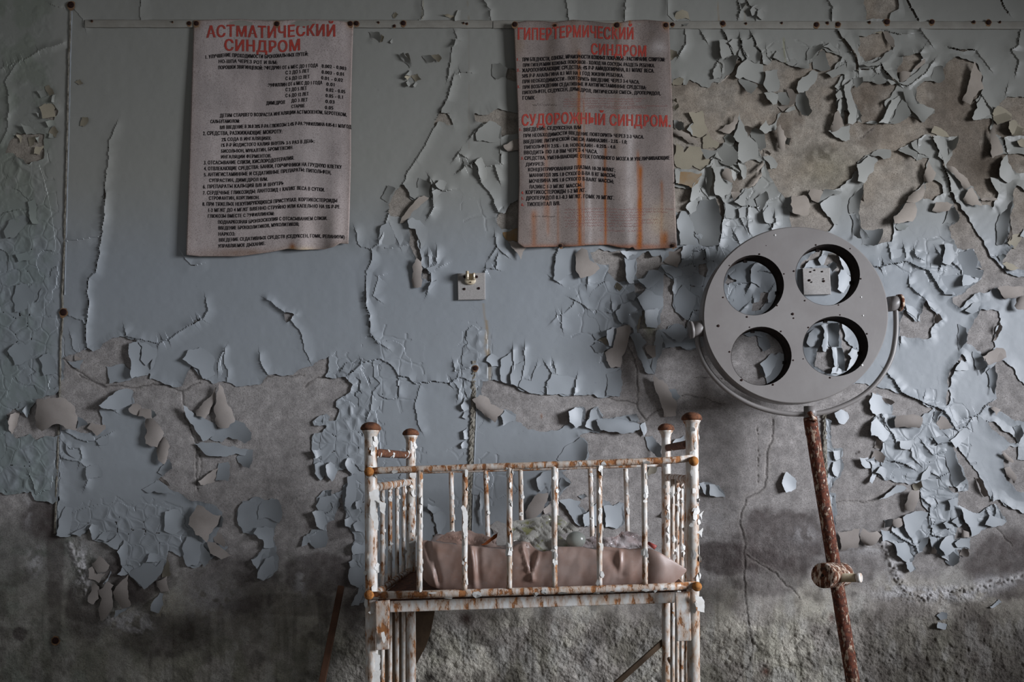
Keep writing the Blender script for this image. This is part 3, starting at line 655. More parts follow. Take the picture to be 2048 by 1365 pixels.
 ('P','G',10,11,[(612,1060),(650,985),(695,1020),(695,1250),(625,1255)]), ('P','b',180,10,[(1180,115),(1240,65),(1290,160),(1290,260),(1240,290),(1215,190)]), ('P','b',180,5,[(740,1080),(830,1040),(900,1050),(780,1120)]), ('P','b',180,5,[(750,1290),(785,1200),(850,1180),(800,1250)]),
 ('P','y',0,5,[(1420,725),(1580,715),(1640,720),(1640,830),(1490,830)]), ('P','G',300,13,[(1480,830),(1575,840),(1660,880),(1600,1000),(1560,930)]), ('P','b',200,5,[(530,310),(590,320),(690,350),(640,450),(590,420)]), ('P','b',0,5,[(390,320),(460,350),(390,480),(330,440)]),
 # centre
 ('Q','b',195,7,[(1370,730),(1430,690),(1490,640),(1480,780),(1460,950),(1375,920)]), ('Q','b',190,6,[(1480,780),(1590,740),(1560,900),(1530,975),(1465,950)]), ('Q','b',190,7,[(1535,970),(1565,910),(1650,920),(1690,800),(1800,780),(1790,1040),(1600,1010)]),
 ('Q','b',200,6,[(1240,740),(1290,670),(1370,720),(1375,795),(1290,790)]), ('Q','G',50,15,[(1110,1090),(1180,1045),(1265,1080),(1280,1130),(1400,1180),(1390,1210),(1320,1300),(1230,1250),(1150,1170)]),
 ('Q','b',180,9,[(1370,1240),(1410,1180),(1510,1245),(1490,1290),(1390,1330)]), ('Q','b',200,6,[(1010,1140),(1045,1070),(1090,1090),(1080,1180),(1040,1200)]), ('Q','b',200,6,[(1020,1250),(1040,1200),(1080,1210),(1060,1270)]),
 ('R','c',0,14,[(815,65),(835,20),(890,65),(860,105)]), ('R','b',20,9,[(930,130),(990,100),(1010,150),(990,190),(940,180)]), ('R','b',190,9,[(1020,160),(1120,90),(1250,150),(1260,240),(1150,330),(1080,270),(1050,220)]),
 ('R','b',200,9,[(825,290),(880,220),(1010,190),(1060,260),(950,310),(940,390),(885,400)]), ('R','b',320,13,[(615,490),(740,455),(745,510),(660,550)]), ('R','b',20,13,[(600,600),(660,560),(750,630),(700,670),(640,660)]), ('R','c',90,3,[(665,550),(740,520),(770,610),(745,600),(710,575)]),
 ('R','b',180,9,[(745,460),(800,430),(850,430),(810,610),(765,600)]), ('R','G',340,11,[(720,660),(800,620),(810,560),(830,440),(950,410),(960,460),(930,600),(880,700),(870,800),(780,800)]), ('R','b',180,9,[(1090,280),(1250,250),(1200,360),(1200,440),(1110,430)]),
 ('R','b',180,13,[(945,500),(1045,490),(1110,570),(1060,620),(1110,720),(1140,800),(1180,860),(1090,835),(1060,740),(1000,600)]), ('R','b',0,6,[(1195,470),(1220,450),(1260,560),(1250,640),(1195,740),(1180,855),(1150,800)]), ('R','g',0,5,[(1090,610),(1120,590),(1190,595),(1190,700),(1160,718),(1110,670)]),
 ('R','b',320,11,[(1200,460),(1290,450),(1400,400),(1460,440),(1475,520),(1420,575),(1340,540),(1270,480)]), ('R','b',270,7,[(1250,500),(1340,540),(1420,575),(1540,560),(1560,620),(1460,632),(1410,605),(1280,622)]), ('R','c',0,6,[(1015,400),(1050,310),(1045,430),(1025,480)]),
 ('R','G',40,15,[(1172,870),(1260,920),(1310,1000),(1340,1070),(1380,1110),(1375,1240),(1262,1250),(1245,1160),(1185,1000)]), ('R','b',0,7,[(1310,1000),(1370,995),(1420,1060),(1380,1100),(1340,1070)]), ('R','b',190,7,[(200,930),(240,860),(310,870),(460,900),(440,1050),(200,1045)]),
 ('R','b',320,10,[(740,860),(870,810),(890,950),(860,1060),(740,1060)]),
 ('T','b',190,12,[(410,110),(475,70),(560,80),(540,240),(480,270),(420,210)]), ('T','b',180,10,[(565,250),(620,100),(690,60),(740,150),(700,210),(700,300),(640,290)]), ('T','B',270,15,[(670,195),(720,175),(900,180),(1080,230),(1080,280),(1000,310),(830,305),(710,285)]),
 ('T','b',180,10,[(1085,240),(1130,210),(1150,290),(1120,350)]), ('T','b',0,14,[(1130,350),(1200,340),(1290,440),(1290,540),(1240,540),(1150,440)]), ('T','b',330,16,[(300,560),(380,440),(520,350),(590,420),(590,500),(560,580)]), ('T','c',0,12,[(1150,560),(1270,610),(1230,690),(1160,720)]),
 ('T','b',90,10,[(980,160),(1050,130),(1085,210),(1000,200)]), ('T','b',180,8,[(1390,410),(1420,370),(1500,335),(1505,390)]), ('T','b',170,8,[(110,740),(170,680),(240,660),(240,770),(150,870)]), ('T','b',0,11,[(320,790),(350,730),(430,790),(340,870)]), ('T','G',20,12,[(0,1060),(60,960),(130,880),(220,880),(180,1020),(100,1110),(10,1120)]),
 ('T','b',200,8,[(320,950),(450,940),(520,960),(510,1000),(600,1080),(560,1120),(470,1160),(410,1050)]), ('T','b',180,7,[(550,1080),(620,1050),(650,1000),(740,950),(740,1180),(650,1180),(560,1200)]), ('T','b',190,8,[(740,1000),(830,1000),(890,960),(940,980),(930,1180),(860,1220),(760,1200)]),
 ('T','b',0,8,[(500,910),(560,885),(590,910),(540,940)]), ('T','b',180,8,[(1290,1090),(1310,1030),(1312,1120)]), ('T','g',180,8,[(170,1030),(240,970),(250,1060),(190,1080)]), ('T','b',0,8,[(230,960),(245,780),(255,770),(250,950)]),
 ('V','b',195,12,[(478,330),(500,270),(555,320),(550,360),(500,380)]), ('V','b',200,7,[(45,330),(98,330),(100,400),(70,380)]), ('V','b',200,7,[(100,335),(150,345),(185,405),(105,395)]),
 ('S','b',190,8,[(775,1020),(780,980),(850,1000),(920,1040),(830,1075)]), ('S','b',200,6,[(830,1080),(900,1050),(960,1100),(900,1300),(865,1310)]), ('S','b',190,7,[(1270,880),(1290,800),(1320,830),(1300,1000),(1290,1200),(1275,1100)]), ('S','g',320,8,[(1365,1190),(1440,1140),(1500,1200),(1410,1270)]),
 ('S','b',200,7,[(75,1180),(120,1140),(170,1160),(170,1250),(100,1240)]), ('S','b',200,6,[(100,960),(170,950),(160,1010),(110,1030)]), ('S','b',190,5,[(1090,430),(1140,380),(1160,460),(1100,460)]), ('S','b',190,5,[(1110,300),(1150,260),(1165,370),(1120,370)]),
 # top right fringe
 ('A','b',190,8,[(500,400),(580,410),(600,480),(620,550),(690,560),(630,570),(530,600),(510,540)]), ('A','b',0,11,[(520,620),(620,560),(690,560),(650,680),(590,760),(520,790)]), ('A','b',180,6,[(440,700),(480,625),(520,700),(510,790),(445,800)]), ('A','g',90,6,[(480,850),(510,810),(600,755),(540,820)]),
 ('A','b',180,6,[(590,430),(640,390),(700,390),(710,430),(690,550),(650,560)]), ('A','b',180,8,[(730,410),(830,370),(880,500),(920,540),(900,620),(860,640),(780,600),(740,500)]), ('A','b',0,6,[(880,510),(930,540),(915,600),(880,640),(860,630)]), ('A','b',190,7,[(690,560),(720,480),(770,580),(730,610)]),
 ('A','b',180,12,[(660,770),(720,640),(780,590),(860,640),(940,650),(950,760),(940,860),(880,840),(740,780),(700,800)]), ('A','b',290,10,[(690,810),(740,780),(890,870),(820,950),(740,880)]), ('A','b',190,11,[(960,720),(1090,700),(1095,920),(990,930),(945,860)]),
 ('A','b',220,9,[(950,940),(1000,930),(1090,950),(1080,1050),(1040,1060)]), ('A','b',320,11,[(1090,940),(1180,930),(1220,1000),(1200,1060),(1130,1060),(1090,1010)]), ('A','g',0,8,[(1180,890),(1230,900),(1280,960),(1270,1030),(1200,1080),(1140,1130),(1090,1080),(1180,1060),(1220,1010),(1190,940)]),
 ('A','b',0,15,[(1270,960),(1370,920),(1400,1000),(1440,1120),(1400,1175),(1330,1160),(1270,1060)]), ('A','b',200,9,[(1280,900),(1300,820),(1390,760),(1440,710),(1500,730),(1470,830),(1400,910),(1300,940)]), ('A','b',0,13,[(1440,600),(1550,500),(1590,600),(1630,700),(1560,720),(1450,700)]),
 ('A','b',330,8,[(1385,610),(1410,480),(1550,440),(1540,490),(1440,590)]), ('A','b',200,7,[(1550,470),(1620,430),(1740,520),(1640,515)]), ('A','b',270,8,[(1250,670),(1290,640),(1400,640),(1410,690),(1340,690)]), ('A','b',200,7,[(1040,580),(1080,510),(1130,560),(1100,600)]), ('A','b',200,8,[(1190,1100),(1260,1070),(1270,1110),(1160,1130)]),
 ('A','b',200,8,[(1570,740),(1680,700),(1740,660),(1800,620),(1760,740),(1640,790)]), ('A','b',200,8,[(1665,880),(1720,780),(1790,750),(1770,880),(1700,910)]), ('A','b',190,9,[(1675,950),(1760,890),(1820,800),(1820,1060),(1760,980),(1700,1010)]), ('A','b',180,7,[(1690,1110),(1740,960),(1770,1080),(1720,1200)]),
 ('A','c',90,5,[(40,190),(70,120),(125,95),(185,130),(200,195)]), ('A','b',270,9,[(45,205),(205,200),(165,265),(110,240)]), ('A','c',0,6,[(0,500),(70,520),(85,565),(20,610),(0,600)]), ('A','c',0,5,[(10,810),(80,780),(140,800),(110,860),(30,860)]),
 ('A','b',180,7,[(810,100),(860,50),(900,40),(880,150),(830,160)]), ('A','b',180,7,[(885,110),(930,80),(965,140),(940,200),(880,160)]), ('A','b',0,8,[(690,40),(740,30),(780,10),(720,100)]), ('A','c',0,5,[(30,1010),(60,990),(75,1040)]), ('A','c',0,5,[(30,1080),(80,1045),(90,1080),(50,1120)]),
 # top right far
 ('B','b',0,10,[(90,790),(190,780),(195,830),(130,890),(100,860)]), ('B','b',185,11,[(5,860),(90,800),(80,960),(180,1170),(90,1260),(40,1250),(60,1150),(10,960)]), ('B','b',0,7,[(110,1080),(185,1170),(95,1255),(150,1180)]), ('B','b',180,14,[(350,1240),(420,1150),(480,1010),(590,960),(600,1000),(560,1060),(450,1250)]), ('B','b',0,6,[(600,1000),(640,1060),(680,1150),(600,1220),(450,1250),(540,1080)]),
 ('B','B',30,14,[(600,910),(690,910),(740,1050),(920,1110),(840,1200),(790,1240),(720,1150),(640,1060)]), ('B','G',20,15,[(1190,1020),(1260,850),(1320,620),(1345,680),(1390,740),(1415,900),(1360,920),(1280,1060),(1240,1040)]), ('B','b',0,10,[(900,680),(1000,670),(1020,800),(960,840),(880,800)]),
 ('B','b',190,8,[(1295,1190),(1350,1090),(1340,1050),(1390,980),(1480,1110),(1500,1160),(1310,1215)]), ('B','c',90,9,[(1500,1150),(1550,1070),(1700,1160),(1690,1210),(1550,1260)]), ('B','c',180,9,[(1670,1230),(1720,1210),(1820,1290),(1820,1330),(1700,1365),(1665,1300)]), ('B','G',0,7,[(555,735),(680,730),(650,790),(560,840)]),
 ('B','g',120,6,[(690,710),(820,590),(820,640),(740,700)]), ('B','g',0,8,[(390,320),(450,320),(510,420),(515,470),(490,480)]), ('B','b',240,8,[(200,650),(380,590),(480,500),(500,540),(380,650),(210,660)]), ('B','b',200,7,[(410,1030),(500,930),(470,1010),(420,1080)]), ('B','b',200,7,[(440,800),(560,850),(480,860)]), ('B','b',200,8,[(560,840),(680,770),(820,640),(900,640),(820,740),(650,860)]),
 ('B','b',330,8,[(260,800),(380,740),(430,830),(330,850)]), ('B','c',90,4,[(290,330),(390,310),(380,340)]), ('B','b',200,6,[(1330,1010),(1390,985),(1340,1030)]),
 ('D','b',180,11,[(130,550),(180,530),(250,460),(340,500),(300,620),(210,740),(140,720),(140,600)]), ('D','b',270,6,[(270,460),(300,420),(470,400),(470,480),(400,500)]), ('D','b',250,10,[(545,405),(620,370),(690,380),(760,390),(740,500),(640,450)]), ('D','b',190,7,[(680,330),(760,290),(880,260),(870,480),(760,440),(690,370)]),
 ('D','c',90,9,[(880,230),(910,160),(1000,200),(1070,270),(960,280)]), ('D','b',190,7,[(900,290),(1020,290),(1050,380),(1040,460),(1000,510),(950,470),(970,420)]), ('D','b',0,12,[(1050,380),(1060,310),(1160,250),(1140,360),(1060,460)]), ('D','G',40,13,[(1030,550),(1120,580),(1270,740),(1280,770),(1210,810),(1150,700),(1050,600)]),
 ('D','G',40,14,[(1200,900),(1290,780),(1400,970),(1300,970),(1220,940)]), ('D','G',80,14,[(890,1020),(930,930),(1040,930),(1110,960),(1060,1020),(950,1040)]), ('D','G',135,20,[(500,1080),(640,930),(720,940),(740,1000),(690,1130),(600,1140),(510,1150)]), ('D','d',270,4,[(515,1180),(560,1130),(660,1175),(610,1215),(550,1215)]), ('D','G',135,15,[(630,930),(790,760),(820,750),(790,900),(720,940)]),
 ('D','G',20,14,[(810,720),(860,510),(930,640),(910,700),(850,740)]), ('D','d',270,4,[(810,710),(860,680),(895,700),(840,740)]), ('D','G',350,13,[(1465,220),(1520,140),(1610,430),(1500,490),(1490,360)]), ('D','c',300,8,[(1500,20),(1600,0),(1700,80),(1550,150),(1510,100)]), ('D','c',300,9,[(1670,150),(1720,120),(1820,190),(1800,250),(1690,250)]), ('D','c',180,8,[(1750,310),(1820,260),(1820,380),(1770,360)]),
 ('D','b',180,9,[(1590,520),(1650,450),(1700,600),(1750,690),(1660,740),(1580,680)]), ('D','G',90,8,[(1380,900),(1530,890),(1555,905),(1400,925)]), ('D','b',0,13,[(60,1060),(120,1050),(170,1190),(180,1300),(100,1270)]), ('D','b',0,9,[(60,900),(200,740),(170,920),(130,1040),(60,1050)]), ('D','b',0,17,[(180,1200),(390,1200),(340,1365),(180,1365)]), ('D','g',0,5,[(160,900),(200,800),(205,930)]),
 ('D','b',0,13,[(1050,1020),(1120,980),(1170,1090),(1110,1160),(1000,1150)]), ('D','b',0,17,[(1560,1100),(1650,1000),(1700,920),(1680,1100),(1660,1250),(1600,1365),(1540,1365)]), ('D','b',180,7,[(1780,1280),(1820,1200),(1820,1290)]), ('D','b',200,7,[(1480,680),(1570,690),(1570,860),(1500,740)]), ('D','g',0,5,[(1650,1350),(1670,1150),(1700,1200),(1700,1300)]),
 # beside the right poster
 ('C','b',0,11,[(40,100),(140,130),(150,200),(90,210),(40,180)]), ('C','c',180,6,[(190,20),(330,10),(350,130),(380,230),(330,270),(230,265),(165,200),(240,130)]), ('C','b',180,4,[(170,200),(240,130),(340,140),(330,260),(230,262)]), ('C','G',320,9,[(480,210),(560,150),(640,120),(660,50),(690,100),(650,200),(600,240)]), ('C','d',0,7,[(540,280),(600,240),(670,290),(640,360),(560,330)]),
 ('C','c',90,4,[(50,320),(130,380),(140,430),(200,360),(300,370),(340,440),(400,500),(410,560),(310,610),(230,560),(190,610),(130,620),(60,570)]), ('C','c',90,4,[(330,280),(400,230),(430,300),(500,340),(470,390),(330,390)]), ('C','G',60,9,[(35,200),(110,210),(190,240),(300,350),(200,340),(120,270),(40,250)]), ('C','b',300,7,[(310,390),(490,400),(420,470),(365,500),(340,460)]),
 ('C','b',0,10,[(400,500),(540,330),(640,370),(690,440),(680,520),(620,570),(540,550),(480,490)]), ('C','b',180,10,[(640,270),(690,130),(705,20),(745,150),(840,300),(940,490),(850,490),(780,520),(740,540),(690,500),(690,400),(700,330)]), ('C','g',0,9,[(720,190),(760,160),(830,180),(790,280),(760,260)]), ('C','b',0,10,[(800,230),(860,180),(950,220),(970,380),(910,420),(860,310)]),
 ('C','b',190,10,[(905,195),(970,100),(1000,160),(1060,130),(1090,40),(1130,20),(1080,170),(1060,210),(960,240)]), ('C','G',10,12,[(1075,180),(1110,140),(1180,290),(1160,360),(1160,415),(1110,395),(1085,380)]), ('C','b',0,8,[(1150,330),(1180,280),(1225,285),(1205,360)]), ('C','g',0,7,[(950,395),(1020,440),(1010,460),(960,440)]), ('C','b',200,6,[(940,470),(1000,460),(1090,545),(1075,590),(1020,600)]),
 ('C','y',270,13,[(60,650),(180,625),(320,610),(310,680),(220,790),(80,750)]), ('C','b',200,10,[(50,600),(90,590),(130,660),(120,740),(60,740)]), ('C','b',180,9,[(220,795),(310,670),(350,680),(360,760),(390,900),(290,880),(205,920),(215,840)]), ('C','b',0,15,[(380,580),(420,560),(430,700),(400,800),(390,900),(365,760)]), ('C','b',180,9,[(425,570),(550,570),(520,690),(630,740),(600,850),(530,890),(460,860)]),
 ('C','b',180,10,[(160,990),(180,950),(260,880),(290,960),(210,1060)]), ('C','b',0,15,[(200,1060),(300,920),(455,890),(500,980),(525,1090),(510,1240),(495,1365),(300,1365),(210,1200)]), ('C','b',190,5,[(70,1110),(110,1030),(180,1030),(230,1140),(260,1365),(100,1365)]), ('C','G',40,11,[(515,680),(555,590),(620,600),(640,740),(590,720)]), ('C','b',190,8,[(620,600),(690,630),(650,720)]), ('C','b',180,9,[(690,530),(760,560),(770,680),(740,705)]),
 ('C','G',320,10,[(860,610),(940,510),(950,550),(885,635)]), ('C','G',320,10,[(800,780),(920,620),(930,670),(850,770)]), ('C','g',300,8,[(615,830),(720,840),(650,920)]), ('C','b',200,8,[(720,860),(770,780),(790,830),(770,970),(650,930)]), ('C','b',0,13,[(860,900),(970,820),(1000,900),(930,1010),(880,970)]), ('C','G',270,16,[(1230,870),(1370,855),(1400,900),(1405,1060),(1280,1055),(1240,1040)]), ('C','b',0,7,[(1160,910),(1225,870),(1250,960),(1270,1050),(1200,1020)]),
 ('C','G',20,12,[(1610,200),(1660,60),(1700,0),(1760,160),(1690,210),(1640,225)]), ('C','b',200,10,[(1600,210),(1740,170),(1820,150),(1820,300),(1780,320),(1640,240)]), ('C','G',90,13,[(1400,850),(1420,800),(1560,800),(1540,850),(1500,940),(1430,910)]), ('C','d',0,4,[(1385,860),(1410,805),(1435,830),(1430,900),(1400,900)]), ('C','b',180,11,[(1520,950),(1610,880),(1720,860),(1740,930),(1700,1160),(1660,1160),(1570,1040)]), ('C','b',90,9,[(1440,910),(1560,805),(1740,825),(1720,850),(1600,880),(1520,940)]),
 ('C','b',190,5,[(690,1000),(780,980),(780,1100),(700,1090)]), ('C','b',190,6,[(940,1040),(1000,960),(1060,1080),(1040,1150),(960,1130)]), ('C','b',200,6,[(540,920),(680,980),(700,1090),(560,1090)]),
 # right of the lamp
 ('F','b',0,13,[(810,250),(870,170),(1000,140),(1050,260),(1030,350),(1110,370),(1080,440),(900,420),(880,350)]), ('F','b',200,10,[(890,470),(910,400),(1010,420),(1090,440),(1060,470),(960,510),(900,520)]), ('F','b',0,9,[(650,390),(760,410),(880,400),(920,570),(760,610),(710,610)]), ('F','b',180,9,[(690,280),(710,90),(800,100),(810,260),(760,310)]), ('F','g',180,4,[(1045,310),(1110,360),(1060,330)]),
 ('F','b',180,6,[(520,640),(660,730),(615,765),(560,720)]), ('F','b',200,7,[(310,690),(380,720),(430,760),(470,880),(430,860),(370,800),(330,770)]), ('F','g',0,11,[(610,770),(695,855),(605,910)]), ('F','G',80,15,[(1250,540),(1517,530),(1517,620),(1320,655),(1300,620)]), ('F','G',330,15,[(1420,720),(1440,640),(1517,610),(1517,760),(1440,750)]), ('F','c',250,8,[(1295,290),(1340,270),(1470,330),(1390,360),(1340,340)]), ('F','d',0,8,[(1255,220),(1300,190),(1340,210),(1290,280)]),
 ('F','b',0,11,[(850,900),(930,940),(950,1010),(940,1080),(860,1180),(850,1050)]), ('F','g',0,11,[(1200,1080),(1270,880),(1300,930),(1240,1060)]), ('F','G',110,17,[(1100,1230),(1240,1140),(1310,1150),(1340,1240),(1250,1280),(1160,1320)]), ('F','b',230,9,[(920,770),(1000,690),(1080,680),(1080,760),(1000,800)]), ('F','b',0,15,[(1000,1180),(1100,1230),(1150,1310),(1080,1365),(1040,1365)]), ('F','b',200,7,[(830,1340),(880,1265),(950,1300),(960,1365),(820,1365)]),
 ('F','b',190,4,[(160,260),(170,150),(310,140),(320,230),(240,300)]), ('F','c',180,6,[(1350,80),(1400,0),(1517,0),(1430,140)]),
 ('G','b',180,12,[(410,470),(440,390),(520,420),(610,500),(620,580),(520,580),(480,600),(420,540)]), ('G','g',40,8,[(440,385),(560,440),(645,480),(610,505),(500,440)]), ('G','b',190,12,[(430,780),(430,660),(480,610),(530,680),(610,740),(540,840),(490,790)]), ('G','G',90,17,[(660,600),(750,595),(860,600),(900,620),(865,715),(760,710),(650,710),(640,640)]), ('G','d',0,4,[(590,640),(650,600),(668,650),(650,710),(600,690)]),
 ('G','b',190,9,[(520,585),(560,690),(640,780),(650,830),(560,700)]), ('G','g',0,13,[(455,890),(480,810),(535,850),(510,905)]), ('G','g',0,13,[(425,990),(470,910),(560,970),(540,1030),(470,1000)]), ('G','b',180,10,[(325,980),(400,980),(440,1020),(480,1060),(380,1080),(340,1040)]), ('G','b',190,10,[(415,1200),(440,1130),(500,1120),(440,1220)]), ('G','b',200,7,[(470,1120),(520,1060),(580,1100),(560,1190)]), ('G','b',210,14,[(95,575),(150,540),(215,570),(230,620),(180,680),(140,670)]),
 ('G','g',0,7,[(1020,670),(1070,600),(1180,710),(1060,730)]), ('G','b',270,12,[(980,790),(1200,780),(1160,840),(1040,860)]), ('G','b',0,16,[(1100,870),(1170,860),(1290,1180),(1200,1250),(1110,1000)]), ('G','b',0,13,[(1380,60),(1470,80),(1490,150),(1430,230),(1380,150)]), ('G','b',0,10,[(1480,200),(1560,130),(1580,250),(1550,410),(1500,330)]), ('G','G',110,15,[(1450,60),(1600,0),(1650,70),(1580,110),(1490,140)]), ('G','G',0,9,[(1510,530),(1560,520),(1610,545),(1570,600)]),
 ('G','b',0,10,[(1720,700),(1790,680),(1820,760),(1770,860)]), ('G','G',45,10,[(1610,960),(1640,930),(1720,1000),(1730,1030)]), ('G','G',45,10,[(1640,1080),(1690,1060),(1760,1160),(1730,1220),(1660,1150)]), ('G','g',20,13,[(1370,1160),(1420,1170),(1500,1330),(1460,1340)]), ('G','b',200,8,[(880,1190),(960,1050),(980,1090),(930,1180)]), ('G','b',180,6,[(80,920),(170,905),(170,970),(110,1010)]), ('G','b',180,6,[(85,1020),(170,1000),(170,1080),(120,1160),(85,1130)]),
 ('G','b',0,10,[(990,620),(1010,560),(1075,570),(1020,670)]), ('G','b',200,6,[(1150,830),(1290,710),(1330,760),(1200,900)]), ('G','b',190,5,[(690,830),(820,820),(800,910),(700,900)]), ('G','b',200,8,[(500,1365),(660,1230),(760,1260),(700,1300)]),
 ('H','G',20,15,[(530,230),(580,100),(630,100),(625,160),(590,240)]), ('H','c',20,8,[(580,70),(640,40),(650,80),(610,115)]), ('H','G',90,18,[(90,375),(240,355),(235,430),(225,480),(115,505)]), ('H','G',60,18,[(235,400),(255,352),(300,380),(350,370),(380,400),(310,468),(245,440)]), ('H','G',20,9,[(455,295),(520,290),(530,320),(490,350),(450,330)]), ('H','b',0,14,[(395,300),(450,290),(440,340),(400,350)]), ('H','b',190,9,[(370,360),(430,370),(440,430),(390,440)]),
 ('H','b',190,11,[(460,450),(530,440),(610,480),(600,530),(530,570),(480,530)]), ('H','b',180,9,[(540,580),(580,575),(605,620),(570,645)]), ('H','b',0,12,[(590,480),(660,420),(695,400),(650,500),(610,515)]), ('H','b',180,12,[(695,410),(740,415),(770,440),(760,530),(720,490)]), ('H','g',0,12,[(700,520),(710,450),(745,500),(740,520)]), ('H','b',200,11,[(760,480),(800,410),(860,400),(870,480),(800,550)]), ('H','b',0,10,[(795,570),(830,490),(895,540),(890,570),(850,605)]),
 ('H','b',180,10,[(860,450),(900,420),(960,425),(960,490),(880,480)]), ('H','G',0,11,[(905,360),(960,380),(960,415),(905,415)]), ('H','b',190,10,[(785,320),(840,300),(850,350),(810,355)]), ('H','b',190,8,[(840,310),(880,280),(920,320),(890,350)]), ('H','b',190,11,[(885,200),(960,240),(1020,260),(1070,330),(970,410),(950,330),(920,290)]), ('H','b',180,9,[(815,170),(880,150),(880,200),(830,235)]), ('H','b',20,6,[(740,930),(770,905),(810,910),(810,950),(770,960)]), ('H','b',180,6,[(745,1010),(750,970),(810,985),(800,1020)]),
 ('H','b',200,4,[(1090,870),(1150,820),(1170,840),(1110,880)]), ('H','g',0,9,[(890,530),(920,480),(950,490),(950,540)]), ('H','b',180,7,[(1060,330),(1100,260),(1200,310),(1130,345)]), ('H','b',190,6,[(520,280),(600,240),(690,250),(580,420),(540,370)]),
 # below the right poster
 ('E','G',340,14,[(250,190),(320,130),(380,160),(405,260),(505,340),(440,400),(310,440),(260,360)]), ('E','b',190,9,[(750,230),(790,260),(870,240),(880,330),(860,410),(850,490),(800,490),(770,400)]), ('E','b',190,9,[(885,450),(950,440),(1000,360),(1100,370),(1120,450),(1040,520),(990,550)]), ('E','b',150,8,[(1130,310),(1220,310),(1340,370),(1330,410),(1250,440),(1170,380)]), ('E','b',190,10,[(1330,240),(1350,110),(1450,100),(1450,170),(1420,210)]),
 ('E','b',190,8,[(1570,150),(1600,120),(1620,250),(1590,280)]), ('E','b',180,9,[(710,160),(830,150),(900,150),(870,200),(800,215),(790,250)]), ('E','b',230,8,[(1000,160),(1110,150),(1110,210),(1030,215)]), ('E','b',190,6,[(50,300),(90,140),(250,130),(250,250),(230,380),(70,470),(35,450)]), ('E','b',180,6,[(1250,600),(1255,440),(1280,440),(1275,600)]), ('E','b',0,10,[(1255,640),(1350,500),(1480,620),(1440,770),(1395,865),(1330,825),(1270,780)]), ('E','g',330,6,[(1140,180),(1250,170),(1330,130),(1320,250),(1290,330),(1150,270)]),
 # through the lamp bores
 ('W','b',0,14,[(640,430),(740,365),(800,410),(800,480),(720,550)]), ('W','b',180,10,[(820,600),(870,510),(930,510),(1000,600),(1060,640),(1050,720),(920,910),(810,840)]), ('W','b',180,10,[(810,200),(900,230),(1000,330),(1070,500),(1070,640),(1000,600),(890,440),(850,340)]), ('W','b',190,8,[(480,340),(540,270),(650,230),(570,430),(530,430)]), ('W','b',190,7,[(240,480),(330,350),(450,350),(550,450),(400,480)]),
 ('X','b',0,15,[(520,310),(665,315),(670,500),(665,640),(560,650),(520,560)]), ('X','b',180,12,[(425,350),(520,330),(520,640),(490,710),(450,700),(430,630),(470,520),(470,420)]), ('X','b',0,12,[(620,650),(710,660),(745,810),(745,970),(660,930),(640,800)]), ('X','b',180,10,[(565,660),(630,650),(660,920),(610,910)]), ('X','b',190,8,[(560,1010),(580,930),(660,910),(740,970),(690,1010)]), ('X','b',180,10,[(790,740),(850,660),(965,720),(930,850),(780,965),(840,800)]), ('X','b',200,6,[(225,580),(260,460),(360,390),(380,600),(270,640)]),
 ('U','b',0,8,[(500,790),(545,770),(590,860),(540,890),(510,850)]), ('U','b',200,7,[(520,970),(600,900),(640,930),(600,1010),(560,1060)]),
 ('Y','b',180,9,[(880,830),(880,690),(950,590),(1000,640),(1000,900)]), ('Y','b',190,7,[(1095,1090),(1100,970),(1160,900),(1190,980),(1130,1090)]), ('Y','b',200,8,[(20,540),(60,380),(180,370),(150,480),(60,550)]), ('Y','b',190,8,[(305,460),(320,405),(350,410),(340,580),(320,560)]),
]

# ------------------------------------------------------------------ build the wall: plaster, coat of paint, loose flakes
def fractal(pts, amp=0.13, minlen=4.0, rng=random):
    p = [np.array(q, float) for q in pts]
    while True:
        out, split = [], False
        for i in range(len(p)):
            a, b = p[i], p[(i + 1) % len(p)]
            out.append(a)
            d = b - a
            L = float(np.hypot(*d))
            if L > minlen:
                split = True
                k = amp if L > 14 else amp * 0.8
                out.append((a + b) / 2 + np.array([-d[1], d[0]]) / L * min(L, 26.0) * rng.uniform(-k, k))
        p = out
        if not split:
            return p

G = 2.0
GX = np.arange(-64, 2113, G)
GY = np.arange(-64, 1431, G)
XX, YY = np.meshgrid(GX, GY)
NYY, NXX = XX.shape
WIN = 44.0

def stamp(dist, a, b, side=None):
    """lower dist around one segment; side keeps which flank of it a point lies on"""
    x0, x1 = min(a[0], b[0]) - WIN, max(a[0], b[0]) + WIN
    y0, y1 = min(a[1], b[1]) - WIN, max(a[1], b[1]) + WIN
    i0, i1 = max(0, int((x0 - GX[0]) / G)), min(NXX, int((x1 - GX[0]) / G) + 2)
    j0, j1 = max(0, int((y0 - GY[0]) / G)), min(NYY, int((y1 - GY[0]) / G) + 2)
    if i0 >= i1 or j0 >= j1:
        return
    X, Y = XX[j0:j1, i0:i1], YY[j0:j1, i0:i1]
    dx, dy = b[0] - a[0], b[1] - a[1]
    t = np.clip(((X - a[0]) * dx + (Y - a[1]) * dy) / (dx * dx + dy * dy + 1e-9), 0, 1)
    d = np.hypot(X - a[0] - t * dx, Y - a[1] - t * dy)
    v = dist[j0:j1, i0:i1]
    if side is not None:
        nx, ny = -dy, dx
        L = math.hypot(nx, ny) + 1e-9
        if (abs(nx) / L > 0.4 and nx < 0) or (abs(nx) / L <= 0.4 and ny > 0):
            nx, ny = -nx, -ny
        sv = side[j0:j1, i0:i1]
        cl = d < v
        sv[cl] = (((X - a[0]) * nx + (Y - a[1]) * ny) / L)[cl]
    np.minimum(v, d, out=v)

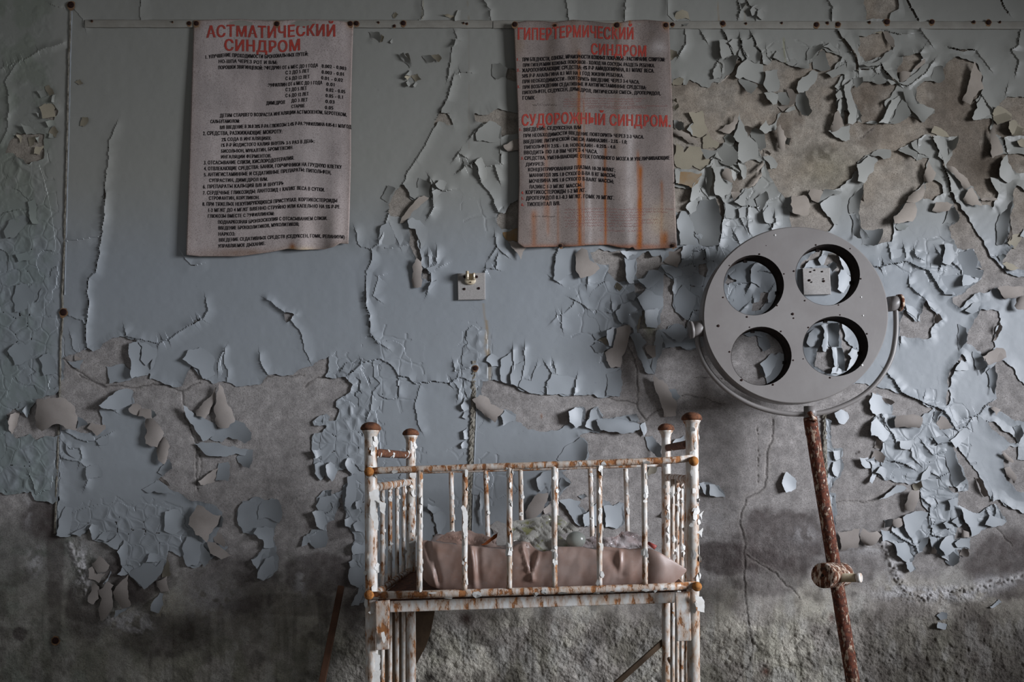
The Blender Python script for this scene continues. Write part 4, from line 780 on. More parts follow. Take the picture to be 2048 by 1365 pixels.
def poly_sdf(pts):
    dist = np.full(XX.shape, WIN)
    tog = np.zeros((NYY, NXX + 1), np.int32)
    n = len(pts)
    for i in range(n):
        a, b = pts[i], pts[(i + 1) % n]
        stamp(dist, a, b)
        ya, yb = a[1], b[1]
        if ya == yb:
            continue
        lo_, hi_ = (ya, yb) if ya < yb else (yb, ya)
        j0, j1 = int(math.ceil((lo_ - GY[0]) / G)), int(math.ceil((hi_ - GY[0]) / G))
        j0, j1 = max(0, j0), min(NYY, j1)
        if j0 >= j1:
            continue
        ys = GY[j0:j1]
        xc = a[0] + (ys - ya) * (b[0] - a[0]) / (yb - ya)
        ci = np.clip(np.ceil((xc - GX[0]) / G).astype(int), 0, NXX)
        np.add.at(tog, (np.arange(j0, j1), ci), 1)
    inside = (np.cumsum(tog, axis=1)[:, :NXX] & 1).astype(bool)
    return np.where(inside, dist, -dist)

D = np.full(XX.shape, WIN)
for sgn, pts in OPS:
    s = poly_sdf(fractal(pts))
    D = np.minimum(D, -s) if sgn == '-' else np.maximum(D, s)
# broken edges: small bites and ragged teeth
rag = fbm(XX / 13.0, YY / 13.0, 3, 3) - 0.5
D = D + rag * 5.0 * np.exp(-(D / 14.0) ** 2)

CR = np.full(XX.shape, WIN)          # distance to the crack lines, less their half width
CRL = np.zeros(XX.shape)
for tile, wpx, mm, pts in CRACKS:
    q = T(tile, pts)
    d = np.full(XX.shape, WIN)
    sd_ = np.full(XX.shape, -1.0)
    # open polyline: subdivide each leg once with jitter
    line_ = [np.array(q[0], float)]
    for a, b in zip(q[:-1], q[1:]):
        a, b = np.array(a, float), np.array(b, float)
        L = np.hypot(*(b - a))
        m = max(1, int(L / 8))
        nrm = np.array([-(b - a)[1], (b - a)[0]]) / max(L, 1e-6)
        for k in range(1, m + 1):
            j = random.uniform(-1.6, 1.6) if k < m else 0
            line_.append(a + (b - a) * k / m + nrm * j)
    for a, b in zip(line_[:-1], line_[1:]):
        stamp(d, a, b, sd_)
    near = (d < 26) & (sd_ > 0)
    CRL[near] = np.maximum(CRL[near], 1.6 * mm * (1 - d[near] / 26.0) ** 2.6 * (0.5 + 0.8 * vnoise(XX[near] / 40, YY[near] / 40, 9)))
    CR = np.minimum(CR, d - wpx * 0.5)
D = np.minimum(D, CR)

# alligator plates
mask = np.zeros(XX.shape)
cell = np.full(XX.shape, 30.0)
for cx, cy, rx, ry, cs, st in SCALES:
    w = st * np.exp(-1.2 * (((XX - cx) / rx) ** 2 + ((YY - cy) / ry) ** 2))
    cell = np.where(w > mask, cs, cell)
    mask = np.maximum(mask, w)
mask *= sst(0.28, 0.62, fbm(XX / 55.0, YY / 55.0, 21, 3) + 0.12)
wx = XX + 9 * (fbm(XX / 20, YY / 20, 31, 2) - 0.5)
wy = YY + 9 * (fbm(XX / 20, YY / 20, 33, 2) - 0.5)
PL = np.zeros(XX.shape)
PE = np.full(XX.shape, 20.0)
for cs in sorted(set(s[4] for s in SCALES)):
    sel = (cell == cs) & (mask > 0.05)
    if not sel.any():
        continue
    ux, uy = wx[sel] / cs, wy[sel] / cs
    bx, by = np.floor(ux).astype(int), np.floor(uy).astype(int)
    f1 = np.full(ux.shape, 9.0); f2 = np.full(ux.shape, 9.0); ox = np.zeros(ux.shape); oy = np.zeros(ux.shape); hid = np.zeros(ux.shape)
    for dx in (-1, 0, 1):
        for dy in (-1, 0, 1):
            cx, cy = bx + dx, by + dy
            px_ = cx + 0.15 + 0.7 * _LAT[cy & 255, cx & 255]
            py_ = cy + 0.15 + 0.7 * _LAT[cx & 255, (cy + 77) & 255]
            d = np.hypot(ux - px_, uy - py_)
            closer = d < f1
            f2 = np.where(closer, f1, np.minimum(f2, d))
            hid = np.where(closer, _LAT[(cy + 13) & 255, (cx + 5) & 255], hid)
            ox = np.where(closer, ux - px_, ox); oy = np.where(closer, uy - py_, oy)
            f1 = np.where(closer, d, f1)
    PE[sel] = (f2 - f1) * 0.5 * cs
    ang = hid * 6.283
    PL[sel] = mask[sel] * (3.2 * np.clip(f1, 0, 1) ** 2 + 3.2 * (ox * np.cos(ang) + oy * np.sin(ang)) * (hid > 0.25))
D = np.where((mask > 0.30), np.minimum(D, PE - 0.9 * mask), D)

# heights of the coat, metres proud of the plaster
n_amp = fbm(XX / 60.0, YY / 60.0, 41, 3)
wid = 7 + 26 * fbm(XX / 90.0, YY / 90.0, 43, 2)
amp = 0.0015 + 0.016 * np.clip(n_amp - 0.34, 0, 1) ** 1.3
e = np.clip(1 - np.clip(D, 0, None) / wid, 0, 1)
Dh = D
HC = 0.0012 + amp * e ** 2 + 0.001 * CRL + 0.001 * PL * 0.36 - 0.0016 * np.exp(-(PE / 1.7) ** 2) * (mask > 0.2) + 0.0022 * (fbm(XX / 70.0, YY / 110.0, 51, 3) - 0.5) * sst(0.35, 0.6, fbm(XX / 200, YY / 200, 57, 2))
HC += 0.0006 * (fbm(XX / 14.0, YY / 14.0, 53, 2) - 0.5)
HC = np.clip(HC, 0.0004, 0.03)
lefts = sst(125, 85, XX)
HC += lefts * 0.004 * np.clip(fbm(XX / 16.0, YY / 16.0, 61, 3) - 0.45, 0, 1)

def grid_mesh(name, PX, PY, H, keep, tint=None, rough=None, smooth=True):
    ny, nx = PX.shape
    idx = np.arange(ny * nx).reshape(ny, nx)
    q = np.stack([idx[:-1, :-1], idx[1:, :-1], idx[1:, 1:], idx[:-1, 1:]], -1)[keep]
    used = np.zeros(ny * nx, bool)
    used[q.ravel()] = True
    remap = np.cumsum(used) - 1
    q = remap[q]
    d = DW - H
    V = np.stack([(PX - 1024.0) * d / FPX, d - DW, CAMZ + (HOR - PY) * d / FPX], -1).reshape(-1, 3)[used]
    me = bpy.data.meshes.new(name)
    me.vertices.add(len(V))
    me.vertices.foreach_set('co', V.astype(np.float32).ravel())
    me.loops.add(q.size)
    me.loops.foreach_set('vertex_index', q.astype(np.int32).ravel())
    me.polygons.add(len(q))
    me.polygons.foreach_set('loop_start', np.arange(0, q.size, 4, dtype=np.int32))
    me.polygons.foreach_set('use_smooth', np.full(len(q), smooth))
    if tint is not None:
        a = me.attributes.new('tint', 'FLOAT_COLOR', 'POINT')
        c = np.concatenate([tint.reshape(-1, 3)[used], np.ones((len(V), 1))], 1)
        a.data.foreach_set('color', c.astype(np.float32).ravel())
    if rough is not None:
        a = me.attributes.new('rough', 'FLOAT', 'POINT')
        a.data.foreach_set('value', rough.reshape(-1)[used].astype(np.float32))
    me.update(calc_edges=True)
    me.validate()
    return me

# the solid wall behind
mb = MB().box((-3.0, 0.004, 0.0), (4.4, 0.25, 3.0))
wall = mb.build('wall_back', M['room'])
wall.location = wall.location
tag(wall, 'peeling blue-grey painted plaster wall behind the cot', 'wall', None, 'structure')

# coat mesh, border vertices snapped onto the torn outline
gy_, gx_ = np.gradient(D, G)
g2 = np.clip(gx_ ** 2 + gy_ ** 2, 0.3, None)
snap = (D < 0) & (D > -1.6 * G)
SX = np.where(snap, XX - np.clip(D * gx_ / g2, -2.4, 2.4), XX)
SY = np.where(snap, YY - np.clip(D * gy_ / g2, -2.4, 2.4), YY)
c4 = lambda f, A: f(f(A[:-1, :-1], A[1:, :-1]), f(A[1:, 1:], A[:-1, 1:]))
keep = (c4(np.minimum, D) > -1.45 * G) & (c4(np.maximum, D) > 0.25)

def blob(cx, cy, rx, ry, p=1.0, X=XX, Y=YY):
    return np.exp(-p * (((X - cx) / rx) ** 2 + ((Y - cy) / ry) ** 2))

# colour of the coat: warmer towards the top, plus its own dirt, mould and drips
tint = np.ones(XX.shape + (3,))
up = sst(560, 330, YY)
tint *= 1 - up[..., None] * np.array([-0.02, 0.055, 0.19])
mould = lefts * sst(0.40, 0.62, fbm(XX / 30, YY / 45, 71, 4)) * 0.6
tint *= 1 - mould[..., None] * np.array([0.22, 0.16, 0.24])
tint *= 1 - (lefts * 0.12)[..., None] * np.array([1.0, 0.8, 0.9])
def drip(x0, y0, x1, y1, w, c, s, wob=6.0):
    global tint
    t = np.clip((YY - y0) / max(1, y1 - y0), 0, 1)
    xc = x0 + (x1 - x0) * t + wob * (vnoise(YY / 25.0, YY * 0 + x0, 3) - 0.5)
    m = np.exp(-((XX - xc) / w) ** 2) * ((YY > y0) & (YY < y1)) * s * sst(0.25, 0.6, vnoise(XX / 5, YY / 16, 8) + 0.1)
    tint = tint * (1 - m[..., None] * (1 - np.array(c)))
for a in [(968, 606, 972, 660, 2.5, (1.0, 0.80, 0.60), 0.7), (966, 655, 985, 770, 4.0, (1.0, 0.78, 0.55), 0.8), (975, 640, 978, 720, 3.0, (0.98, 0.75, 0.5), 0.8),
          (1434, 0, 1438, 44, 1.6, (0.95, 0.72, 0.52), 0.9, 2), (1493, 0, 1491, 44, 2.2, (0.95, 0.72, 0.52), 0.9, 2), (935, 0, 937, 40, 1.3, (0.85, 0.7, 0.5), 0.8, 2),
          (1567, 60, 1571, 130, 1.8, (0.92, 0.9, 0.62), 0.8, 2), (845, 0, 845, 40, 1.3, (0.82, 0.74, 0.55), 0.7, 2), (937, 60, 938, 300, 1.0, (0.9, 0.8, 0.72), 0.5, 1)]:
    drip(*a)
dots = 0.6 * (vnoise(XX / 3.1, YY / 3.1, 77) > 0.972) * sst(0.45, 0.7, fbm(XX / 120, YY / 120, 78, 2)) * 0.25
tint *= 1 - dots[..., None]
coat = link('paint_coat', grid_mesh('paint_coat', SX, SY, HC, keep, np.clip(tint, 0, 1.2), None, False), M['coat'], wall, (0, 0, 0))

# plaster, only where the coat does not cover it
gp = 2
st_ = (slice(None, None, gp // 2 if gp > 1 else 1),) * 2
PXp, PYp, Dp = XX, YY, D
rough_map = np.clip(sst(1190, 1290, YY + 30 * (fbm(XX / 60, YY / 60, 81, 2) - 0.5)) * (0.35 + 0.65 * sst(540, 760, XX)) + blob(1500, 1120, 120, 60) * 0.3 + blob(1880, 1190, 140, 22) * 0.8 + blob(270, 1245, 60, 25) * 0.5 + blob(160, 1140, 18, 60) * 0.6, 0, 1)
mid = np.array(lin((172, 167, 164)))
pt = np.ones(XX.shape + (3,)) * mid
n1 = fbm(XX / 150, YY / 150, 83, 5)
pt *= (0.80 + 0.40 * n1)[..., None]
pt *= (0.72 + 0.5 * fbm(XX / 16, YY / 16, 201, 4))[..., None]
pt *= (0.90 + 0.2 * vnoise(XX / 3.0, YY / 3.0, 203))[..., None]
def stain_or_shade(m, c):
    global pt
    m = np.clip(m, 0, 1)[..., None]
    pt = pt * (1 - m) + np.array(lin(c)) * m
nz = fbm(XX / 45, YY / 45, 85, 4)
nf = fbm(XX / 12, YY / 12, 87, 3)
upr = sst(560, 300, YY) * sst(1200, 1400, XX)
stain_or_shade(upr * 0.55 * sst(0.3, 0.7, nz), (168, 157, 148))
stain_or_shade(upr * 0.7 * sst(0.56, 0.68, fbm(XX / 90, YY / 90, 89, 4)), (124, 115, 109))
stain_or_shade(blob(1640, 310, 34, 26) * 0.8 * sst(0.3, 0.6, nf), (84, 77, 74)); stain_or_shade(blob(1970, 330, 40, 30) * 0.9, (96, 88, 82)); stain_or_shade(blob(1660, 340, 60, 45) * 0.4, (140, 138, 118))
stain_or_shade(blob(1730, 210, 30, 40) * 0.4, (118, 106, 98)); stain_or_shade(blob(1880, 130, 60, 60) * 0.4 * nz, (120, 112, 104))
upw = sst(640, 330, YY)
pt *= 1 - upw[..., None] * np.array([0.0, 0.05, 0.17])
low = sst(1130, 1230, YY + 70 * (nz - 0.5))
stain_or_shade(low * 0.85, (158, 152, 144))
stain_or_shade(low * sst(0.46, 0.64, fbm(XX / 70, YY / 70, 91, 4)) * 0.8, (186, 181, 168))
stain_or_shade(low * sst(0.50, 0.66, fbm(XX / 40, YY / 60, 93, 4)) * 0.6, (104, 97, 91))
moss = sst(1150, 1330, YY) * sst(0.42, 0.62, fbm(XX / 50, YY / 60, 95, 4)) * (0.75 - 0.35 * sst(500, 900, XX))
stain_or_shade(moss * 0.75, (94, 96, 72))
leftlow = sst(330, 60, XX) * sst(990, 1080, YY)
stain_or_shade(sst(1250, 1350, YY) * sst(1380, 1420, XX) * sst(1300, 1000, YY) * 0.0, (90, 90, 90))
stain_or_shade(sst(1220, 1340, YY) * sst(800, 500, XX) * 0.45 * sst(0.3, 0.6, nz), (98, 98, 84))
stain_or_shade(sst(1190, 1300, YY) * sst(1640, 1840, XX) * 0.75, (92, 89, 79))
stain_or_shade(leftlow * 0.5, (104, 108, 98)); stain_or_shade(leftlow * sst(0.45, 0.65, nz) * 0.7, (122, 128, 118))
veil = sst(0.50, 0.72, fbm(XX / 26, YY / 48, 211, 4)) * sst(1080, 1180, YY)
pt *= (1 + 0.45 * sst(1120, 1230, YY))[..., None]  # low wall painted lighter, to lift the shade around the cot
stain_or_shade(veil * 0.65, (190, 187, 180))
stain_or_shade(sst(1100, 1200, YY) * sst(800, 650, XX) * 0.35, (168, 166, 156))  # lower left painted lighter too, against the cot's shadow
stain_or_shade(blob(1440, 900, 110, 90) * 0.5, (122, 117, 114))  # shadow of the lamp head, painted into the plaster colour
drk = sst(0.54, 0.70, fbm(XX / 34, YY / 40, 213, 5)) * sst(1060, 1160, YY)
stain_or_shade(drk * 0.5, (86, 80, 74))
runs = sst(0.60, 0.75, fbm(XX / 9, YY / 150, 215, 3)) * sst(1150, 1250, YY)
stain_or_shade(runs * 0.35, (96, 92, 82))
for cx, cy, rx, ry, s in [(1560, 1080, 90, 60, 0.8), (1440, 1118, 60, 30, 0.85), (1530, 1150, 70, 40, 0.6), (640, 1150, 70, 40, 0.7), (470, 1170, 80, 50, 0.55), (330, 1270, 80, 40, 0.5),
                          (270, 1150, 60, 50, 0.8), (170, 1220, 40, 60, 0.6), (90, 1040, 50, 40, 0.85), (110, 1110, 16, 190, 0.55), (2010, 1130, 70, 60, 0.8), (720, 1230, 30, 90, 0.6),
                          (1990, 1290, 90, 90, 0.5), (1800, 1300, 70, 100, 0.45), (1690, 1130, 60, 40, 0.35), (1290, 1240, 30, 60, 0.4), (660, 1060, 50, 20, 0.4), (600, 1210, 150, 20, 0.4), (40, 1270, 14, 14, 0.8)]:
    stain_or_shade(sst(0.30, 0.52, blob(cx, cy, rx * 1.25, ry * 1.25, 1.0) * (0.45 + 0.9 * (nz * 0.7 + nf * 0.3))) * s * (0.65 + 0.5 * nf), (88, 79, 77))
for cx, cy, rx, ry, s in [(165, 1130, 16, 50, 0.9), (260, 1245, 40, 22, 0.8), (1850, 1188, 90, 14, 0.95), (1790, 1150, 14, 40, 0.8), (1990, 1165, 45, 14, 0.7), (70, 1120, 14, 30, 0.7), (600, 1165, 14, 40, 0.5),
                          (1740, 1090, 60, 20, 0.5), (420, 1200, 60, 50, 0.35), (55, 1020, 10, 40, 0.4), (1940, 1185, 40, 12, 0.8), (1610, 1070, 30, 20, 0.35), (1420, 1040, 50, 40, 0.25)]:
    stain_or_shade(blob(cx, cy, rx, ry, 1.3) * s * 1.3 * sst(0.36, 0.56, nf), (216, 214, 214))
stain_or_shade(blob(933, 1238, 14, 14) * 0.9, (66, 48, 42)); stain_or_shade(blob(860, 1355, 16, 14) * 0.95, (40, 32, 28)); stain_or_shade(blob(1532, 1344, 9, 9) * 0.9, (88, 52, 40)); stain_or_shade(blob(1663, 1236, 6, 8) * 0.8, (92, 58, 48))
stain_or_shade(blob(1718, 905, 3, 3), (60, 52, 48)); stain_or_shade(blob(1712, 908, 2, 2), (60, 52, 48)); stain_or_shade(blob(1712, 740, 10, 14) * 0.9, (92, 50, 40))
stain_or_shade(blob(1083, 833, 2, 5) * 0.8, (140, 92, 52)); stain_or_shade(blob(1300, 640, 12, 30) * 0.8, (140, 142, 104)); stain_or_shade(blob(1180, 1310, 12, 26) * 0.5, (108, 108, 110))
pc = np.full(XX.shape, WIN)
for tile, wpx, pts in PLASTER_CRACKS:
    q = T(tile, pts)
    d = np.full(XX.shape, WIN)
    for a, b in zip(q[:-1], q[1:]):
        a, b = np.array(a, float), np.array(b, float)
        L = np.hypot(*(b - a)); m = max(1, int(L / 6)); nrm = np.array([-(b - a)[1], (b - a)[0]]) / max(L, 1e-6)
        prev, off = a, 0.0
        for k in range(1, m + 1):
            off = 0.75 * off + random.uniform(-1.9, 1.9)
            cur = a + (b - a) * k / m + nrm * (off if k < m else 0)
            stamp(d, prev, cur)
            prev = cur
    pc = np.minimum(pc, d * 2.2 / wpx * (0.7 + 0.8 * vnoise(XX / 14, YY / 14, 231)))
groove = np.exp(-(pc / 1.15) ** 2)
stain_or_shade(groove * 0.7, (66, 58, 54))
stain_or_shade(np.exp(-((pc - 4) / 2.5) ** 2) * 0.25, (172, 165, 158))
salt = np.full(XX.shape, WIN)
for q in ([(1765, 1085), (1785, 1130), (1800, 1165), (1822, 1190), (1852, 1198), (1890, 1184), (1940, 1180), (1985, 1170), (2048, 1152)], [(140, 1090), (152, 1120), (165, 1150), (172, 1185)], [(215, 1240), (240, 1252), (275, 1262), (300, 1250)]):
    for a, b in zip(q[:-1], q[1:]):
        stamp(salt, np.array(a, float), np.array(b, float))
sm = np.exp(-(salt / 8.0) ** 2)
stain_or_shade(sm * sst(0.34, 0.52, nf) * 0.9, (206, 203, 202))
HP = -0.0005 + 0.0012 * (fbm(XX / 40, YY / 40, 97, 3) - 0.5) - 0.0035 * groove
HP = HP + rough_map * (0.010 * (fbm(XX / 11, YY / 11, 99, 3) - 0.5) + 0.012 * (fbm(XX / 45, YY / 45, 101, 3) - 0.5) + 0.0045 * (vnoise(XX / 4.2, YY / 4.2, 103) - 0.5)) + sm * 0.010 * vnoise(XX / 4.0, YY / 4.0, 241)
HP = np.clip(HP, -0.0038, 0.02)
HP = np.where(D > -2, np.minimum(HP, 0.0002), HP)
pkeep = c4(np.minimum, D) < 9.0
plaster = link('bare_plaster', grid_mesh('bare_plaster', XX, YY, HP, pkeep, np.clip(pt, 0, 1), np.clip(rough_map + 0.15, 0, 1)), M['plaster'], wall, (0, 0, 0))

def coat_h(px, py):
    i = int(np.clip(round((px - GX[0]) / G), 0, NXX - 1)); j = int(np.clip(round((py - GY[0]) / G), 0, NYY - 1))
    return float(HC[j, i]) if D[j, i] > 0 else 0.0

BACK = {'b': 'g', 'g': 'b', 'c': 'g', 'y': 'g', 'd': 'g'}
def flake(mk, ang, hmm, pts, rank):
    roll = mk.isupper()
    k = mk.lower()
    out = fractal(pts, 0.13, 5.0)
    xs = [p[0] for p in out]; ys = [p[1] for p in out]
    w, h = max(xs) - min(xs), max(ys) - min(ys)
    step = max(2.5, min(w, h) / (9 if roll else 6))
    a = math.radians(ang)
    ux, uy = math.cos(a), -math.sin(a)
    s_ = [x * ux + y * uy for x, y in out]
    s0, s1 = min(s_), max(s_)
    inner = []
    yy = min(ys) + step / 2
    arr = np.array(out)
    def inside(x, y):
        c = False
        j = len(out) - 1
        for i in range(len(out)):
            if (arr[i, 1] > y) != (arr[j, 1] > y) and x < (arr[j, 0] - arr[i, 0]) * (y - arr[i, 1]) / (arr[j, 1] - arr[i, 1]) + arr[i, 0]:
                c = not c
            j = i
        return c
    while yy < max(ys):
        xx = min(xs) + step / 2
        while xx < max(xs):
            if inside(xx, yy) and np.min(np.hypot(arr[:, 0] - xx, arr[:, 1] - yy)) > step * 0.45:
                inner.append((xx, yy))
            xx += step
        yy += step
    v2 = [Vector((float(x), float(-y))) for x, y in out] + [Vector((x, -y)) for x, y in inner]
    face = [list(range(len(out)))[::-1]] if sum(out[i][0] * -out[(i + 1) % len(out)][1] - out[(i + 1) % len(out)][0] * -out[i][1] for i in range(len(out))) < 0 else [list(range(len(out)))]
    r = delaunay_2d_cdt(v2, [], face, 1, 1e-4)
    nv, nf_ = r[0], [tuple(f) for f in r[2]]
    base = 0.0014 + 0.00025 * (rank % 5)
    cxm = sum(xs) / len(xs); cym = sum(ys) / len(ys)
    base += min(0.005, coat_h(cxm, cym) * 0.7)
    ph = random.uniform(0, 6.28)
    wide = max(8.0, s1 - s0)
    H = hmm * 0.001 * (1.35 if roll else 2.0)
    pw = random.uniform(1.5, 2.3)
    tilt = random.uniform(-0.25, 0.25)
    mid_ = random.uniform(0.45, 0.62)
    front, back, tin = [], [], []
    i0 = int(np.clip((cxm - GX[0]) / G, 0, NXX - 1)); j0 = int(np.clip((cym - GY[0]) / G, 0, NYY - 1))
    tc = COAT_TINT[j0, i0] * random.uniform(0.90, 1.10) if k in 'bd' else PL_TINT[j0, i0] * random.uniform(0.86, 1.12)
    for p in nv:
        x, y = p[0], -p[1]
        t = ((x * ux + y * uy) - s0) / max(1e-6, s1 - s0)
        q = (-x * uy + y * ux)
        if roll:
            c_ = (t - mid_) / (mid_ if t < mid_ else 1.35 * (1 - mid_))
            hh = H * (0.12 + 0.88 * math.sqrt(max(0.0, 1 - 0.97 * c_ * c_))) * (0.85 + 0.2 * math.sin(q / (0.8 * wide) + ph))
        else:
            hh = H * t ** pw * (0.85 + 0.3 * math.sin(q / (0.55 * wide) + ph)) + 0.0016 * abs(tilt) * math.sin(q / 14.0 + ph)
        hh += 0.0005 * math.sin(x / 7.0 + ph) * math.sin(y / 9.0)
        hh = base + max(0, hh)
        front.append(P(x, y, hh)); back.append(P(x, y, hh - 0.0006))
    n = len(nv)
    cnt = {}
    for f in nf_:
        for e in zip(f, f[1:] + f[:1]):
            cnt[e] = cnt.get(e, 0) + 1
    rim_ = [e for e in cnt if (e[1], e[0]) not in cnt]
    verts = front + back
    faces = list(nf_) + [tuple(i + n for i in f[::-1]) for f in nf_]
    nfr = len(nf_)
    for a_, b_ in rim_:
        m_ = len(verts)
        verts += [front[a_], front[b_], back[b_], back[a_]]
        faces.append((m_ + 1, m_, m_ + 3, m_ + 2))
    mi = [k] * nfr + [BACK[k]] * nfr + [BACK[k] if k in 'bd' else k] * len(rim_)
    # face outwards
    a0, b0, c0 = (verts[i] for i in faces[0][:3])
    if (b0 - a0).cross(c0 - a0).y > 0:
        faces = [f[::-1] for f in faces]
    return verts, faces, mi, tc

def flake_object(name, verts, faces, mats, tints):
    slots = sorted(set(mats))
    o = centred(name, verts, faces, [M[q] for q in slots], wall, True)
    o.data.polygons.foreach_set('material_index', [slots.index(q) for q in mats])
    at = o.data.attributes.new('tint', 'FLOAT_COLOR', 'POINT')
    at.data.foreach_set('color', np.concatenate([np.array(tints), np.ones((len(verts), 1))], 1).astype(np.float32).ravel())
    return o

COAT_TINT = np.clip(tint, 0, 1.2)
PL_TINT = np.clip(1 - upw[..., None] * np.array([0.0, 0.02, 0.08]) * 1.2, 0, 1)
def area_px(tile, pts):
    q = T(tile, pts)
    return abs(sum(q[i][0] * q[(i + 1) % len(q)][1] - q[(i + 1) % len(q)][0] * q[i][1] for i in range(len(q)))) / 2
cut = sorted((area_px(f[0], f[4]) for f in FLAKES), reverse=True)[min(len(FLAKES) - 1, 294)]
small = [[], [], [], []]
for i, (tile, mk, ang, mm, pts) in enumerate(FLAKES):
    v_, f_, m_, t_ = flake(mk, ang, mm, T(tile, pts), i)
    if area_px(tile, pts) > cut:
        flake_object('paint_flake', v_, f_, m_, [t_] * len(v_))
    else:                                   # the smallest are one part
        b_ = len(small[0])
        small[0] += v_
        small[1] += [tuple(q + b_ for q in f) for f in f_]
        small[2] += m_
        small[3] += [t_] * len(v_)
so = flake_object('small_paint_flakes', *small)
so['kind'] = 'stuff'
print('flakes', len(FLAKES), 'coat faces', len(coat.data.polygons), 'plaster faces', len(plaster.data.polygons))
# ------------------------------------------------------------------ rest of the room (outside the frame)
fl = MB().box((-3.0, -4.6, -0.1), (4.4, 0.25, 0.0)).build('floor', M['floor']); tag(fl, 'dusty grey floor below the frame', 'floor', None, 'structure')
ce = MB().box((-3.0, -4.6, 3.0), (4.4, 0.25, 3.1)).build('ceiling', M['room']); tag(ce, 'pale ceiling above the frame', 'ceiling', None, 'structure')
wr = MB()
wr.box((4.35, -4.6, 0), (4.5, 0.25, 0.9)).box((4.35, -4.6, 2.95), (4.5, 0.25, 3.0)).box((4.35, -4.6, 0.9), (4.5, -3.2, 2.95)).box((4.35, -1.4, 0.9), (4.5, 0.25, 2.95))
wr = wr.build('wall_right', M['room']); tag(wr, 'plain wall with the window, right of the frame', 'wall', None, 'structure')

# ------------------------------------------------------------------ nails, battens, cable strips
def nail(px, py, r, parent, h, halo=True):
    m = MB()
    rr = r / 555.0
    c = P(px, py, h)
    n = 10
    ring = lambda k, dy: [(c.x + rr * k * math.cos(2 * math.pi * i / n) * random.uniform(0.92, 1.08), c.y - dy, c.z + rr * k * math.sin(2 * math.pi * i / n)) for i in range(n)]
    m.v = [Vector(v) for v in ring(1.0, 0.0) + ring(0.95, 0.0022) + ring(0.55, 0.0034)] + [Vector((c.x, c.y - 0.0036, c.z))]
    for a in (0, 1):
        for i in range(n):
            m.f.append((a * n + i, a * n + (i + 1) % n, (a + 1) * n + (i + 1) % n, (a + 1) * n + i))
    for i in range(n):
        m.f.append((2 * n + i, 2 * n + (i + 1) % n, 3 * n))
    nf = len(m.f)
    if halo:
        b = len(m.v)
        k = 14
        m.v.append(Vector((c.x, c.y - 0.0004, c.z - rr * 0.15)))
        for i in range(k):
            a = 2 * math.pi * i / k
            q = rr * random.uniform(1.1, 1.45)
            m.v.append(Vector((c.x + q * math.cos(a), c.y - 0.0002, c.z + q * math.sin(a) * (1.3 if math.sin(a) < 0 else 1.0))))
        for i in range(k):
            m.f.append((b, b + 1 + i, b + 1 + (i + 1) % k))
    o = m.build('nail', [M['nail'], M['nail_halo']], parent, False)
    for i in range(nf, len(o.data.polygons)):
        o.data.polygons[i].material_index = 1
    return o

def strip(name, pts, wpx, h, mat, parent=None, jag=0.0, hj=0.0, step=6):
    """a raised strip along a polyline on the wall"""
    dense = []
    for a, b in zip(pts[:-1], pts[1:]):
        L = math.hypot(b[0] - a[0], b[1] - a[1])
        m = max(1, int(L / step))
        for k in range(m):
            dense.append((a[0] + (b[0] - a[0]) * k / m, a[1] + (b[1] - a[1]) * k / m))
    dense.append(pts[-1])
    mb = MB()
    prof = [(-0.5, 0.0), (-0.42, 0.8), (-0.15, 1.0), (0.15, 1.0), (0.42, 0.8), (0.5, 0.0)]
    n = len(prof)
    for i, (x, y) in enumerate(dense):
        a, b = dense[max(0, i - 1)], dense[min(len(dense) - 1, i + 1)]
        dx, dy = b[0] - a[0], b[1] - a[1]
        L = math.hypot(dx, dy) or 1
        nx, ny = -dy / L, dx / L
        for (u, v) in prof:
            w = wpx * u + random.uniform(-jag, jag)
            mb.v.append(P(x + nx * w, y + ny * w, 0.0006 + h * v + (random.uniform(-hj, hj) if v > 0 else 0)))
    for i in range(len(dense) - 1):
        for k in range(n - 1):
            mb.f.append((i * n + k, i * n + k + 1, (i + 1) * n + k + 1, (i + 1) * n + k))
    mb.f.append(tuple(range(n)))
    mb.f.append(tuple((len(dense) - 1) * n + k for k in range(n))[::-1])
    return mb.build(name, mat, parent, False)

tr1 = strip('trim_1', [(170, 47.5), (560, 48), (985, 48.5)], 17, 0.008, M['trim'], None, 0.35, 0.0004, 14)
tag(tr1, 'painted wooden batten nailed along the top, left length', 'trim', None, 'structure')
tr2 = strip('trim_2', [(986.5, 49), (1400, 50), (1750, 50.5), (2112, 51)], 17, 0.0075, M['trim'], None, 0.35, 0.0004, 14)
tag(tr2, 'painted wooden batten nailed along the top, right length', 'trim', None, 'structure')
for x, y, r in [(378.5, 47, 4), (184, 42, 2), (345, 44, 1.6), (713, 47, 4.6), (807, 46.5, 4.8), (757, 45, 2), (789, 52, 2.6), (927, 46, 1.8), (934, 47.5, 2)]:
    nail(x, y, r, tr1, 0.0088)
for x, y, r in [(1345, 49, 3.6), (1446, 47, 4.6), (1492, 47, 2), (1563.5, 46, 2), (1633, 49.5, 4.8), (1655, 46, 2.6), (1676, 49, 4.6), (1739, 44.5, 2.4), (1774, 44, 5.4), (1864, 44, 4.6), (1947.5, 44, 3), (1977, 45, 5), (2000, 44, 2)]:
    nail(x, y, r, tr2, 0.0083)
tr3 = strip('trim_3', [(141, 20), (140, 95), (138, 98), (137, 140), (134, 280), (131, 390), (128, 500), (124, 590), (125, 640), (121, 680), (120, 740), (119, 800)], 5.0, 0.005, M['groove'], None, 0.4, 0.0006, 8)
tag(tr3, 'thin cable strip up the left of the wall, upper length', 'trim', None, 'structure')
strip('ridge', [(143.5, 22), (141, 95), (137, 280), (134, 390), (131, 500), (129, 590)], 3.0, 0.0045, M['b_plain'], tr3, 0.3, 0.0004, 8)
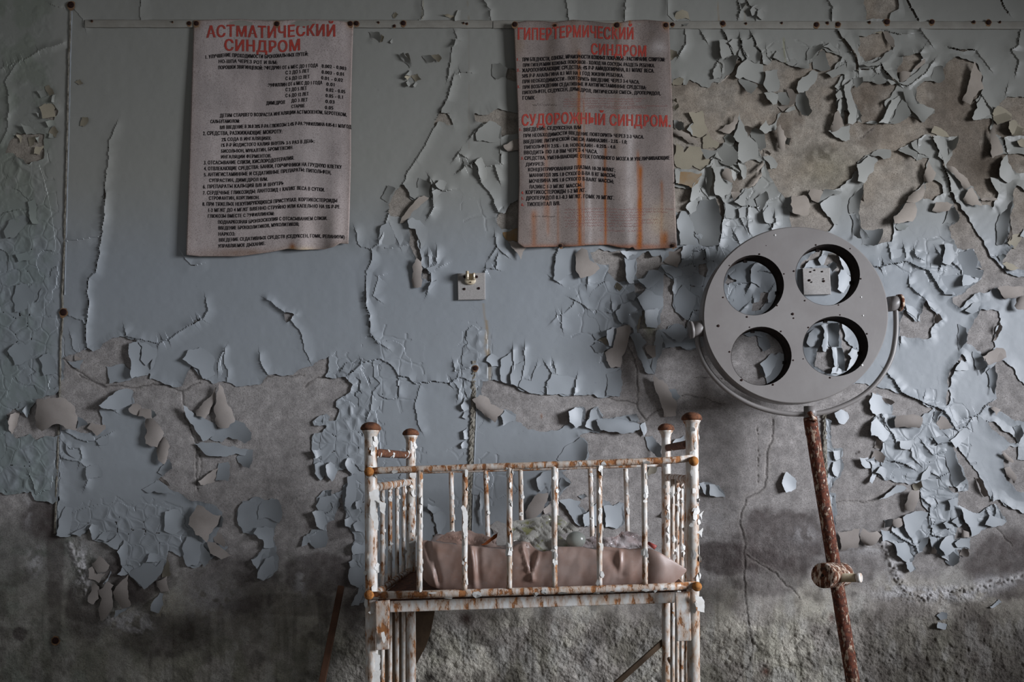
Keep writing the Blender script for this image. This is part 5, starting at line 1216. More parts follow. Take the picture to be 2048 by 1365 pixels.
tr4 = strip('trim_4', [(117.5, 850), (115, 920), (112, 990), (110, 1068)], 5.0, 0.005, M['groove'], None, 0.4, 0.0006, 8)
tag(tr4, 'thin cable strip up the left of the wall, lower length', 'trim', None, 'structure')
strip('ridge', [(121, 850), (118.5, 920), (115, 990), (113, 1066)], 3.0, 0.0045, M['b_plain'], tr4, 0.3, 0.0004, 8)
for x, y, p, r in [(142, 10, tr3, 6.5), (127, 625, tr3, 7), (111, 1282, tr4, 7)]:
    nail(x, y, r, p, 0.006)
tr5 = strip('trim_5', [(947, 722), (948, 735), (947, 800), (943, 880), (940, 960), (937, 1065), (935, 1150)], 10, 0.006, M['groove'], None, 1.3, 0.0022, 4)
tag(tr5, 'crumbling wooden cable strip above the cot', 'trim', None, 'structure')
strip('ridge', [(954, 800), (950, 880), (947, 960), (944, 1065)], 3.0, 0.004, M['b_plain'], tr5, 0.3, 0.0004, 8)
nail(951, 737, 5, tr5, 0.0085)
tr6 = strip('trim_6', [(1649, 826), (1650, 900), (1652, 960), (1654, 1060), (1664, 1110)], 8, 0.006, M['groove'], None, 1.2, 0.002, 4)
tag(tr6, 'crumbling wooden cable strip behind the lamp pole', 'trim', None, 'structure')

# ------------------------------------------------------------------ posters
def interp(pts, t, key, val):
    pts = sorted(pts, key=lambda p: p[key])
    return float(np.interp(t, [p[key] for p in pts], [p[val] for p in pts]))

class Poster:
    def __init__(s, top, right, bottom, left, hfun):
        s.top, s.right, s.bottom, s.left, s.h = top, right, bottom, left, hfun
        s.x0 = min(p[0] for p in top); s.x1 = max(p[0] for p in top)
    def edges(s, v):
        yl = s.left[0][1] + (s.left[-1][1] - s.left[0][1]) * v
        yr = s.right[0][1] + (s.right[-1][1] - s.right[0][1]) * v
        return interp(s.left, yl, 1, 0), interp(s.right, yr, 1, 0)
    def xy(s, u, v):
        xl, xr = s.edges(v)
        x = xl + (xr - xl) * u
        xt = s.top[0][0] + (s.top[-1][0] - s.top[0][0]) * u
        xb = s.bottom[0][0] + (s.bottom[-1][0] - s.bottom[0][0]) * u
        yt, yb = interp(s.top, xt, 0, 1), interp(s.bottom, xb, 0, 1)
        return x, yt + (yb - yt) * v
    def uv(s, px, py):
        u, v = 0.5, 0.5
        for _ in range(4):
            xl, xr = s.edges(v)
            u = (px - xl) / (xr - xl)
            uc = min(1, max(0, u))
            yt = s.xy(uc, 0)[1]; yb = s.xy(uc, 1)[1]
            v = min(1, max(0, (py - yt) / (yb - yt)))
        return u, v
    def pt(s, px, py, off=0.0):
        u, v = s.uv(px, py)
        return P(px, py, s.h(u, v) + off)

def poster_mat(name):
    t = MT(name, 0.55, 0.3)
    a = t.attr('tint').outputs['Color']
    n = t.noise(380.0, 2, 0.7)
    c = t.mix(1.0, a, t.mix(t.ramp(n, [(0.36, 0.0), (0.50, 1.0)]), (200, 196, 194), (255, 255, 255)), 'MULTIPLY')
    sp = t.ramp(t.noise(230.0, 2, 0.7), [(0.70, 0.0), (0.76, 0.7)])
    t.color(t.mix(sp, c, (66, 56, 54)))
    t.bump(t.noise(28.0, 3, 0.5), 0.003, 0.35)
    return t.m
M['poster'] = poster_mat('stained_poster_paper')

def build_poster(name, po, label, streaks, stains, nails, base):
    NU, NV = 110, 150
    root = empty(name, P((po.x0 + po.x1) / 2, po.bottom[0][1], 0.0), label, 'poster')
    U, V = np.meshgrid(np.linspace(0, 1, NU + 1), np.linspace(0, 1, NV + 1))
    verts = []
    PX = np.zeros(U.shape); PY = np.zeros(U.shape)
    for j in range(NV + 1):
        for i in range(NU + 1):
            x, y = po.xy(U[j, i], V[j, i])
            PX[j, i], PY[j, i] = x, y
            verts.append(P(x, y, po.h(U[j, i], V[j, i])))
    faces = [(j * (NU + 1) + i, (j + 1) * (NU + 1) + i, (j + 1) * (NU + 1) + i + 1, j * (NU + 1) + i + 1) for j in range(NV) for i in range(NU)]
    o = centred('sheet', verts, faces, M['poster'], root, True)
    c = np.ones(U.shape + (3,)) * np.array(lin(base))
    c *= (0.66 + 0.62 * fbm(PX / 46, PY / 60, 111, 5))[..., None]
    c *= (0.90 + 0.22 * fbm(PX / 7, PY / 70, 117, 3))[..., None]
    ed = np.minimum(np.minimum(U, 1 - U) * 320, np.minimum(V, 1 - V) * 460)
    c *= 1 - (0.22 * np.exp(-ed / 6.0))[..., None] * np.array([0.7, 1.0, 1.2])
    for x0, y0, y1, w, s, col in streaks:
        xc = x0 + 3.0 * (vnoise(PY / 60.0, PY * 0 + x0, 5) - 0.5)
        m = np.exp(-((PX - xc) / (w * 1.15)) ** 2) * 1.35 * sst(y0 - 6, y0 + 12, PY) * sst(y1 + 10, y1 - 12, PY) * s * (0.55 + 0.6 * vnoise(PX / 6, PY / 22, 9))
        m = np.clip(m, 0, 1)[..., None]
        c = c * (1 - m) + np.array(lin(col)) * m
    for cx, cy, rx, ry, s, col in stains:
        m = np.clip(np.exp(-(((PX - cx) / rx) ** 2 + ((PY - cy) / ry) ** 2)) * s * (0.4 + fbm(PX / 18, PY / 18, 13, 3)), 0, 1)[..., None]
        c = c * (1 - m) + np.array(lin(col)) * m
    at = o.data.attributes.new('tint', 'FLOAT_COLOR', 'POINT')
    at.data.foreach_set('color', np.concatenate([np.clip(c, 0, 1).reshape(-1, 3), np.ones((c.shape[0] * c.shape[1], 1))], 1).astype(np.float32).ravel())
    md = o.modifiers.new('thickness', 'SOLIDIFY')
    md.thickness = 0.0006
    md.offset = -1.0
    for x, y, r in nails:
        u, v = po.uv(x, y)
        nail(x, y, r, root, po.h(min(1, max(0, u)), v) + 0.0006)
    return root

gs = lambda t, c, w: math.exp(-((t - c) / w) ** 2)
LP = Poster([(387, 41), (440, 38.5), (480, 38), (535, 41), (560, 41), (584, 39), (640, 39), (672, 40.5), (691, 44), (707, 47)],
            [(707, 47), (705, 98), (702, 215), (702, 319), (699, 438), (697, 488)],
            [(372, 510), (399, 513), (478, 513), (538, 505), (575, 498), (597, 500), (648, 499), (668, 494), (680, 487), (697, 488)],
            [(387, 41), (386, 79), (380, 274), (378.6, 319), (372, 510)],
            lambda u, v: 0.0095 + 0.010 * v * (1 - u) ** 2 + 0.006 * v + 0.0025 * math.sin(u * 9 + v * 3) * min(1, v * 3) + v ** 3 * (0.012 * gs(u, 0.70, 0.06) + 0.013 * gs(u, 0.91, 0.05) - 0.004 * gs(u, 0.80, 0.05)) + 0.003 * math.sin(u * 16) * max(0, 1 - v * 6))
RP = Poster([(1027, 46), (1051, 41.5), (1078, 41.5), (1109, 44), (1146, 39.5), (1176, 41.5), (1215, 46), (1232, 47), (1260, 40.5), (1293, 39.5), (1320, 42), (1338, 45)],
            [(1338, 45), (1342, 137), (1345, 215), (1346, 280), (1350, 398), (1354, 496)],
            [(1034.6, 486), (1042, 491), (1047.5, 495), (1150, 493), (1178, 490), (1216, 490), (1237, 495), (1258, 497), (1265, 494), (1270, 500), (1285, 499), (1354, 496)],
            [(1027, 46), (1030, 118), (1035, 215), (1036.6, 299), (1037.6, 359), (1035.6, 418), (1034.6, 486)],
            lambda u, v: 0.0135 + 0.010 * (1 - u) ** 3 + 0.003 * v + 0.0042 * math.sin(u * 21 + 1.0 * math.sin(v * 4)) * (0.5 + 0.5 * v) + 0.004 * math.sin(u * 19 + 2) * max(0, 1 - v * 5) + 0.010 * v ** 6 * gs(u, 0.0, 0.08) + 0.006 * v ** 4 * gs(u, 0.82, 0.06))
ORG, BRN, PALE, GRY = (150, 84, 26), (104, 88, 74), (196, 188, 184), (140, 132, 130)
lp = build_poster('asthma_poster', LP, 'hand-lettered poster with two red title lines and a numbered list, left of two', [],
                  [(640, 455, 60, 40, 0.5, (170, 158, 150)), (585, 495, 6, 8, 1.3, ORG), (690, 490, 30, 12, 0.8, BRN), (480, 505, 60, 8, 0.7, (130, 100, 76)), (620, 300, 40, 60, 0.4, (170, 164, 160)),
                   (600, 500, 30, 6, 0.6, (196, 176, 140)), (393, 47, 8, 10, 0.8, (150, 108, 64)), (554, 48, 8, 10, 0.8, (140, 110, 70)), (701, 47, 9, 10, 0.9, (150, 110, 66)), (430, 200, 30, 120, 0.3, PALE)],
                  [(393, 47, 4.8), (554, 48, 4.8), (701, 47.5, 4.8)], (178, 167, 163))
rp = build_poster('seizure_poster', RP, 'rust-streaked hand-lettered poster with two red headings, right of two',
                  [(1158, 100, 495, 2.4, 0.95, ORG), (1160, 300, 495, 4.0, 0.6, ORG), (1211, 290, 495, 2.2, 0.8, ORG), (1168, 180, 495, 1.0, 0.6, ORG), (1276, 300, 500, 2.2, 0.55, ORG), (1281, 330, 500, 3.4, 0.95, ORG),
                   (1323, 360, 495, 2.5, 0.5, ORG), (1329, 460, 495, 6, 0.7, ORG), (1092, 250, 440, 4, 0.35, ORG), (1068, 420, 495, 4.5, 0.6, ORG), (1096, 400, 470, 2.5, 0.5, ORG), (1116, 400, 490, 2, 0.4, ORG), (1102, 60, 250, 9, 0.35, BRN),
                   (1150, 45, 300, 10, 0.40, BRN), (1232, 50, 320, 6, 0.5, BRN), (1180, 340, 490, 3, 0.35, PALE), (1260, 230, 490, 7, 0.35, PALE), (1300, 60, 260, 14, 0.22, BRN), (1060, 120, 240, 14, 0.3, BRN), (1200, 480, 497, 3, 0.5, ORG)],
                  [(1315, 95, 14, 14, 0.8, PALE), (1036, 90, 12, 22, 0.7, (140, 122, 104)), (1145, 45, 12, 14, 0.8, BRN), (1195, 310, 8, 30, 0.5, (190, 180, 176)), (1090, 460, 50, 40, 0.35, BRN), (1200, 494, 160, 5, 0.8, (150, 84, 44)),
                   (1122, 491, 10, 5, 1.2, (60, 34, 26)), (1346, 491, 8, 6, 1.0, (60, 34, 26)), (1234, 50, 9, 12, 0.9, (150, 100, 56)), (1260, 44, 2, 6, 1.2, ORG), (1320, 440, 24, 30, 0.5, (190, 170, 140)), (1110, 51, 5, 4, 1.0, ORG), (1332, 50, 8, 10, 0.8, ORG)],
                  [(1030, 49, 5), (1111, 51, 2.4), (1234, 50.5, 5.2), (1332, 50.5, 4.6), (1122, 492, 3.6), (1346, 492, 3.6)], (140, 129, 123))

RED, BLK = 'red_ink', 'ink'
LINES = {
 lp: [('a', RED, 122, 'Астматический', [(375, 285), (700, 268), (960, 285), (1160, 284), (1400, 264), (1690, 270)]),
      ('a', RED, 118, 'синдром', [(560, 415), (800, 420), (1000, 432), (1180, 430), (1330, 414)]),
      ('a', BLK, 34, '1. Улучшение проходимости бронхиальных путей:', [(365, 500), (600, 478), (800, 490), (1000, 495), (1250, 478), (1415, 468)]),
      ('a', BLK, 32, 'но-шпа через рот и в/м:', [(500, 545), (700, 540), (900, 552), (1100, 555)]),
      ('a', BLK, 33, 'порошки Звягинцевой: эфедрин от 6 мес до 1 года', [(495, 608), (700, 600), (950, 612), (1190, 605), (1515, 582)]),
      ('a', BLK, 33, '0.002 - 0.003', [(1555, 590), (1690, 600), (1805, 618)]),
      ('a', BLK, 33, 'с 2 до 5 лет', [(1185, 660), (1425, 640)]), ('a', BLK, 33, '0.003 - 0.01', [(1555, 652), (1780, 675)]),
      ('a', BLK, 33, 'с 6 до 12 лет', [(1185, 720), (1430, 700)]), ('a', BLK, 33, '0.01 - 0.02', [(1550, 710), (1770, 738)]),
      ('a', BLK, 33, 'эуфиллин от 6 мес до 1 года', [(1005, 790), (1200, 780), (1300, 768), (1560, 760)]), ('a', BLK, 33, '0.01', [(1603, 775), (1685, 782)]),
      ('a', BLK, 33, 'с 2 до 5 лет', [(1185, 835), (1400, 818)]), ('a', BLK, 33, '0.02 - 0.05', [(1600, 832), (1795, 855)]),
      ('a', BLK, 33, 'с 6 до 12 лет', [(1185, 895), (1420, 875)]), ('a', BLK, 33, '0.05 - 0.1', [(1595, 892), (1770, 910)]),
      ('a', BLK, 33, 'димедрол', [(988, 972), (1175, 962)]), ('a', BLK, 33, 'до 3 лет', [(1245, 948), (1410, 935)]), ('a', BLK, 33, '0.03', [(1593, 952), (1685, 960)]),
      ('a', BLK, 30, 'старше', [(1245, 1005), (1380, 995)]), ('a', BLK, 33, '0.05', [(1588, 1015), (1672, 1022)]),
      ('a', BLK, 33, 'детям старшего возраста ингаляции астмопеном, беротеком,', [(513, 1100), (800, 1090), (1030, 1088), (1250, 1065), (1520, 1062), (1810, 1090)]),
      ('a', BLK, 32, 'сальбутамолом:', [(415, 1160), (715, 1155)]),
      ('a', BLK, 33, 'в/в введение в 20.0 20% р-ра глюкозы 2.4% р-ра эуфиллина 0.05-0.1 мл/год', [(513, 1222), (800, 1210), (1050, 1205), (1300, 1180), (1600, 1190), (1855, 1215)]),
      ('a', BLK, 36, '2. Средства, разжижающие мокроту:', [(340, 1283), (600, 1280), (900, 1275), (1150, 1262)]),
      ('b', BLK, 32, '2% сода в ингаляциях:', [(523, 115), (700, 108), (1025, 100)]),
      ('b', BLK, 32, '1% р-р йодистого калия внутрь 3-5 раз в день;', [(520, 172), (800, 165), (1140, 150), (1460, 128)]),
      ('b', BLK, 32, 'бисольвон, мукалтин, бромгексин', [(520, 232), (850, 225), (1235, 195)]),
      ('b', BLK, 32, 'ингаляции ферментов.', [(518, 290), (800, 285), (1025, 278)]),
      ('b', BLK, 34, '3. Отсасывание слизи, кислородотерапия.', [(345, 350), (700, 345), (1000, 330), (1255, 300)]),
      ('b', BLK, 34, '4. Отвлекающие средства: банки, горчичники на грудную клетку', [(345, 410), (700, 405), (1000, 385), (1350, 365), (1735, 395)]),
      ('b', BLK, 34, '5. Антигистаминные и седативные препараты: пипольфен,', [(345, 470), (700, 465), (1000, 450), (1320, 420), (1630, 450)]),
      ('b', BLK, 32, 'супрастин, димедрол в/м.', [(397, 528), (700, 525), (990, 515)]),
      ('b', BLK, 34, '6. Препараты кальция в/в и внутрь', [(335, 592), (700, 585), (1000, 572), (1150, 555)]),
      ('b', BLK, 34, '7. Сердечные гликозиды: лантозид 1 кап/кг веса в сутки.', [(335, 655), (700, 650), (1050, 625), (1300, 605), (1565, 625)]),
      ('b', BLK, 32, 'строфантин, коргликон.', [(395, 708), (700, 705), (905, 700)]),
      ('b', BLK, 34, '8. При тяжелых некупирующихся приступах: кортикостероиды', [(330, 768), (700, 768), (1000, 745), (1300, 720), (1690, 735)]),
      ('b', BLK, 33, '1-2 мг/кг до 4 мг/кг в/венно струйно или капельно на 5% р-ре', [(390, 830), (700, 825), (1000, 805), (1300, 785), (1715, 795)]),
      ('b', BLK, 32, 'глюкозы вместе с эуфиллином:', [(385, 890), (700, 885), (1055, 862)]),
      ('b', BLK, 32, 'поднаркозная бронхоскопия с отсасыванием слизи.', [(488, 950), (800, 945), (1100, 915), (1400, 915), (1590, 910)]),
      ('b', BLK, 32, 'введение бронхолитиков, муколитиков;', [(490, 1010), (800, 1003), (1100, 975), (1305, 970)]),
      ('b', BLK, 32, 'наркоз:', [(492, 1070), (660, 1070)]),
      ('b', BLK, 32, 'введение седативных средств (седуксен, гомк, реланиум)', [(497, 1132), (850, 1115), (1150, 1095), (1400, 1088), (1765, 1100)]),
      ('b', BLK, 32, 'управляемое дыхание.', [(488, 1193), (800, 1180), (965, 1162)])],
 rp: [('c', RED, 122, 'Гипертермический', [(185, 305), (480, 305), (700, 276), (900, 280), (1100, 300), (1365, 300)]),
      ('c', RED, 112, 'синдром', [(935, 455), (1100, 465), (1300, 470), (1495, 475)]),
      ('c', BLK, 36, 'При бледности, ознобе, мраморности кожных покровов - растирание спиртом:', [(233, 528), (500, 518), (700, 495), (900, 500), (1250, 518), (1690, 527)]),
      ('c', BLK, 33, 'при гиперемии кожных покровов - холод на сосуды. Раздеть ребенка.', [(238, 585), (500, 570), (720, 550), (900, 555), (1250, 575), (1585, 588)]),
      ('c', BLK, 36, 'Жаропонижающие средства: 4% р-р амидопирина, 0.1 мл/кг веса.', [(228, 640), (500, 622), (700, 605), (900, 610), (1250, 630), (1580, 642)]),
      ('c', BLK, 34, '50% р-р анальгина 0.1 мл на 1 год жизни ребенка.', [(228, 695), (500, 680), (700, 660), (900, 670), (1265, 690)]),
      ('c', BLK, 34, 'При необходимости - повторить введение через 3-4 часа.', [(233, 752), (500, 735), (760, 715), (900, 730), (1250, 745), (1430, 757)]),
      ('c', BLK, 34, 'При возбуждении седативные и антигистаминные средства:', [(235, 812), (500, 790), (760, 775), (900, 780), (1250, 802), (1500, 815)]),
      ('c', BLK, 33, 'пипольфен, седуксен, димедрол, литическая смесь, дроперидол,', [(232, 865), (500, 845), (760, 825), (950, 850), (1250, 860), (1645, 872)]),
      ('c', BLK, 36, 'ГОМК', [(233, 920), (355, 918)]),
      ('c', RED, 116, 'Судорожный синдром.', [(225, 1187), (480, 1180), (700, 1162), (900, 1167), (1200, 1187), (1745, 1195)]),
      ('c', BLK, 34, 'Введение седуксена в/м', [(245, 1245), (500, 1228), (830, 1220)]),
      ('c', BLK, 33, 'При необходимости введение повторить через 2-3 часа.', [(243, 1305), (500, 1295), (700, 1275), (900, 1290), (1475, 1320)]),
      ('d', BLK, 34, 'Введение литической смеси: аминазин - 2.5% - 1.0;', [(240, 240), (500, 225), (700, 205), (900, 220), (1285, 240)]),
      ('d', BLK, 32, 'пипольфен 2.5% - 1.0; новокаин - 0.25% - 4.0.', [(248, 295), (500, 280), (800, 270), (1175, 290)]),
      ('d', BLK, 34, 'Вводить по 1.0 вм через 4 часа.', [(245, 350), (500, 340), (800, 322), (990, 342)]),
      ('d', BLK, 34, 'Средства, уменьшающие отек головного мозга и увеличивающие', [(250, 405), (500, 400), (780, 380), (900, 390), (1300, 415), (1715, 400)]),
      ('d', BLK, 32, 'диурез:', [(262, 468), (450, 460)]),
      ('d', BLK, 34, 'концентрированная плазма 10-20 мл/кг;', [(287, 522), (600, 512), (820, 495), (1165, 525)]),
      ('d', BLK, 34, 'маннитол 20% 1.0 сухого в-ва в кг массы;', [(300, 580), (600, 570), (820, 555), (1170, 582)]),
      ('d', BLK, 34, 'мочевина 30% 1.0 сухого в-ва/кг массы;', [(297, 638), (600, 625), (820, 612), (1150, 640)]),
      ('d', BLK, 34, 'лазикс 1-3 мг/кг массы.', [(297, 695), (600, 690), (830, 675)]),
      ('d', BLK, 36, 'Кортикостероиды 1-2 мг/кг.', [(262, 752), (600, 745), (870, 728)]),
      ('d', BLK, 36, 'Дроперидол 0.1-0.3 мг/кг. ГОМК 70 мг/кг.', [(265, 812), (600, 800), (820, 790), (1155, 808)]),
      ('d', BLK, 36, 'Тиопентал в/в.', [(275, 875), (610, 862)]),
      ('c', RED, 28, '1.', [(175, 520), (205, 518)]), ('c', RED, 28, '2.', [(172, 630), (205, 628)]), ('c', RED, 28, '3.', [(178, 800), (205, 798)]),
      ('c', RED, 28, '1.', [(203, 1240), (228, 1238)]), ('d', RED, 28, '3.', [(215, 402), (242, 400)]), ('d', RED, 30, '4.', [(217, 752), (242, 750)]), ('d', RED, 30, '5.', [(217, 808), (242, 806)]), ('d', RED, 30, '6.', [(217, 872), (245, 870)])],
}
POS = {lp: LP, rp: RP}
fonts = []
for root, lines in LINES.items():
    for tile, ink, cap, text, base in lines:
        cu = bpy.data.curves.new('lettering', 'FONT')
        cu.body = text.upper()
        cu.resolution_u = 3
        cu.space_character = 1.12 if ink == BLK else 1.1
        cu.offset = 0.012
        ob = bpy.data.objects.new('lettering', cu)
        COL.objects.link(ob)
        fonts.append((ob, root, tile, ink, cap, base))
bpy.context.view_layer.update()
dg = bpy.context.evaluated_depsgraph_get()
jobs = []
for ob, root, tile, ink, cap, base in fonts:
    me = ob.evaluated_get(dg).to_mesh()
    vs = [tuple(v.co) for v in me.vertices]
    fs = [tuple(p.vertices) for p in me.polygons]
    ob.evaluated_get(dg).to_mesh_clear()
    jobs.append((vs, fs, root, tile, ink, cap, base))
for f in fonts:
    cu = f[0].data
    bpy.data.objects.remove(f[0])
    bpy.data.curves.remove(cu)
for vs, fs, root, tile, ink, cap, base in jobs:
    if not vs:
        continue
    x0 = min(v[0] for v in vs); x1 = max(v[0] for v in vs)
    capu = 0.73
    bx = [b[0] for b in base]; by = [b[1] for b in base]
    po = POS[root]
    out = []
    ph = random.uniform(0, 6)
    for x, y, _ in vs:
        t = (x - x0) / (x1 - x0)
        zx = bx[0] + (bx[-1] - bx[0]) * t
        zy = float(np.interp(zx, bx, by)) - y / capu * cap * (1.1 if ink == BLK else 1.0) + 0.02 * cap * math.sin(zx / (cap * 1.3) + ph)
        px, py = T(tile, [(zx, zy)])[0]
        out.append(po.pt(px, py, 0.0007))
    dx = (0.034 if ink == BLK else 0.028) * cap / TILES[tile][2] * DW / FPX
    n0 = len(out)
    o2 = [v + Vector((s_ * dx, -0.00005 * (s_ + 1), 0)) for s_ in (-1, 0, 1) for v in out]
    centred('heading' if cap > 60 else 'text_line', o2, [tuple(i + k_ * n0 for i in f) for k_ in range(3) for f in fs], M[ink], root)

def scribble(name, tile, rows, amp, mat, root):
    """faint joined-up handwriting too worn to read: thin pen strokes"""
    po = POS[root]
    mb = MB()
    for x0, x1, y in rows:
        x = x0
        up = False
        prev = None
        while x < x1:
            up = not up
            q = (x, y - (amp * random.uniform(0.5, 1.3) if up else 0) + 4 * math.sin(x / 90.0))
            if prev is not None and random.random() > 0.13:
                a, b = T(tile, [prev, q])
                w = 0.28
                v = [po.pt(a[0], a[1] - w, 0.0007), po.pt(a[0], a[1] + w, 0.0007), po.pt(b[0], b[1] + w, 0.0007), po.pt(b[0], b[1] - w, 0.0007)]
                mb.add(v, [(0, 1, 2, 3)])
            prev = q
            x += amp * random.uniform(0.35, 0.9)
    mb.build(name, M[mat], root)
scribble('handwriting', 'd', [(655, 1760, 910), (650, 1700, 940), (690, 1500, 968), (650, 1440, 992), (650, 1620, 1022), (650, 1630, 1052), (660, 1440, 1080), (1010, 1440, 1128)], 17, 'red_pen', rp)
scribble('handwriting', 'c', [(650, 1500, 915), (650, 1450, 940), (650, 1380, 965), (650, 1720, 992), (900, 1500, 1010)], 14, 'red_pen', rp)
scribble('signature', 'c', [(335, 590, 985)], 20, 'ink', rp)
scribble('signature', 'd', [(330, 560, 985)], 12, 'ink', rp)

# ------------------------------------------------------------------ the two mounting blocks on the wall
def block(name, quad, h, label, screws, mat):
    a = [P(x, y, h) for x, y in quad]
    b = [P(x, y, 0.0) for x, y in quad]
    c = sum((v for v in b), Vector()) / 4
    root = empty(name, c, label, 'block')
    mb = MB()
    ctr = ((sum(q[0] for q in quad)) / 4, sum(q[1] for q in quad) / 4)
    inn = [P(ctr[0] + (x - ctr[0]) * 0.965, ctr[1] + (y - ctr[1]) * 0.965, h + 0.0012) for x, y in quad]
    mb.add(b + a + inn, [(0, 1, 5, 4), (1, 2, 6, 5), (2, 3, 7, 6), (3, 0, 4, 7), (4, 5, 9, 8), (5, 6, 10, 9), (6, 7, 11, 10), (7, 4, 8, 11), (8, 9, 10, 11)])
    mb.build('plate', mat, root)
    for x, y, r in screws:
        nail(x, y, r, root, h + 0.0012, False).name = 'screw'
    return root
k = lambda x, y: (900 + x / 17.07, 530 + y / 17.07)
hb = block('hook_block', [k(255, 295), k(270, 1200), k(1205, 1185), k(1200, 270)], 0.012, 'speckled square block with a yellowed hook above the cot', [(*k(500, 415), 2.8), (*k(910, 410), 2.8), (*k(492, 828), 2.6), (*k(985, 805), 2.7)], M['tile'])
m = MB()
c0 = P(*k(690, 560), 0.014)
n = 16
for r_, dy in ((0.0215, 0.0), (0.0215, 0.006), (0.018, 0.009)):
    m.v += [Vector((c0.x + r_ * 0.95 * math.cos(2 * math.pi * i / n), c0.y - dy, c0.z + r_ * 0.62 * math.sin(2 * math.pi * i / n))) for i in range(n)]
for a in (0, 1):
    m.f += [(a * n + i, a * n + (i + 1) % n, (a + 1) * n + (i + 1) % n, (a + 1) * n + i) for i in range(n)]
m.f.append(tuple(2 * n + i for i in range(n)))
m.build('hook_base', M['hook'], hb, True)
for x0, x1, ytop in ((535, 645, 215), (770, 850, 280)):
    mm = MB()
    pr = [(540, 0.020), (500, 0.032), (420, 0.040), (320, 0.041), (ytop, 0.036)]
    for y, h in pr:
        mm.v += [P(*k(x0, y), h), P(*k((x0 + x1) / 2, y - 12), h + 0.003), P(*k(x1, y), h), P(*k(x1, y), h - 0.010), P(*k(x0, y), h - 0.010)]
    for i in range(len(pr) - 1):
        mm.f += [(i * 5 + j, i * 5 + (j + 1) % 5, (i + 1) * 5 + (j + 1) % 5, (i + 1) * 5 + j) for j in range(5)]
    mm.f += [(4, 3, 2, 1, 0), tuple((len(pr) - 1) * 5 + j for j in range(5))]
    mm.build('hook_prong', M['hook'], hb, False)
mm = MB()
mm.add([P(*k(640, 290), 0.016), P(*k(640, 545), 0.016), P(*k(780, 545), 0.016), P(*k(780, 290), 0.016), P(*k(640, 310), 0.030), P(*k(640, 545), 0.022), P(*k(780, 545), 0.022), P(*k(780, 310), 0.030)],
       [(0, 1, 5, 4), (1, 2, 6, 5), (2, 3, 7, 6), (3, 0, 4, 7), (4, 5, 6, 7)])
mm.build('hook_web', M['hook'], hb)
nail(*k(708, 595), 1.3, hb, 0.0235, False).name = 'screw'
w = lambda x, y: T('W', [(x, y)])[0]
bb = block('blank_block', [w(212, 488), w(232, 940), w(697, 930), w(680, 476)], 0.014, 'small pale square block on the wall, seen through the lamp', [(*w(330, 692), 2.5), (*w(575, 706), 2.4), (*w(368, 723), 1.4), (*w(570, 668), 1.2), (*w(350, 548), 1.6), (*w(420, 520), 1.5), (*w(548, 543), 1.6)], M['tile'])

# ------------------------------------------------------------------ the cot
cot = empty('hospital_cot', Vector((0.03, -0.50, 0.0)), 'small white metal hospital cot with chipped rusty enamel and barred sides', 'cot')
D1, D2 = 1.95, 2.45
FLOOR = {}
def vtube(name, px, ytop, d, r, mat, zbot=0.0, px2=None, seg=26):
    a = Q(px, ytop, d)
    b = Vector((a.x if px2 is None else Q(px2, ytop, d).x, a.y, zbot))
    return MB().line(a, b, r, seg, 16, 0.025).build(name, mat, cot, True), a, b
POSTS = [(741.5, 862, D1, 0.0162, 745, 850), (821.5, 872, D2, 0.0155, 823, 865), (1332, 862, D2, 0.0150, 1333, 854), (1383.5, 842, D1, 0.0165, 1390, 832)]
tubes = []
for px, yt, d, r, px2, capy in POSTS:
    o, a, b = vtube('post', px, yt - 4, d, r, M['enamel'], 0.0, px2)
    tubes.append((a, b, r, 3.2))
    s = d / FPX
    m = MB()
    c = Q(px, yt, d)
    kk = 18
    cw = 20.5 if d == D1 else 16.5
    prof = [(r / s * 1.02, 14), (r / s * 1.10, 8), (cw * 0.80, 3), (cw * 0.86, 0), (cw * 0.80, -1.5)]
    for rr, dz in prof:
        m.v += [Vector((c.x + rr * s * math.cos(2 * math.pi * i / kk), c.y + rr * s * math.sin(2 * math.pi * i / kk), c.z - dz * s)) for i in range(kk)]
    for a_ in range(len(prof) - 1):
        m.f += [(a_ * kk + i, (a_ + 1) * kk + i, (a_ + 1) * kk + (i + 1) % kk, a_ * kk + (i + 1) % kk) for i in range(kk)]
    m.build('collar', M['enamel'], o, True)
    m = MB()
    prof = [(cw * 0.80, 0), (cw, -2), (cw * 1.0, -6), (cw * 0.86, -11), (cw * 0.55, -15.5), (cw * 0.2, -17.3)]
    sc_ = 1.0 if d == D1 else 0.84
    for rr, dz in prof:
        m.v += [Vector((c.x + rr * s * math.cos(2 * math.pi * i / kk) * random.uniform(0.98, 1.03), c.y + rr * s * math.sin(2 * math.pi * i / kk), c.z - dz * sc_ * s)) for i in range(kk)]
    for a_ in range(len(prof) - 1):
        m.f += [(a_ * kk + i, a_ * kk + (i + 1) % kk, (a_ + 1) * kk + (i + 1) % kk, (a_ + 1) * kk + i) for i in range(kk)]
    m.f += [tuple((len(prof) - 1) * kk + i for i in range(kk)), tuple(range(kk))[::-1]]
    m.build('cap', M['rust'], o, True)

def bar(name, a, b, r, mat, n=12, seg=14, chips=0.0):
    o = MB().line(a, b, r, seg, n, 0.03).build(name, mat, cot, True)
    if chips:
        tubes.append((a, b, r, chips))
    return o
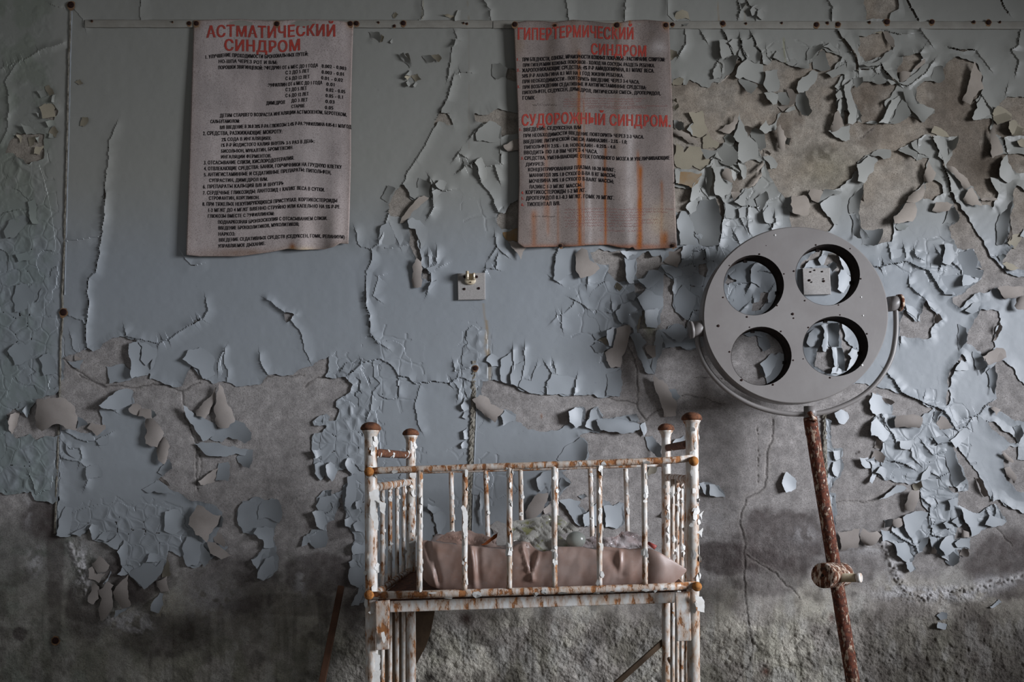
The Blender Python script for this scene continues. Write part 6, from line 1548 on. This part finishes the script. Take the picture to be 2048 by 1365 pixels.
# ends: two cross bars each, and the thin rods between
for xf, yf, xb, yb, yf2, yb2, rodx, low in [(748, 906, 818, 911, 976, 965, (765, 780, 794, 807), (764, 776, 788, 801)), (1378, 889, 1336, 896, 960, 955, (1345, 1354, 1363, 1373), (1352, 1361, 1370, 1379))]:
    bar('end_rail', Q(xf, yf, D1), Q(xb, yb, D2), 0.0115, M['rust'], chips=0.8)
    a, b = Q(xf, yf2, D1), Q(xb, yb2, D2)
    bar('end_rail', a, b, 0.0115, M['enamel_rusty'], chips=1.2)
    c, d = Q(xf, 1190, D1), Q(xb, 1142, D2)
    bar('end_rail', c, d, 0.011, M['enamel_rusty'])
    for i in range(4):
        t = (i + 1) / 5.0
        p, q = a.lerp(b, t), c.lerp(d, t)
        # place the rod so that it shows between the posts as photographed
        dd = p.y + DW
        p = Vector(((rodx[i] - 1024) * dd / FPX, p.y, p.z)); q = Vector((p.x, p.y, 0.10))
        bar('end_rod', p, q, 0.0062, M['enamel'], 10, 22, 2.4)
    bar('end_rail', Vector((a.x, a.y, 0.10)), Vector((b.x, b.y, 0.10)), 0.010, M['enamel_rusty'])
# front side
DF = 1.925
ft = [Q(738, 943, DF), Q(760, 941.5, DF), Q(900, 937, DF), Q(1050, 932, DF), Q(1200, 927, DF), Q(1340, 921.5, DF), Q(1386, 917, DF)]
o = MB().tube(ft, 0.0088, 14, True, 0.03).build('top_rail', M['enamel_rusty'], cot, True)
for p, q in zip(ft[:-1], ft[1:]):
    tubes.append((p, q, 0.0088, 0.7))
fb = [Q(736, 1192, DF), Q(900, 1188, DF), Q(1100, 1182, DF), Q(1300, 1176, DF), Q(1393, 1171, DF)]
MB().tube(fb, 0.0100, 14, True, 0.03).build('bottom_rail', M['enamel_rusty'], cot, True)
for p, q in zip(fb[:-1], fb[1:]):
    tubes.append((p, q, 0.0100, 1.0))
for x, y in ((738, 944), (1387.5, 923), (738, 1191), (1394, 1174)):
    m = MB().ball(Q(x, y, DF - 0.012), 0.0125, 14, 10, (1, 0.8, 1))
    m.build('knob', M['rustorange'], cot, True)
for xa, ya, xb, yb in [(840, 942, 839, 1182), (930, 939, 929, 1180), (1019.5, 936, 1018.5, 1177), (1108.5, 933, 1109, 1175), (1198.5, 930, 1199, 1171), (1288, 927, 1290, 1169)]:
    bar('side_bar', Q(xa, ya, DF), Q(xb, yb, DF), 0.0074, M['enamel'], 12, 24, 2.2)
# back side
DB = 2.455
bt = [Q(821, 944, DB), Q(1332, 929, DB)]
bar('back_top_rail', bt[0], bt[1], 0.0085, M['enamel_rusty'])
bar('back_bottom_rail', Q(823, 1140, DB), Q(1333, 1128, DB), 0.0095, M['enamel_rusty'])
for xa, xb in [(902, 906), (971, 978), (1041, 1044), (1112, 1112), (1180, 1187), (1251, 1257)]:
    bar('back_bar', Q(xa, 938, DB), Q(xb, 1134, DB), 0.0078, M['enamel'] if xa not in (971,) else M['enamel_rusty'], 12, 20, 2.0)
# bed frame, corner plates, mattress base
def frame_bar(name, quad_px, d0, d1, mat):
    m = MB()
    m.add([Q(x, y, d0) for x, y in quad_px] + [Q(x, y, d0) + Vector((0, d1 - d0, 0)) for x, y in quad_px], [(0, 1, 2, 3), (7, 6, 5, 4), (0, 4, 5, 1), (1, 5, 6, 2), (2, 6, 7, 3), (3, 7, 4, 0)])
    o = m.build(name, mat, cot)
    bv = o.modifiers.new('soft', 'BEVEL'); bv.width = 0.0025; bv.segments = 2
    return o
frame_bar('bed_frame', [(778, 1203), (779, 1226), (1350, 1207), (1350, 1185)], 1.955, 1.985, M['enamel'])
frame_bar('bed_frame', [(823, 1150), (823, 1166), (1333, 1152), (1333, 1137)], 2.42, 2.44, M['enamel_rusty'])
frame_bar('corner_plate', [(750, 1204), (752, 1302), (778, 1300), (779, 1200)], 1.925, 1.931, M['enamel_rusty'])
frame_bar('corner_plate', [(1350, 1186), (1354, 1284), (1383, 1283), (1380, 1184)], 1.925, 1.931, M['enamel'])
m = MB()
z0 = Q(760, 1195, 1.97).z; z1 = Q(1370, 1175, 1.97).z
m.add([Vector((Q(755, 1195, D1).x, -0.745, z0)), Vector((Q(1375, 1175, D1).x, -0.745, z1)), Vector((Q(1330, 1150, D2).x, -0.262, z1 + 0.0)), Vector((Q(824, 1150, D2).x, -0.262, z0))], [(0, 1, 2, 3)])
o = m.build('mattress_base', M['rust'], cot)
sd = o.modifiers.new('thick', 'SOLIDIFY'); sd.thickness = 0.006
bar('brace', Q(1338, 1318, 2.35), Q(1376, 1392, 2.20), 0.007, M['enamel_rusty'])
# the chips of enamel standing off the tubes
mb = MB()
for a, b, r, dens in tubes:
    a, b = Vector(a), Vector(b)
    if b.z < 0.5 and a.z > 0.6 and (b - a).length > 0.4:
        b = a.lerp(b, min(1.0, (a.z - 0.58) / (a.z - b.z)))
    L = (b - a).length
    t = (b - a).normalized()
    ref = Vector((0, -1, 0))
    ref = (ref - t * ref.dot(t)).normalized()
    sd_ = ref.cross(t)
    if sd_.x < 0:
        sd_ = -sd_
    for _ in range(int(dens * L * 20)):
        th = random.gauss(0.7, 0.75)
        s0 = random.uniform(0, L)
        wa = random.uniform(0.3, 0.95) * (1.0 if r < 0.012 else 0.6)
        ha = random.uniform(0.004, 0.016) * (0.6 + r * 40)
        lift = random.uniform(0.0006, 0.0055)
        side = random.choice((-1, 1))
        nn = random.randint(5, 7)
        pts = []
        for i in range(nn):
            an = 2 * math.pi * i / nn + random.uniform(-0.3, 0.3)
            du, dv = math.cos(an) * random.uniform(0.7, 1.1), math.sin(an) * random.uniform(0.7, 1.1)
            aa = th + du * wa
            rr = r + 0.0006 + lift * max(0.0, side * du) ** 1.4 + lift * 0.35 * max(0, dv)
            pts.append(a + t * (s0 + dv * ha) + ref * (math.cos(aa) * rr) + sd_ * (math.sin(aa) * rr))
        cen = a + t * s0 + ref * (math.cos(th) * (r + 0.0008 + lift * 0.15)) + sd_ * (math.sin(th) * (r + 0.0008 + lift * 0.15))
        mb.add([cen] + pts, [(0, i + 1, (i + 1) % nn + 1) for i in range(nn)])
M['chip'] = plain('enamel_chip', (222, 221, 217), (204, 200, 192), 0.45, 0.35, 50.0, 0.0002)
ch = mb.build('loose_enamel', M['chip'], cot)
ch['kind'] = 'stuff'
for pts in [[(922, 1016), (926, 1011), (933, 1020), (936, 1040), (934, 1062), (929, 1078), (925, 1055)], [(738, 985), (757, 978), (759, 1000), (752, 1022), (757, 1045), (757, 1062), (748, 1058), (741, 1030)],
            [(744, 1306), (760, 1311), (759, 1330), (757, 1346), (748, 1340), (750, 1324)], [(746, 1345), (762, 1340), (760, 1368), (744, 1368)], [(1394, 1066), (1406, 1056), (1404, 1076)], [(1390, 1190), (1404, 1194), (1409, 1226), (1395, 1222)],
            [(756, 1000), (772, 1008), (770, 1030), (760, 1022)], [(818, 935), (832, 938), (830, 958), (820, 955)], [(818, 1085), (832, 1078), (828, 1100), (822, 1112)], [(1196, 1085), (1206, 1088), (1204, 1104)], [(762, 1266), (768, 1264), (772, 1276), (768, 1288), (764, 1280)], [(1398, 1030), (1408, 1022), (1404, 1042)]]:
    dd = 1.922 if pts[0][0] < 800 or pts[0][0] > 1350 else (2.43 if pts[0][0] < 835 else 1.912)
    fl_ = fractal(pts, 0.12, 4.0)
    cx_ = sum(q[0] for q in fl_) / len(fl_)
    vv = [Q(x, y, dd + 0.0005 * (x - cx_) - 0.004) for x, y in fl_]
    mb = MB().add(vv + [v + Vector((0, 0.0008, 0)) for v in vv], [tuple(range(len(vv)))[::-1], tuple(range(len(vv), 2 * len(vv)))] + [(i, (i + 1) % len(vv), len(vv) + (i + 1) % len(vv), len(vv) + i) for i in range(len(vv))])
    mb.build('enamel_flake', M['chip'], cot)

# ------------------------------------------------------------------ mattress in brown oilcloth, rubbish on it
def ip(pts, x):
    return float(np.interp(x, [p[0] for p in pts], [p[1] for p in pts]))
TOPE = [(834, 1092), (840, 1082), (852, 1081), (866, 1084), (905, 1089), (935, 1091), (1015, 1100), (1030, 1090), (1047, 1084), (1060, 1092), (1082, 1104), (1102, 1102), (1115, 1094), (1160, 1094), (1192, 1100), (1205, 1093), (1258, 1099), (1285, 1096), (1300, 1098), (1320, 1106), (1345, 1121), (1373, 1139)]
BOTE = [(834, 1100), (838, 1130), (846, 1158), (860, 1172), (885, 1182), (1000, 1184), (1345, 1169), (1362, 1155), (1373, 1143)]
def folds(x, y):
    f = 0.0
    f += 0.016 * gs(x - (838 + (y - 1090) * 0.42), 0, 9) + 0.012 * gs(x - (862 + (y - 1090) * 0.10), 0, 5)
    f -= 0.014 * gs(x - (858 + (y - 1090) * 0.22), 0, 7)
    t = (y - 1092) / 62.0
    if 0 <= t <= 1.15:
        cx, hw = 1062, max(2.0, 17 * (1 - t))
        f -= 0.011 * math.exp(-((x - cx) / hw) ** 4) * (1 - 0.3 * t)
        f += 0.008 * gs(x - (1045 + 18 * t), 0, 4) + 0.005 * gs(x - (1081 - 18 * t), 0, 4)
    f += 0.009 * gs(x - (942 + (y - 1090) * 0.12), 0, 6) - 0.006 * gs(x - 955, 0, 7)
    tt = (y - 1100) / 45.0
    if 0 <= tt <= 1.2:
        f -= 0.005 * math.exp(-((x - (1215 + 25 * tt)) / (16 * (1.15 - 0.5 * tt))) ** 2) * (1 - 0.5 * tt)
    f += 0.006 * gs(x, 1240, 4) * gs(y, 1120, 25)
    f += 0.007 * (float(fbm((x + 0.5 * y) / 24.0, (y - 0.3 * x) / 40.0, 121, 3)) - 0.5)
    return f
mat_v, mat_f = [], []
NU = 150
rows = []
NVF = 22
for j in range(NVF + 1):
    v = j / NVF
    row = []
    for i in range(NU + 1):
        x = 834 + (1373 - 834) * i / NU
        yb, yt = ip(BOTE, x), ip(TOPE, x)
        y = yb + (yt - yb) * v
        bul = math.sin(math.pi * v) ** 0.6
        ends = min(1.0, (x - 833) / 40.0, (1376 - x) / 115.0)
        d = 2.000 - 0.018 * bul * ends + 0.020 * (1 - ends) - 1.15 * folds(x, y) * ends * min(1, 4 * v + 0.2)
        d = max(d, 1.948)
        row.append(Q(x, y, d))
    rows.append(row)
for j in range(1, 9):                          # the top going back
    t = j / 8.0
    row = []
    for i in range(NU + 1):
        p = rows[NVF][i]
        x = 834 + (1373 - 834) * i / NU
        sag = -0.012 * math.sin(math.pi * min(1, t)) + 0.008 * (float(fbm(x / 40.0, t * 3, 123, 3)) - 0.5)
        row.append(Vector((p.x * (1 + 0.0 * t), p.y + 0.40 * t, p.z + sag - 0.02 * t)))
    rows.append(row)
row = []
for i in range(NU + 1):
    p = rows[-1][i]
    row.append(Vector((p.x, p.y, rows[0][i].z + 0.005)))
rows.append(row)
V_ = [p for r_ in rows for p in r_]
W_ = NU + 1
F_ = [(j * W_ + i, j * W_ + i + 1, (j + 1) * W_ + i + 1, (j + 1) * W_ + i) for j in range(len(rows) - 1) for i in range(NU)]
F_.append(tuple(range(W_))[::-1] + tuple((len(rows) - 1) * W_ + i for i in range(W_)))
def oil():
    t = MT('brown_oilcloth', 0.38, 0.45)
    n = t.noise(10.0, 5, 0.6)
    n2 = t.noise(70.0, 4, 0.6)
    c = t.mix(t.ramp(n, [(0.35, 0.0), (0.65, 1.0)]), (156, 126, 112), (172, 152, 143))
    c = t.mix(t.ramp(n2, [(0.58, 0.0), (0.74, 0.5)]), c, (170, 156, 150))
    t.color(c)
    t.bump(t.noise(600.0, 2, 0.5), 0.0003, 0.5)
    return t.m
M['oil'] = oil()
mt = empty('cot_mattress', Vector((0.03, -0.5, z0)), 'cot mattress wrapped in creased brown oilcloth, lying in the cot', 'mattress')
F_ = F_[:-1]
centred('oilcloth', V_, F_, M['oil'], mt, True)
def crumple(name, pts, d0, amp, mat, parent=None, lean=0.0, seed=0, step=3.0):
    """a crumpled sheet standing in the cot; the outline is in photo pixels"""
    out = fractal(pts, 0.10, 6.0)
    arr = np.array(out)
    xs, ys = arr[:, 0], arr[:, 1]
    inner = []
    y = ys.min() + step
    while y < ys.max():
        x = xs.min() + step
        while x < xs.max():
            c = False
            jj = len(out) - 1
            for ii in range(len(out)):
                if (arr[ii, 1] > y) != (arr[jj, 1] > y) and x < (arr[jj, 0] - arr[ii, 0]) * (y - arr[ii, 1]) / (arr[jj, 1] - arr[ii, 1]) + arr[ii, 0]:
                    c = not c
                jj = ii
            if c and np.min(np.hypot(xs - x, ys - y)) > step * 0.5:
                inner.append((x + random.uniform(-0.8, 0.8), y + random.uniform(-0.8, 0.8)))
            x += step
        y += step
    ordr = out if sum(out[i][0] * -out[(i + 1) % len(out)][1] - out[(i + 1) % len(out)][0] * -out[i][1] for i in range(len(out))) > 0 else out[::-1]
    r = delaunay_2d_cdt([Vector((float(a), float(-b))) for a, b in ordr] + [Vector((a, -b)) for a, b in inner], [], [list(range(len(ordr)))], 1, 1e-4)
    ym = ys.max()
    vv = []
    for p in r[0]:
        x, y = p[0], -p[1]
        n_ = 1.6 * abs(float(vnoise((x + y) / 34.0, (y - 0.4 * x) / 22.0, seed)) - 0.5) + 0.9 * abs(float(vnoise((x - y) / 15.0, y / 12.0, seed + 3)) - 0.5)
        vv.append(Q(x, y, d0 + lean * (ym - y) - amp * n_))
    o = centred(name, vv, [tuple(f) for f in r[2]], mat, parent, False)
    sd = o.modifiers.new('thick', 'SOLIDIFY'); sd.thickness = 0.0012
    return o
tt_ = lambda pts: [(950 + x / 5.12, 1010 + y / 5.12) for x, y in pts]
crumple('turned_flap', [(872, 1082), (885, 1072), (905, 1063), (940, 1061), (965, 1068), (985, 1075), (1000, 1062), (1005, 1066), (990, 1086), (1008, 1098), (930, 1090)], 2.06, 0.012, M['oil'], mt, 0.001, 131, 4)
M['torn'] = plain('rusty_torn_edge', (150, 84, 44), (110, 60, 36), 0.8, 0.1)
crumple('torn_edge', tt_([(60, 410), (150, 350), (240, 280), (250, 295), (170, 370), (100, 412)]), 2.045, 0.006, M['torn'], mt, 0.0008, 133, 3)
def sheetmat(name, a, b, g):
    t = MT(name, 0.3, 0.5)
    c = t.mix(t.ramp(t.noise(26.0, 5, 0.6), [(0.35, 0.0), (0.65, 1.0)]), a, b)
    c = t.mix(t.ramp(t.noise(34.0, 4, 0.6), [(0.56, 0.0), (0.66, 1.0)]), c, g)
    t.color(c)
    t.bump(t.noise(60.0, 4, 0.6), 0.0015, 0.6)
    return t.m
M['plastic'] = sheetmat('dusty_plastic_sheet', (184, 182, 174), (156, 153, 146), (134, 134, 92))
M['bag'] = sheetmat('dusty_clear_bag', (190, 184, 184), (158, 142, 140), (140, 122, 118))
tag(crumple('plastic_sheet', tt_([(380, 170), (550, 150), (700, 112), (790, 85), (850, 110), (920, 160), (1000, 200), (1095, 262), (1020, 275), (870, 300), (900, 340), (1010, 415), (860, 440), (700, 480), (620, 450), (560, 385), (390, 375), (375, 270)]), 2.07, 0.015, M['plastic'], None, 0.0014, 141, 3),
    'crumpled grey plastic sheet with moss, heaped on the mattress', 'plastic sheet')
tag(crumple('plastic_bag', tt_([(1085, 428), (1130, 370), (1190, 325), (1250, 318), (1440, 330), (1500, 275), (1560, 268), (1640, 285), (1710, 325), (1790, 390), (1830, 440), (1700, 450), (1600, 458), (1400, 440), (1250, 445)]), 2.06, 0.014, M['bag'], None, 0.0012, 151, 3),
    'crumpled clear plastic bag with pinkish dust, right part of the mattress', 'plastic bag')
tag(crumple('flat_scrap', tt_([(222, 418), (240, 260), (320, 238), (330, 410)]), 2.035, 0.003, M['tile'], None, 0.0008, 161, 4), 'pale rectangular scrap standing on the mattress behind the third bar', 'scrap')
tag(crumple('dark_scrap', tt_([(155, 235), (225, 165), (320, 195), (325, 225), (245, 290)]), 2.11, 0.004, M['tile'], None, 0.0008, 163, 4), 'grey lath-like scrap at the left of the plastic sheet', 'scrap')
def glassy():
    t = MT('clouded_plastic', 0.25, 0.5)
    t.color((176, 180, 172))
    t.b.inputs['Transmission Weight'].default_value = 0.35
    return t.m
tag(MB().ball(Q(1152, 1080, 2.06), 0.027, 20, 14, (1.0, 0.8, 0.85)).build('clouded_bottle', glassy(), None, True), 'clouded pale bottle end lying beside the plastic sheet', 'bottle')
mb = MB().tube([Q(1296, 1086, 2.05), Q(1303, 1091, 2.045), Q(1311, 1096, 2.04)], [0.004, 0.0055, 0.007], 10)
tag(mb.build('red_tube', plain('dull_red_rubber', (168, 84, 76), (140, 66, 60), 0.5), None, True), 'short dull red tube at the right end of the mattress', 'tube')

# ------------------------------------------------------------------ wood leaning behind the cot
def lath(name, a, b, w, t, mat, label, cat):
    a, b = Vector(a), Vector(b)
    ax = (b - a).normalized()
    sd = ax.cross(Vector((0, 1, 0))).normalized()
    nr = sd.cross(ax).normalized()
    m = MB()
    N = 8
    for i in range(N + 1):
        c = a.lerp(b, i / N)
        m.v += [c + sd * w / 2 + nr * t / 2, c - sd * w / 2 + nr * t / 2, c - sd * w / 2 - nr * t / 2, c + sd * w / 2 - nr * t / 2]
    for i in range(N):
        for k_ in range(4):
            m.f.append((i * 4 + k_, i * 4 + (k_ + 1) % 4, (i + 1) * 4 + (k_ + 1) % 4, (i + 1) * 4 + k_))
    m.f += [(3, 2, 1, 0), tuple(N * 4 + q for q in range(4))]
    o = m.build(name, mat, None)
    bv = o.modifiers.new('soft', 'BEVEL'); bv.width = 0.0015; bv.segments = 1
    return tag(o, label, cat)
lath('wooden_strip', Q(682.5, 1173, 2.665), Q(605, 1561, 2.40), 0.022, 0.014, M['wood_red'], 'narrow reddish wooden strip leaning on the wall left of the cot', 'strip')
lath('dark_lath', Q(1332, 1279, 2.455), Q(1010, 1567, 2.36), 0.0175, 0.010, M['wood_dark'], 'thin dark lath leaning diagonally under the cot, at its right legs', 'lath')
m = MB()
ol = [(868.7, 1226), (866, 1241), (860, 1270), (851, 1295), (842, 1312), (828.5, 1337), (816, 1370), (806, 1420), (802, 1536), (768, 1536), (766, 1400), (764, 1250), (780, 1205), (820, 1190), (855, 1196), (866, 1208)]
fr = [Q(x, y, 2.53) for x, y in ol]
nb = len(ol)
m.add(fr + [p + Vector((0, 0.014, 0)) for p in fr], [tuple(range(nb))[::-1], tuple(range(nb, 2 * nb))] + [(i, (i + 1) % nb, nb + (i + 1) % nb, nb + i) for i in range(nb)])
tag(m.build('curved_board', M['wood_dark'], None), 'brown board with a curved edge standing behind the left cot legs', 'board')

# ------------------------------------------------------------------ the operating lamp
DL = 2.50
lamp = empty('operating_lamp', Q(1738, 1562, 2.42), 'round grey operating lamp with four empty lens holes on a rusty pole', 'lamp')
lamp.location.z = 0
CX, CY = 1591.5, 630.5
def ell(cx, cy, rx, ry, rot, n, k_=1.0):
    c, s = math.cos(rot), math.sin(rot)
    return [(cx + k_ * (rx * math.cos(a) * c - ry * math.sin(a) * s), cy - k_ * (rx * math.cos(a) * s + ry * math.sin(a) * c)) for a in (2 * math.pi * i / n for i in range(n))]
ROT = math.radians(6)
NO = 96
HOLES = [(1507.7, 570.9, 60, 60.4), (1655.4, 550, 64.3, 61.4), (1522.8, 712.7, 60.2, 58.8), (1671.2, 693, 65, 60)]
rim = ell(CX, CY, 186, 177.5, ROT, NO, 0.985)
pts2 = list(rim)
loops = [list(range(NO))]
for hx, hy, rx, ry in HOLES:
    b = len(pts2)
    pts2 += ell(hx, hy, rx, ry, 0, 48)
    loops.append(list(range(b, b + 48)))
edges = [(l[i], l[(i + 1) % len(l)]) for l in loops for i in range(len(l))]
r = delaunay_2d_cdt([Vector((x, -y)) for x, y in pts2], edges, [], 0, 1e-4)
def in_face(x, y):
    dx, dy = x - CX, y - CY
    c, s = math.cos(ROT), math.sin(ROT)
    a, b = dx * c - dy * s, dx * s + dy * c
    if (a / 186) ** 2 + (b / 177.5) ** 2 > 0.985 ** 2:
        return False
    return all(((x - hx) / rx) ** 2 + ((y - hy) / ry) ** 2 > 0.996 for hx, hy, rx, ry in HOLES)
tri = []
for f in r[2]:
    cx = sum(r[0][i][0] for i in f) / len(f); cy = -sum(r[0][i][1] for i in f) / len(f)
    if in_face(cx, cy):
        tri.append(tuple(f))
TH = 0.055
headv = [Q(p[0], -p[1], DL) for p in r[0]]
m = MB().add(headv, tri)
m.add([p + Vector((0, TH, 0)) for p in headv], [t[::-1] for t in tri])
prof = [(0.985, 0.0), (0.996, 0.002), (1.0, 0.006), (1.0, TH - 0.004), (0.985, TH)]
b = len(m.v)
ctr = Q(CX, CY, DL)
for k_, dy in prof:
    for x, y in ell(CX, CY, 186, 177.5, ROT, NO, k_):
        m.v.append(Q(x, y, DL) + Vector((0, dy, 0)))
for a in range(len(prof) - 1):
    for i in range(NO):
        m.f.append((b + a * NO + i, b + a * NO + (i + 1) % NO, b + (a + 1) * NO + (i + 1) % NO, b + (a + 1) * NO + i))
head = m.build('lamp_head', M['lamp'], lamp, False)
for p in head.data.polygons:
    if len(p.vertices) == 4:
        p.use_smooth = True
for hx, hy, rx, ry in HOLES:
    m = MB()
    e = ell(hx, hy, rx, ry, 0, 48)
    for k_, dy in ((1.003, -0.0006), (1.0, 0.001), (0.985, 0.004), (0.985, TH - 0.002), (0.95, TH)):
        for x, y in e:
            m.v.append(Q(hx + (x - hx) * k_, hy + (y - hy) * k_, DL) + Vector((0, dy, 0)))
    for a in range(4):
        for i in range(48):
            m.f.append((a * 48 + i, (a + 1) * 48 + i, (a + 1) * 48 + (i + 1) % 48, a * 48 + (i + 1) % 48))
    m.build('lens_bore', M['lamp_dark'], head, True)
    for an in (100, 350, 230):
        x, y = hx + rx * 0.93 * math.cos(math.radians(an)), hy - ry * 0.93 * math.sin(math.radians(an))
        c = Q(x, y, DL) + Vector((0, TH * 0.75, 0))
        MB().box(c - Vector((0.006, 0.004, 0.005)), c + Vector((0.006, 0.004, 0.005))).build('clip', M['lamp_dark'], head)
u_ = lambda x, y: T('U', [(x, y)])[0]
def dome(px, py, rpx, mat, name, d=DL):
    c = Q(px, py, d)
    rr = rpx * d / FPX
    m = MB()
    n = 10
    m.v = [Vector((c.x + rr * math.cos(2 * math.pi * i / n), c.y, c.z + rr * math.sin(2 * math.pi * i / n))) for i in range(n)]
    m.v += [Vector((c.x + rr * 0.7 * math.cos(2 * math.pi * i / n), c.y - rr * 0.45, c.z + rr * 0.7 * math.sin(2 * math.pi * i / n))) for i in range(n)] + [Vector((c.x, c.y - rr * 0.6, c.z))]
    m.f = [(i, (i + 1) % n, n + (i + 1) % n, n + i) for i in range(n)] + [(n + i, n + (i + 1) % n, 2 * n) for i in range(n)]
    return m.build(name, mat, head)
for x, y, rr in [(516, 256, 2.0), (676, 384, 1.6), (631, 590, 1.7), (435, 664, 2.1), (280, 537, 1.8), (321, 330, 1.4), (883, 196, 1.9), (1106, 220, 1.4), (1175, 416, 1.8), (1030, 586, 1.5), (811, 558, 1.8), (740, 366, 2.0),
                 (1040, 651, 1.5), (1215, 774, 1.9), (975, 1059, 2.0), (801, 937, 1.3), (834, 733, 1.8), (452, 731, 1.5), (656, 758, 1.8), (736, 946, 1.8), (604, 1105, 2.2), (400, 1075, 2.6), (322, 891, 2.0), (732, 645, 2.9), (738, 672, 1.7), (249, 722, 2.9), (560, 200, 0.9)]:
    dome(*u_(x, y), rr, M['nail'], 'screw')
for x, y, rr in [(1178, 535, 1.8), (1190, 655, 1.9), (618, 132, 2.2), (1183, 978, 2.6)]:
    dome(*u_(x, y), rr, M['whitedot'], 'screw')
DY = DL + 0.03
arc = [(1394, 664), (1396, 690), (1406, 722), (1424, 750), (1449, 776), (1480, 798), (1516, 815), (1560, 826), (1605, 829), (1650, 824.5), (1700, 806), (1738, 781), (1766, 748), (1783, 714), (1790, 680), (1792, 650), (1791, 618)]
def smooth_path(p, n=5):
    out = []
    for i in range(len(p) - 1):
        p0, p1, p2, p3 = p[max(0, i - 1)], p[i], p[i + 1], p[min(len(p) - 1, i + 2)]
        for k_ in range(n):
            t = k_ / n
            out.append(tuple(0.5 * ((2 * p1[c]) + (-p0[c] + p2[c]) * t + (2 * p0[c] - 5 * p1[c] + 4 * p2[c] - p3[c]) * t * t + (-p0[c] + 3 * p1[c] - 3 * p2[c] + p3[c]) * t ** 3) for c in (0, 1)))
    return out + [p[-1]]
yoke = MB().tube([Q(x, y, DY) for x, y in smooth_path(arc)], 0.0086, 14).build('yoke', M['lamp'], lamp, True)
for xa, ya, xb, yb, rr in ((1384, 660, 1407, 657, 16), (1776, 609, 1795, 606.5, 15)):
    MB().tube([Q(xa, ya, DY), Q(xa + 1, ya, DY), Q(xb - 1, yb, DY), Q(xb, yb, DY)], [rr * 0.9 * DY / FPX, rr * DY / FPX, rr * DY / FPX, rr * 0.9 * DY / FPX], 20).build('pivot', M['lamp'], lamp, True)
MB().tube([Q(1795, 606.5, DY), Q(1801, 606, DY)], 17 * DY / FPX, 20).build('pivot_washer', M['knob'], lamp, True)
MB().tube([Q(1379, 661, DY), Q(1385, 660, DY)], 17.5 * DY / FPX, 20).build('pivot_washer', M['lamp'], lamp, True)
m = MB()
m.tube([Q(1620, 813, DY), Q(1620, 838, DY)], 12.0 * DY / FPX, 16)
m.build('yoke_socket', M['lamp'], lamp, True)
MB().tube([Q(1618, 824, DY - 0.022), Q(1625, 835, DY - 0.026), Q(1631, 842, DY - 0.022)], 0.0075, 12).build('socket_bolt', M['knob'], lamp, True)
pa, pb = Q(1620, 836, DY), Q(1732, 1562, 2.42)
pb.z = 0.045
MB().line(pa, pb, 12.8 * DY / FPX, 40, 18, 0.02).build('pole', M['pole'], lamp, True)
MB().tube([Q(1620.5, 838, DY), Q(1625, 870, DY)], 13.2 * DY / FPX, 18).build('pole_sleeve', M['knob'], lamp, True)
# clamp on the pole
cc = lambda x, y: (1600 + x / 11.375, 1100 + y / 11.375)
pc_ = lambda x, y, d: Q(*cc(x, y), d)
DK = 2.48
A0, A1 = pc_(520, 590, DK - 0.055), pc_(960, 560, DK + 0.030)
ax = (A1 - A0)
R_ = 25.0 * DK / FPX
clamp = MB().tube([A0 - ax.normalized() * 0.002, A0, A0 + ax * 0.02, A0 + ax * 0.30, A0 + ax * 0.72, A0 + ax * 0.74, A0 + ax * 0.78, A0 + ax * 0.80, A1], [R_ * 0.90, R_ * 0.97, R_, R_ * 1.0, R_ * 0.98, R_ * 0.92, R_ * 0.92, R_ * 0.98, R_ * 0.95], 32).build('clamp', M['knob'], lamp, True)
MB().tube([A0 - ax.normalized() * 0.0035, A0 - ax.normalized() * 0.001], 0.0045, 12).build('clamp_hole', M['lamp_dark'], clamp, True)
B0, B1 = pc_(930, 640, DK - 0.045), pc_(1390, 640, DK - 0.090)
bx = B1 - B0
hd = MB().tube([B0, B0 + bx * 0.08, B0 + bx * 0.74, B0 + bx * 0.76], [0.0165, 0.0145, 0.0140, 0.0125], 20).build('clamp_handle', M['hook'], lamp, True)
MB().tube([B0 + bx * 0.80, B0 + bx * 0.82, B1 - bx * 0.01, B1], [0.0145, 0.0155, 0.0152, 0.0140], 20).build('handle_cap', M['enamel'], lamp, True)
MB().tube([B0 + bx * 0.70, B0 + bx * 0.84], 0.0118, 16).build('handle_neck', M['rust'], lamp, True)
# foot of the stand, below the frame
m = MB()
for a in (0.3, 0.3 + 2.094, 0.3 + 4.189):
    m.tube([pb, pb + Vector((0.30 * math.cos(a), 0.18 * math.sin(a) - 0.02, -0.028))], [0.02, 0.014], 12)
m.build('stand_foot', M['pole'], lamp, True)
print('objects', len(bpy.data.objects))
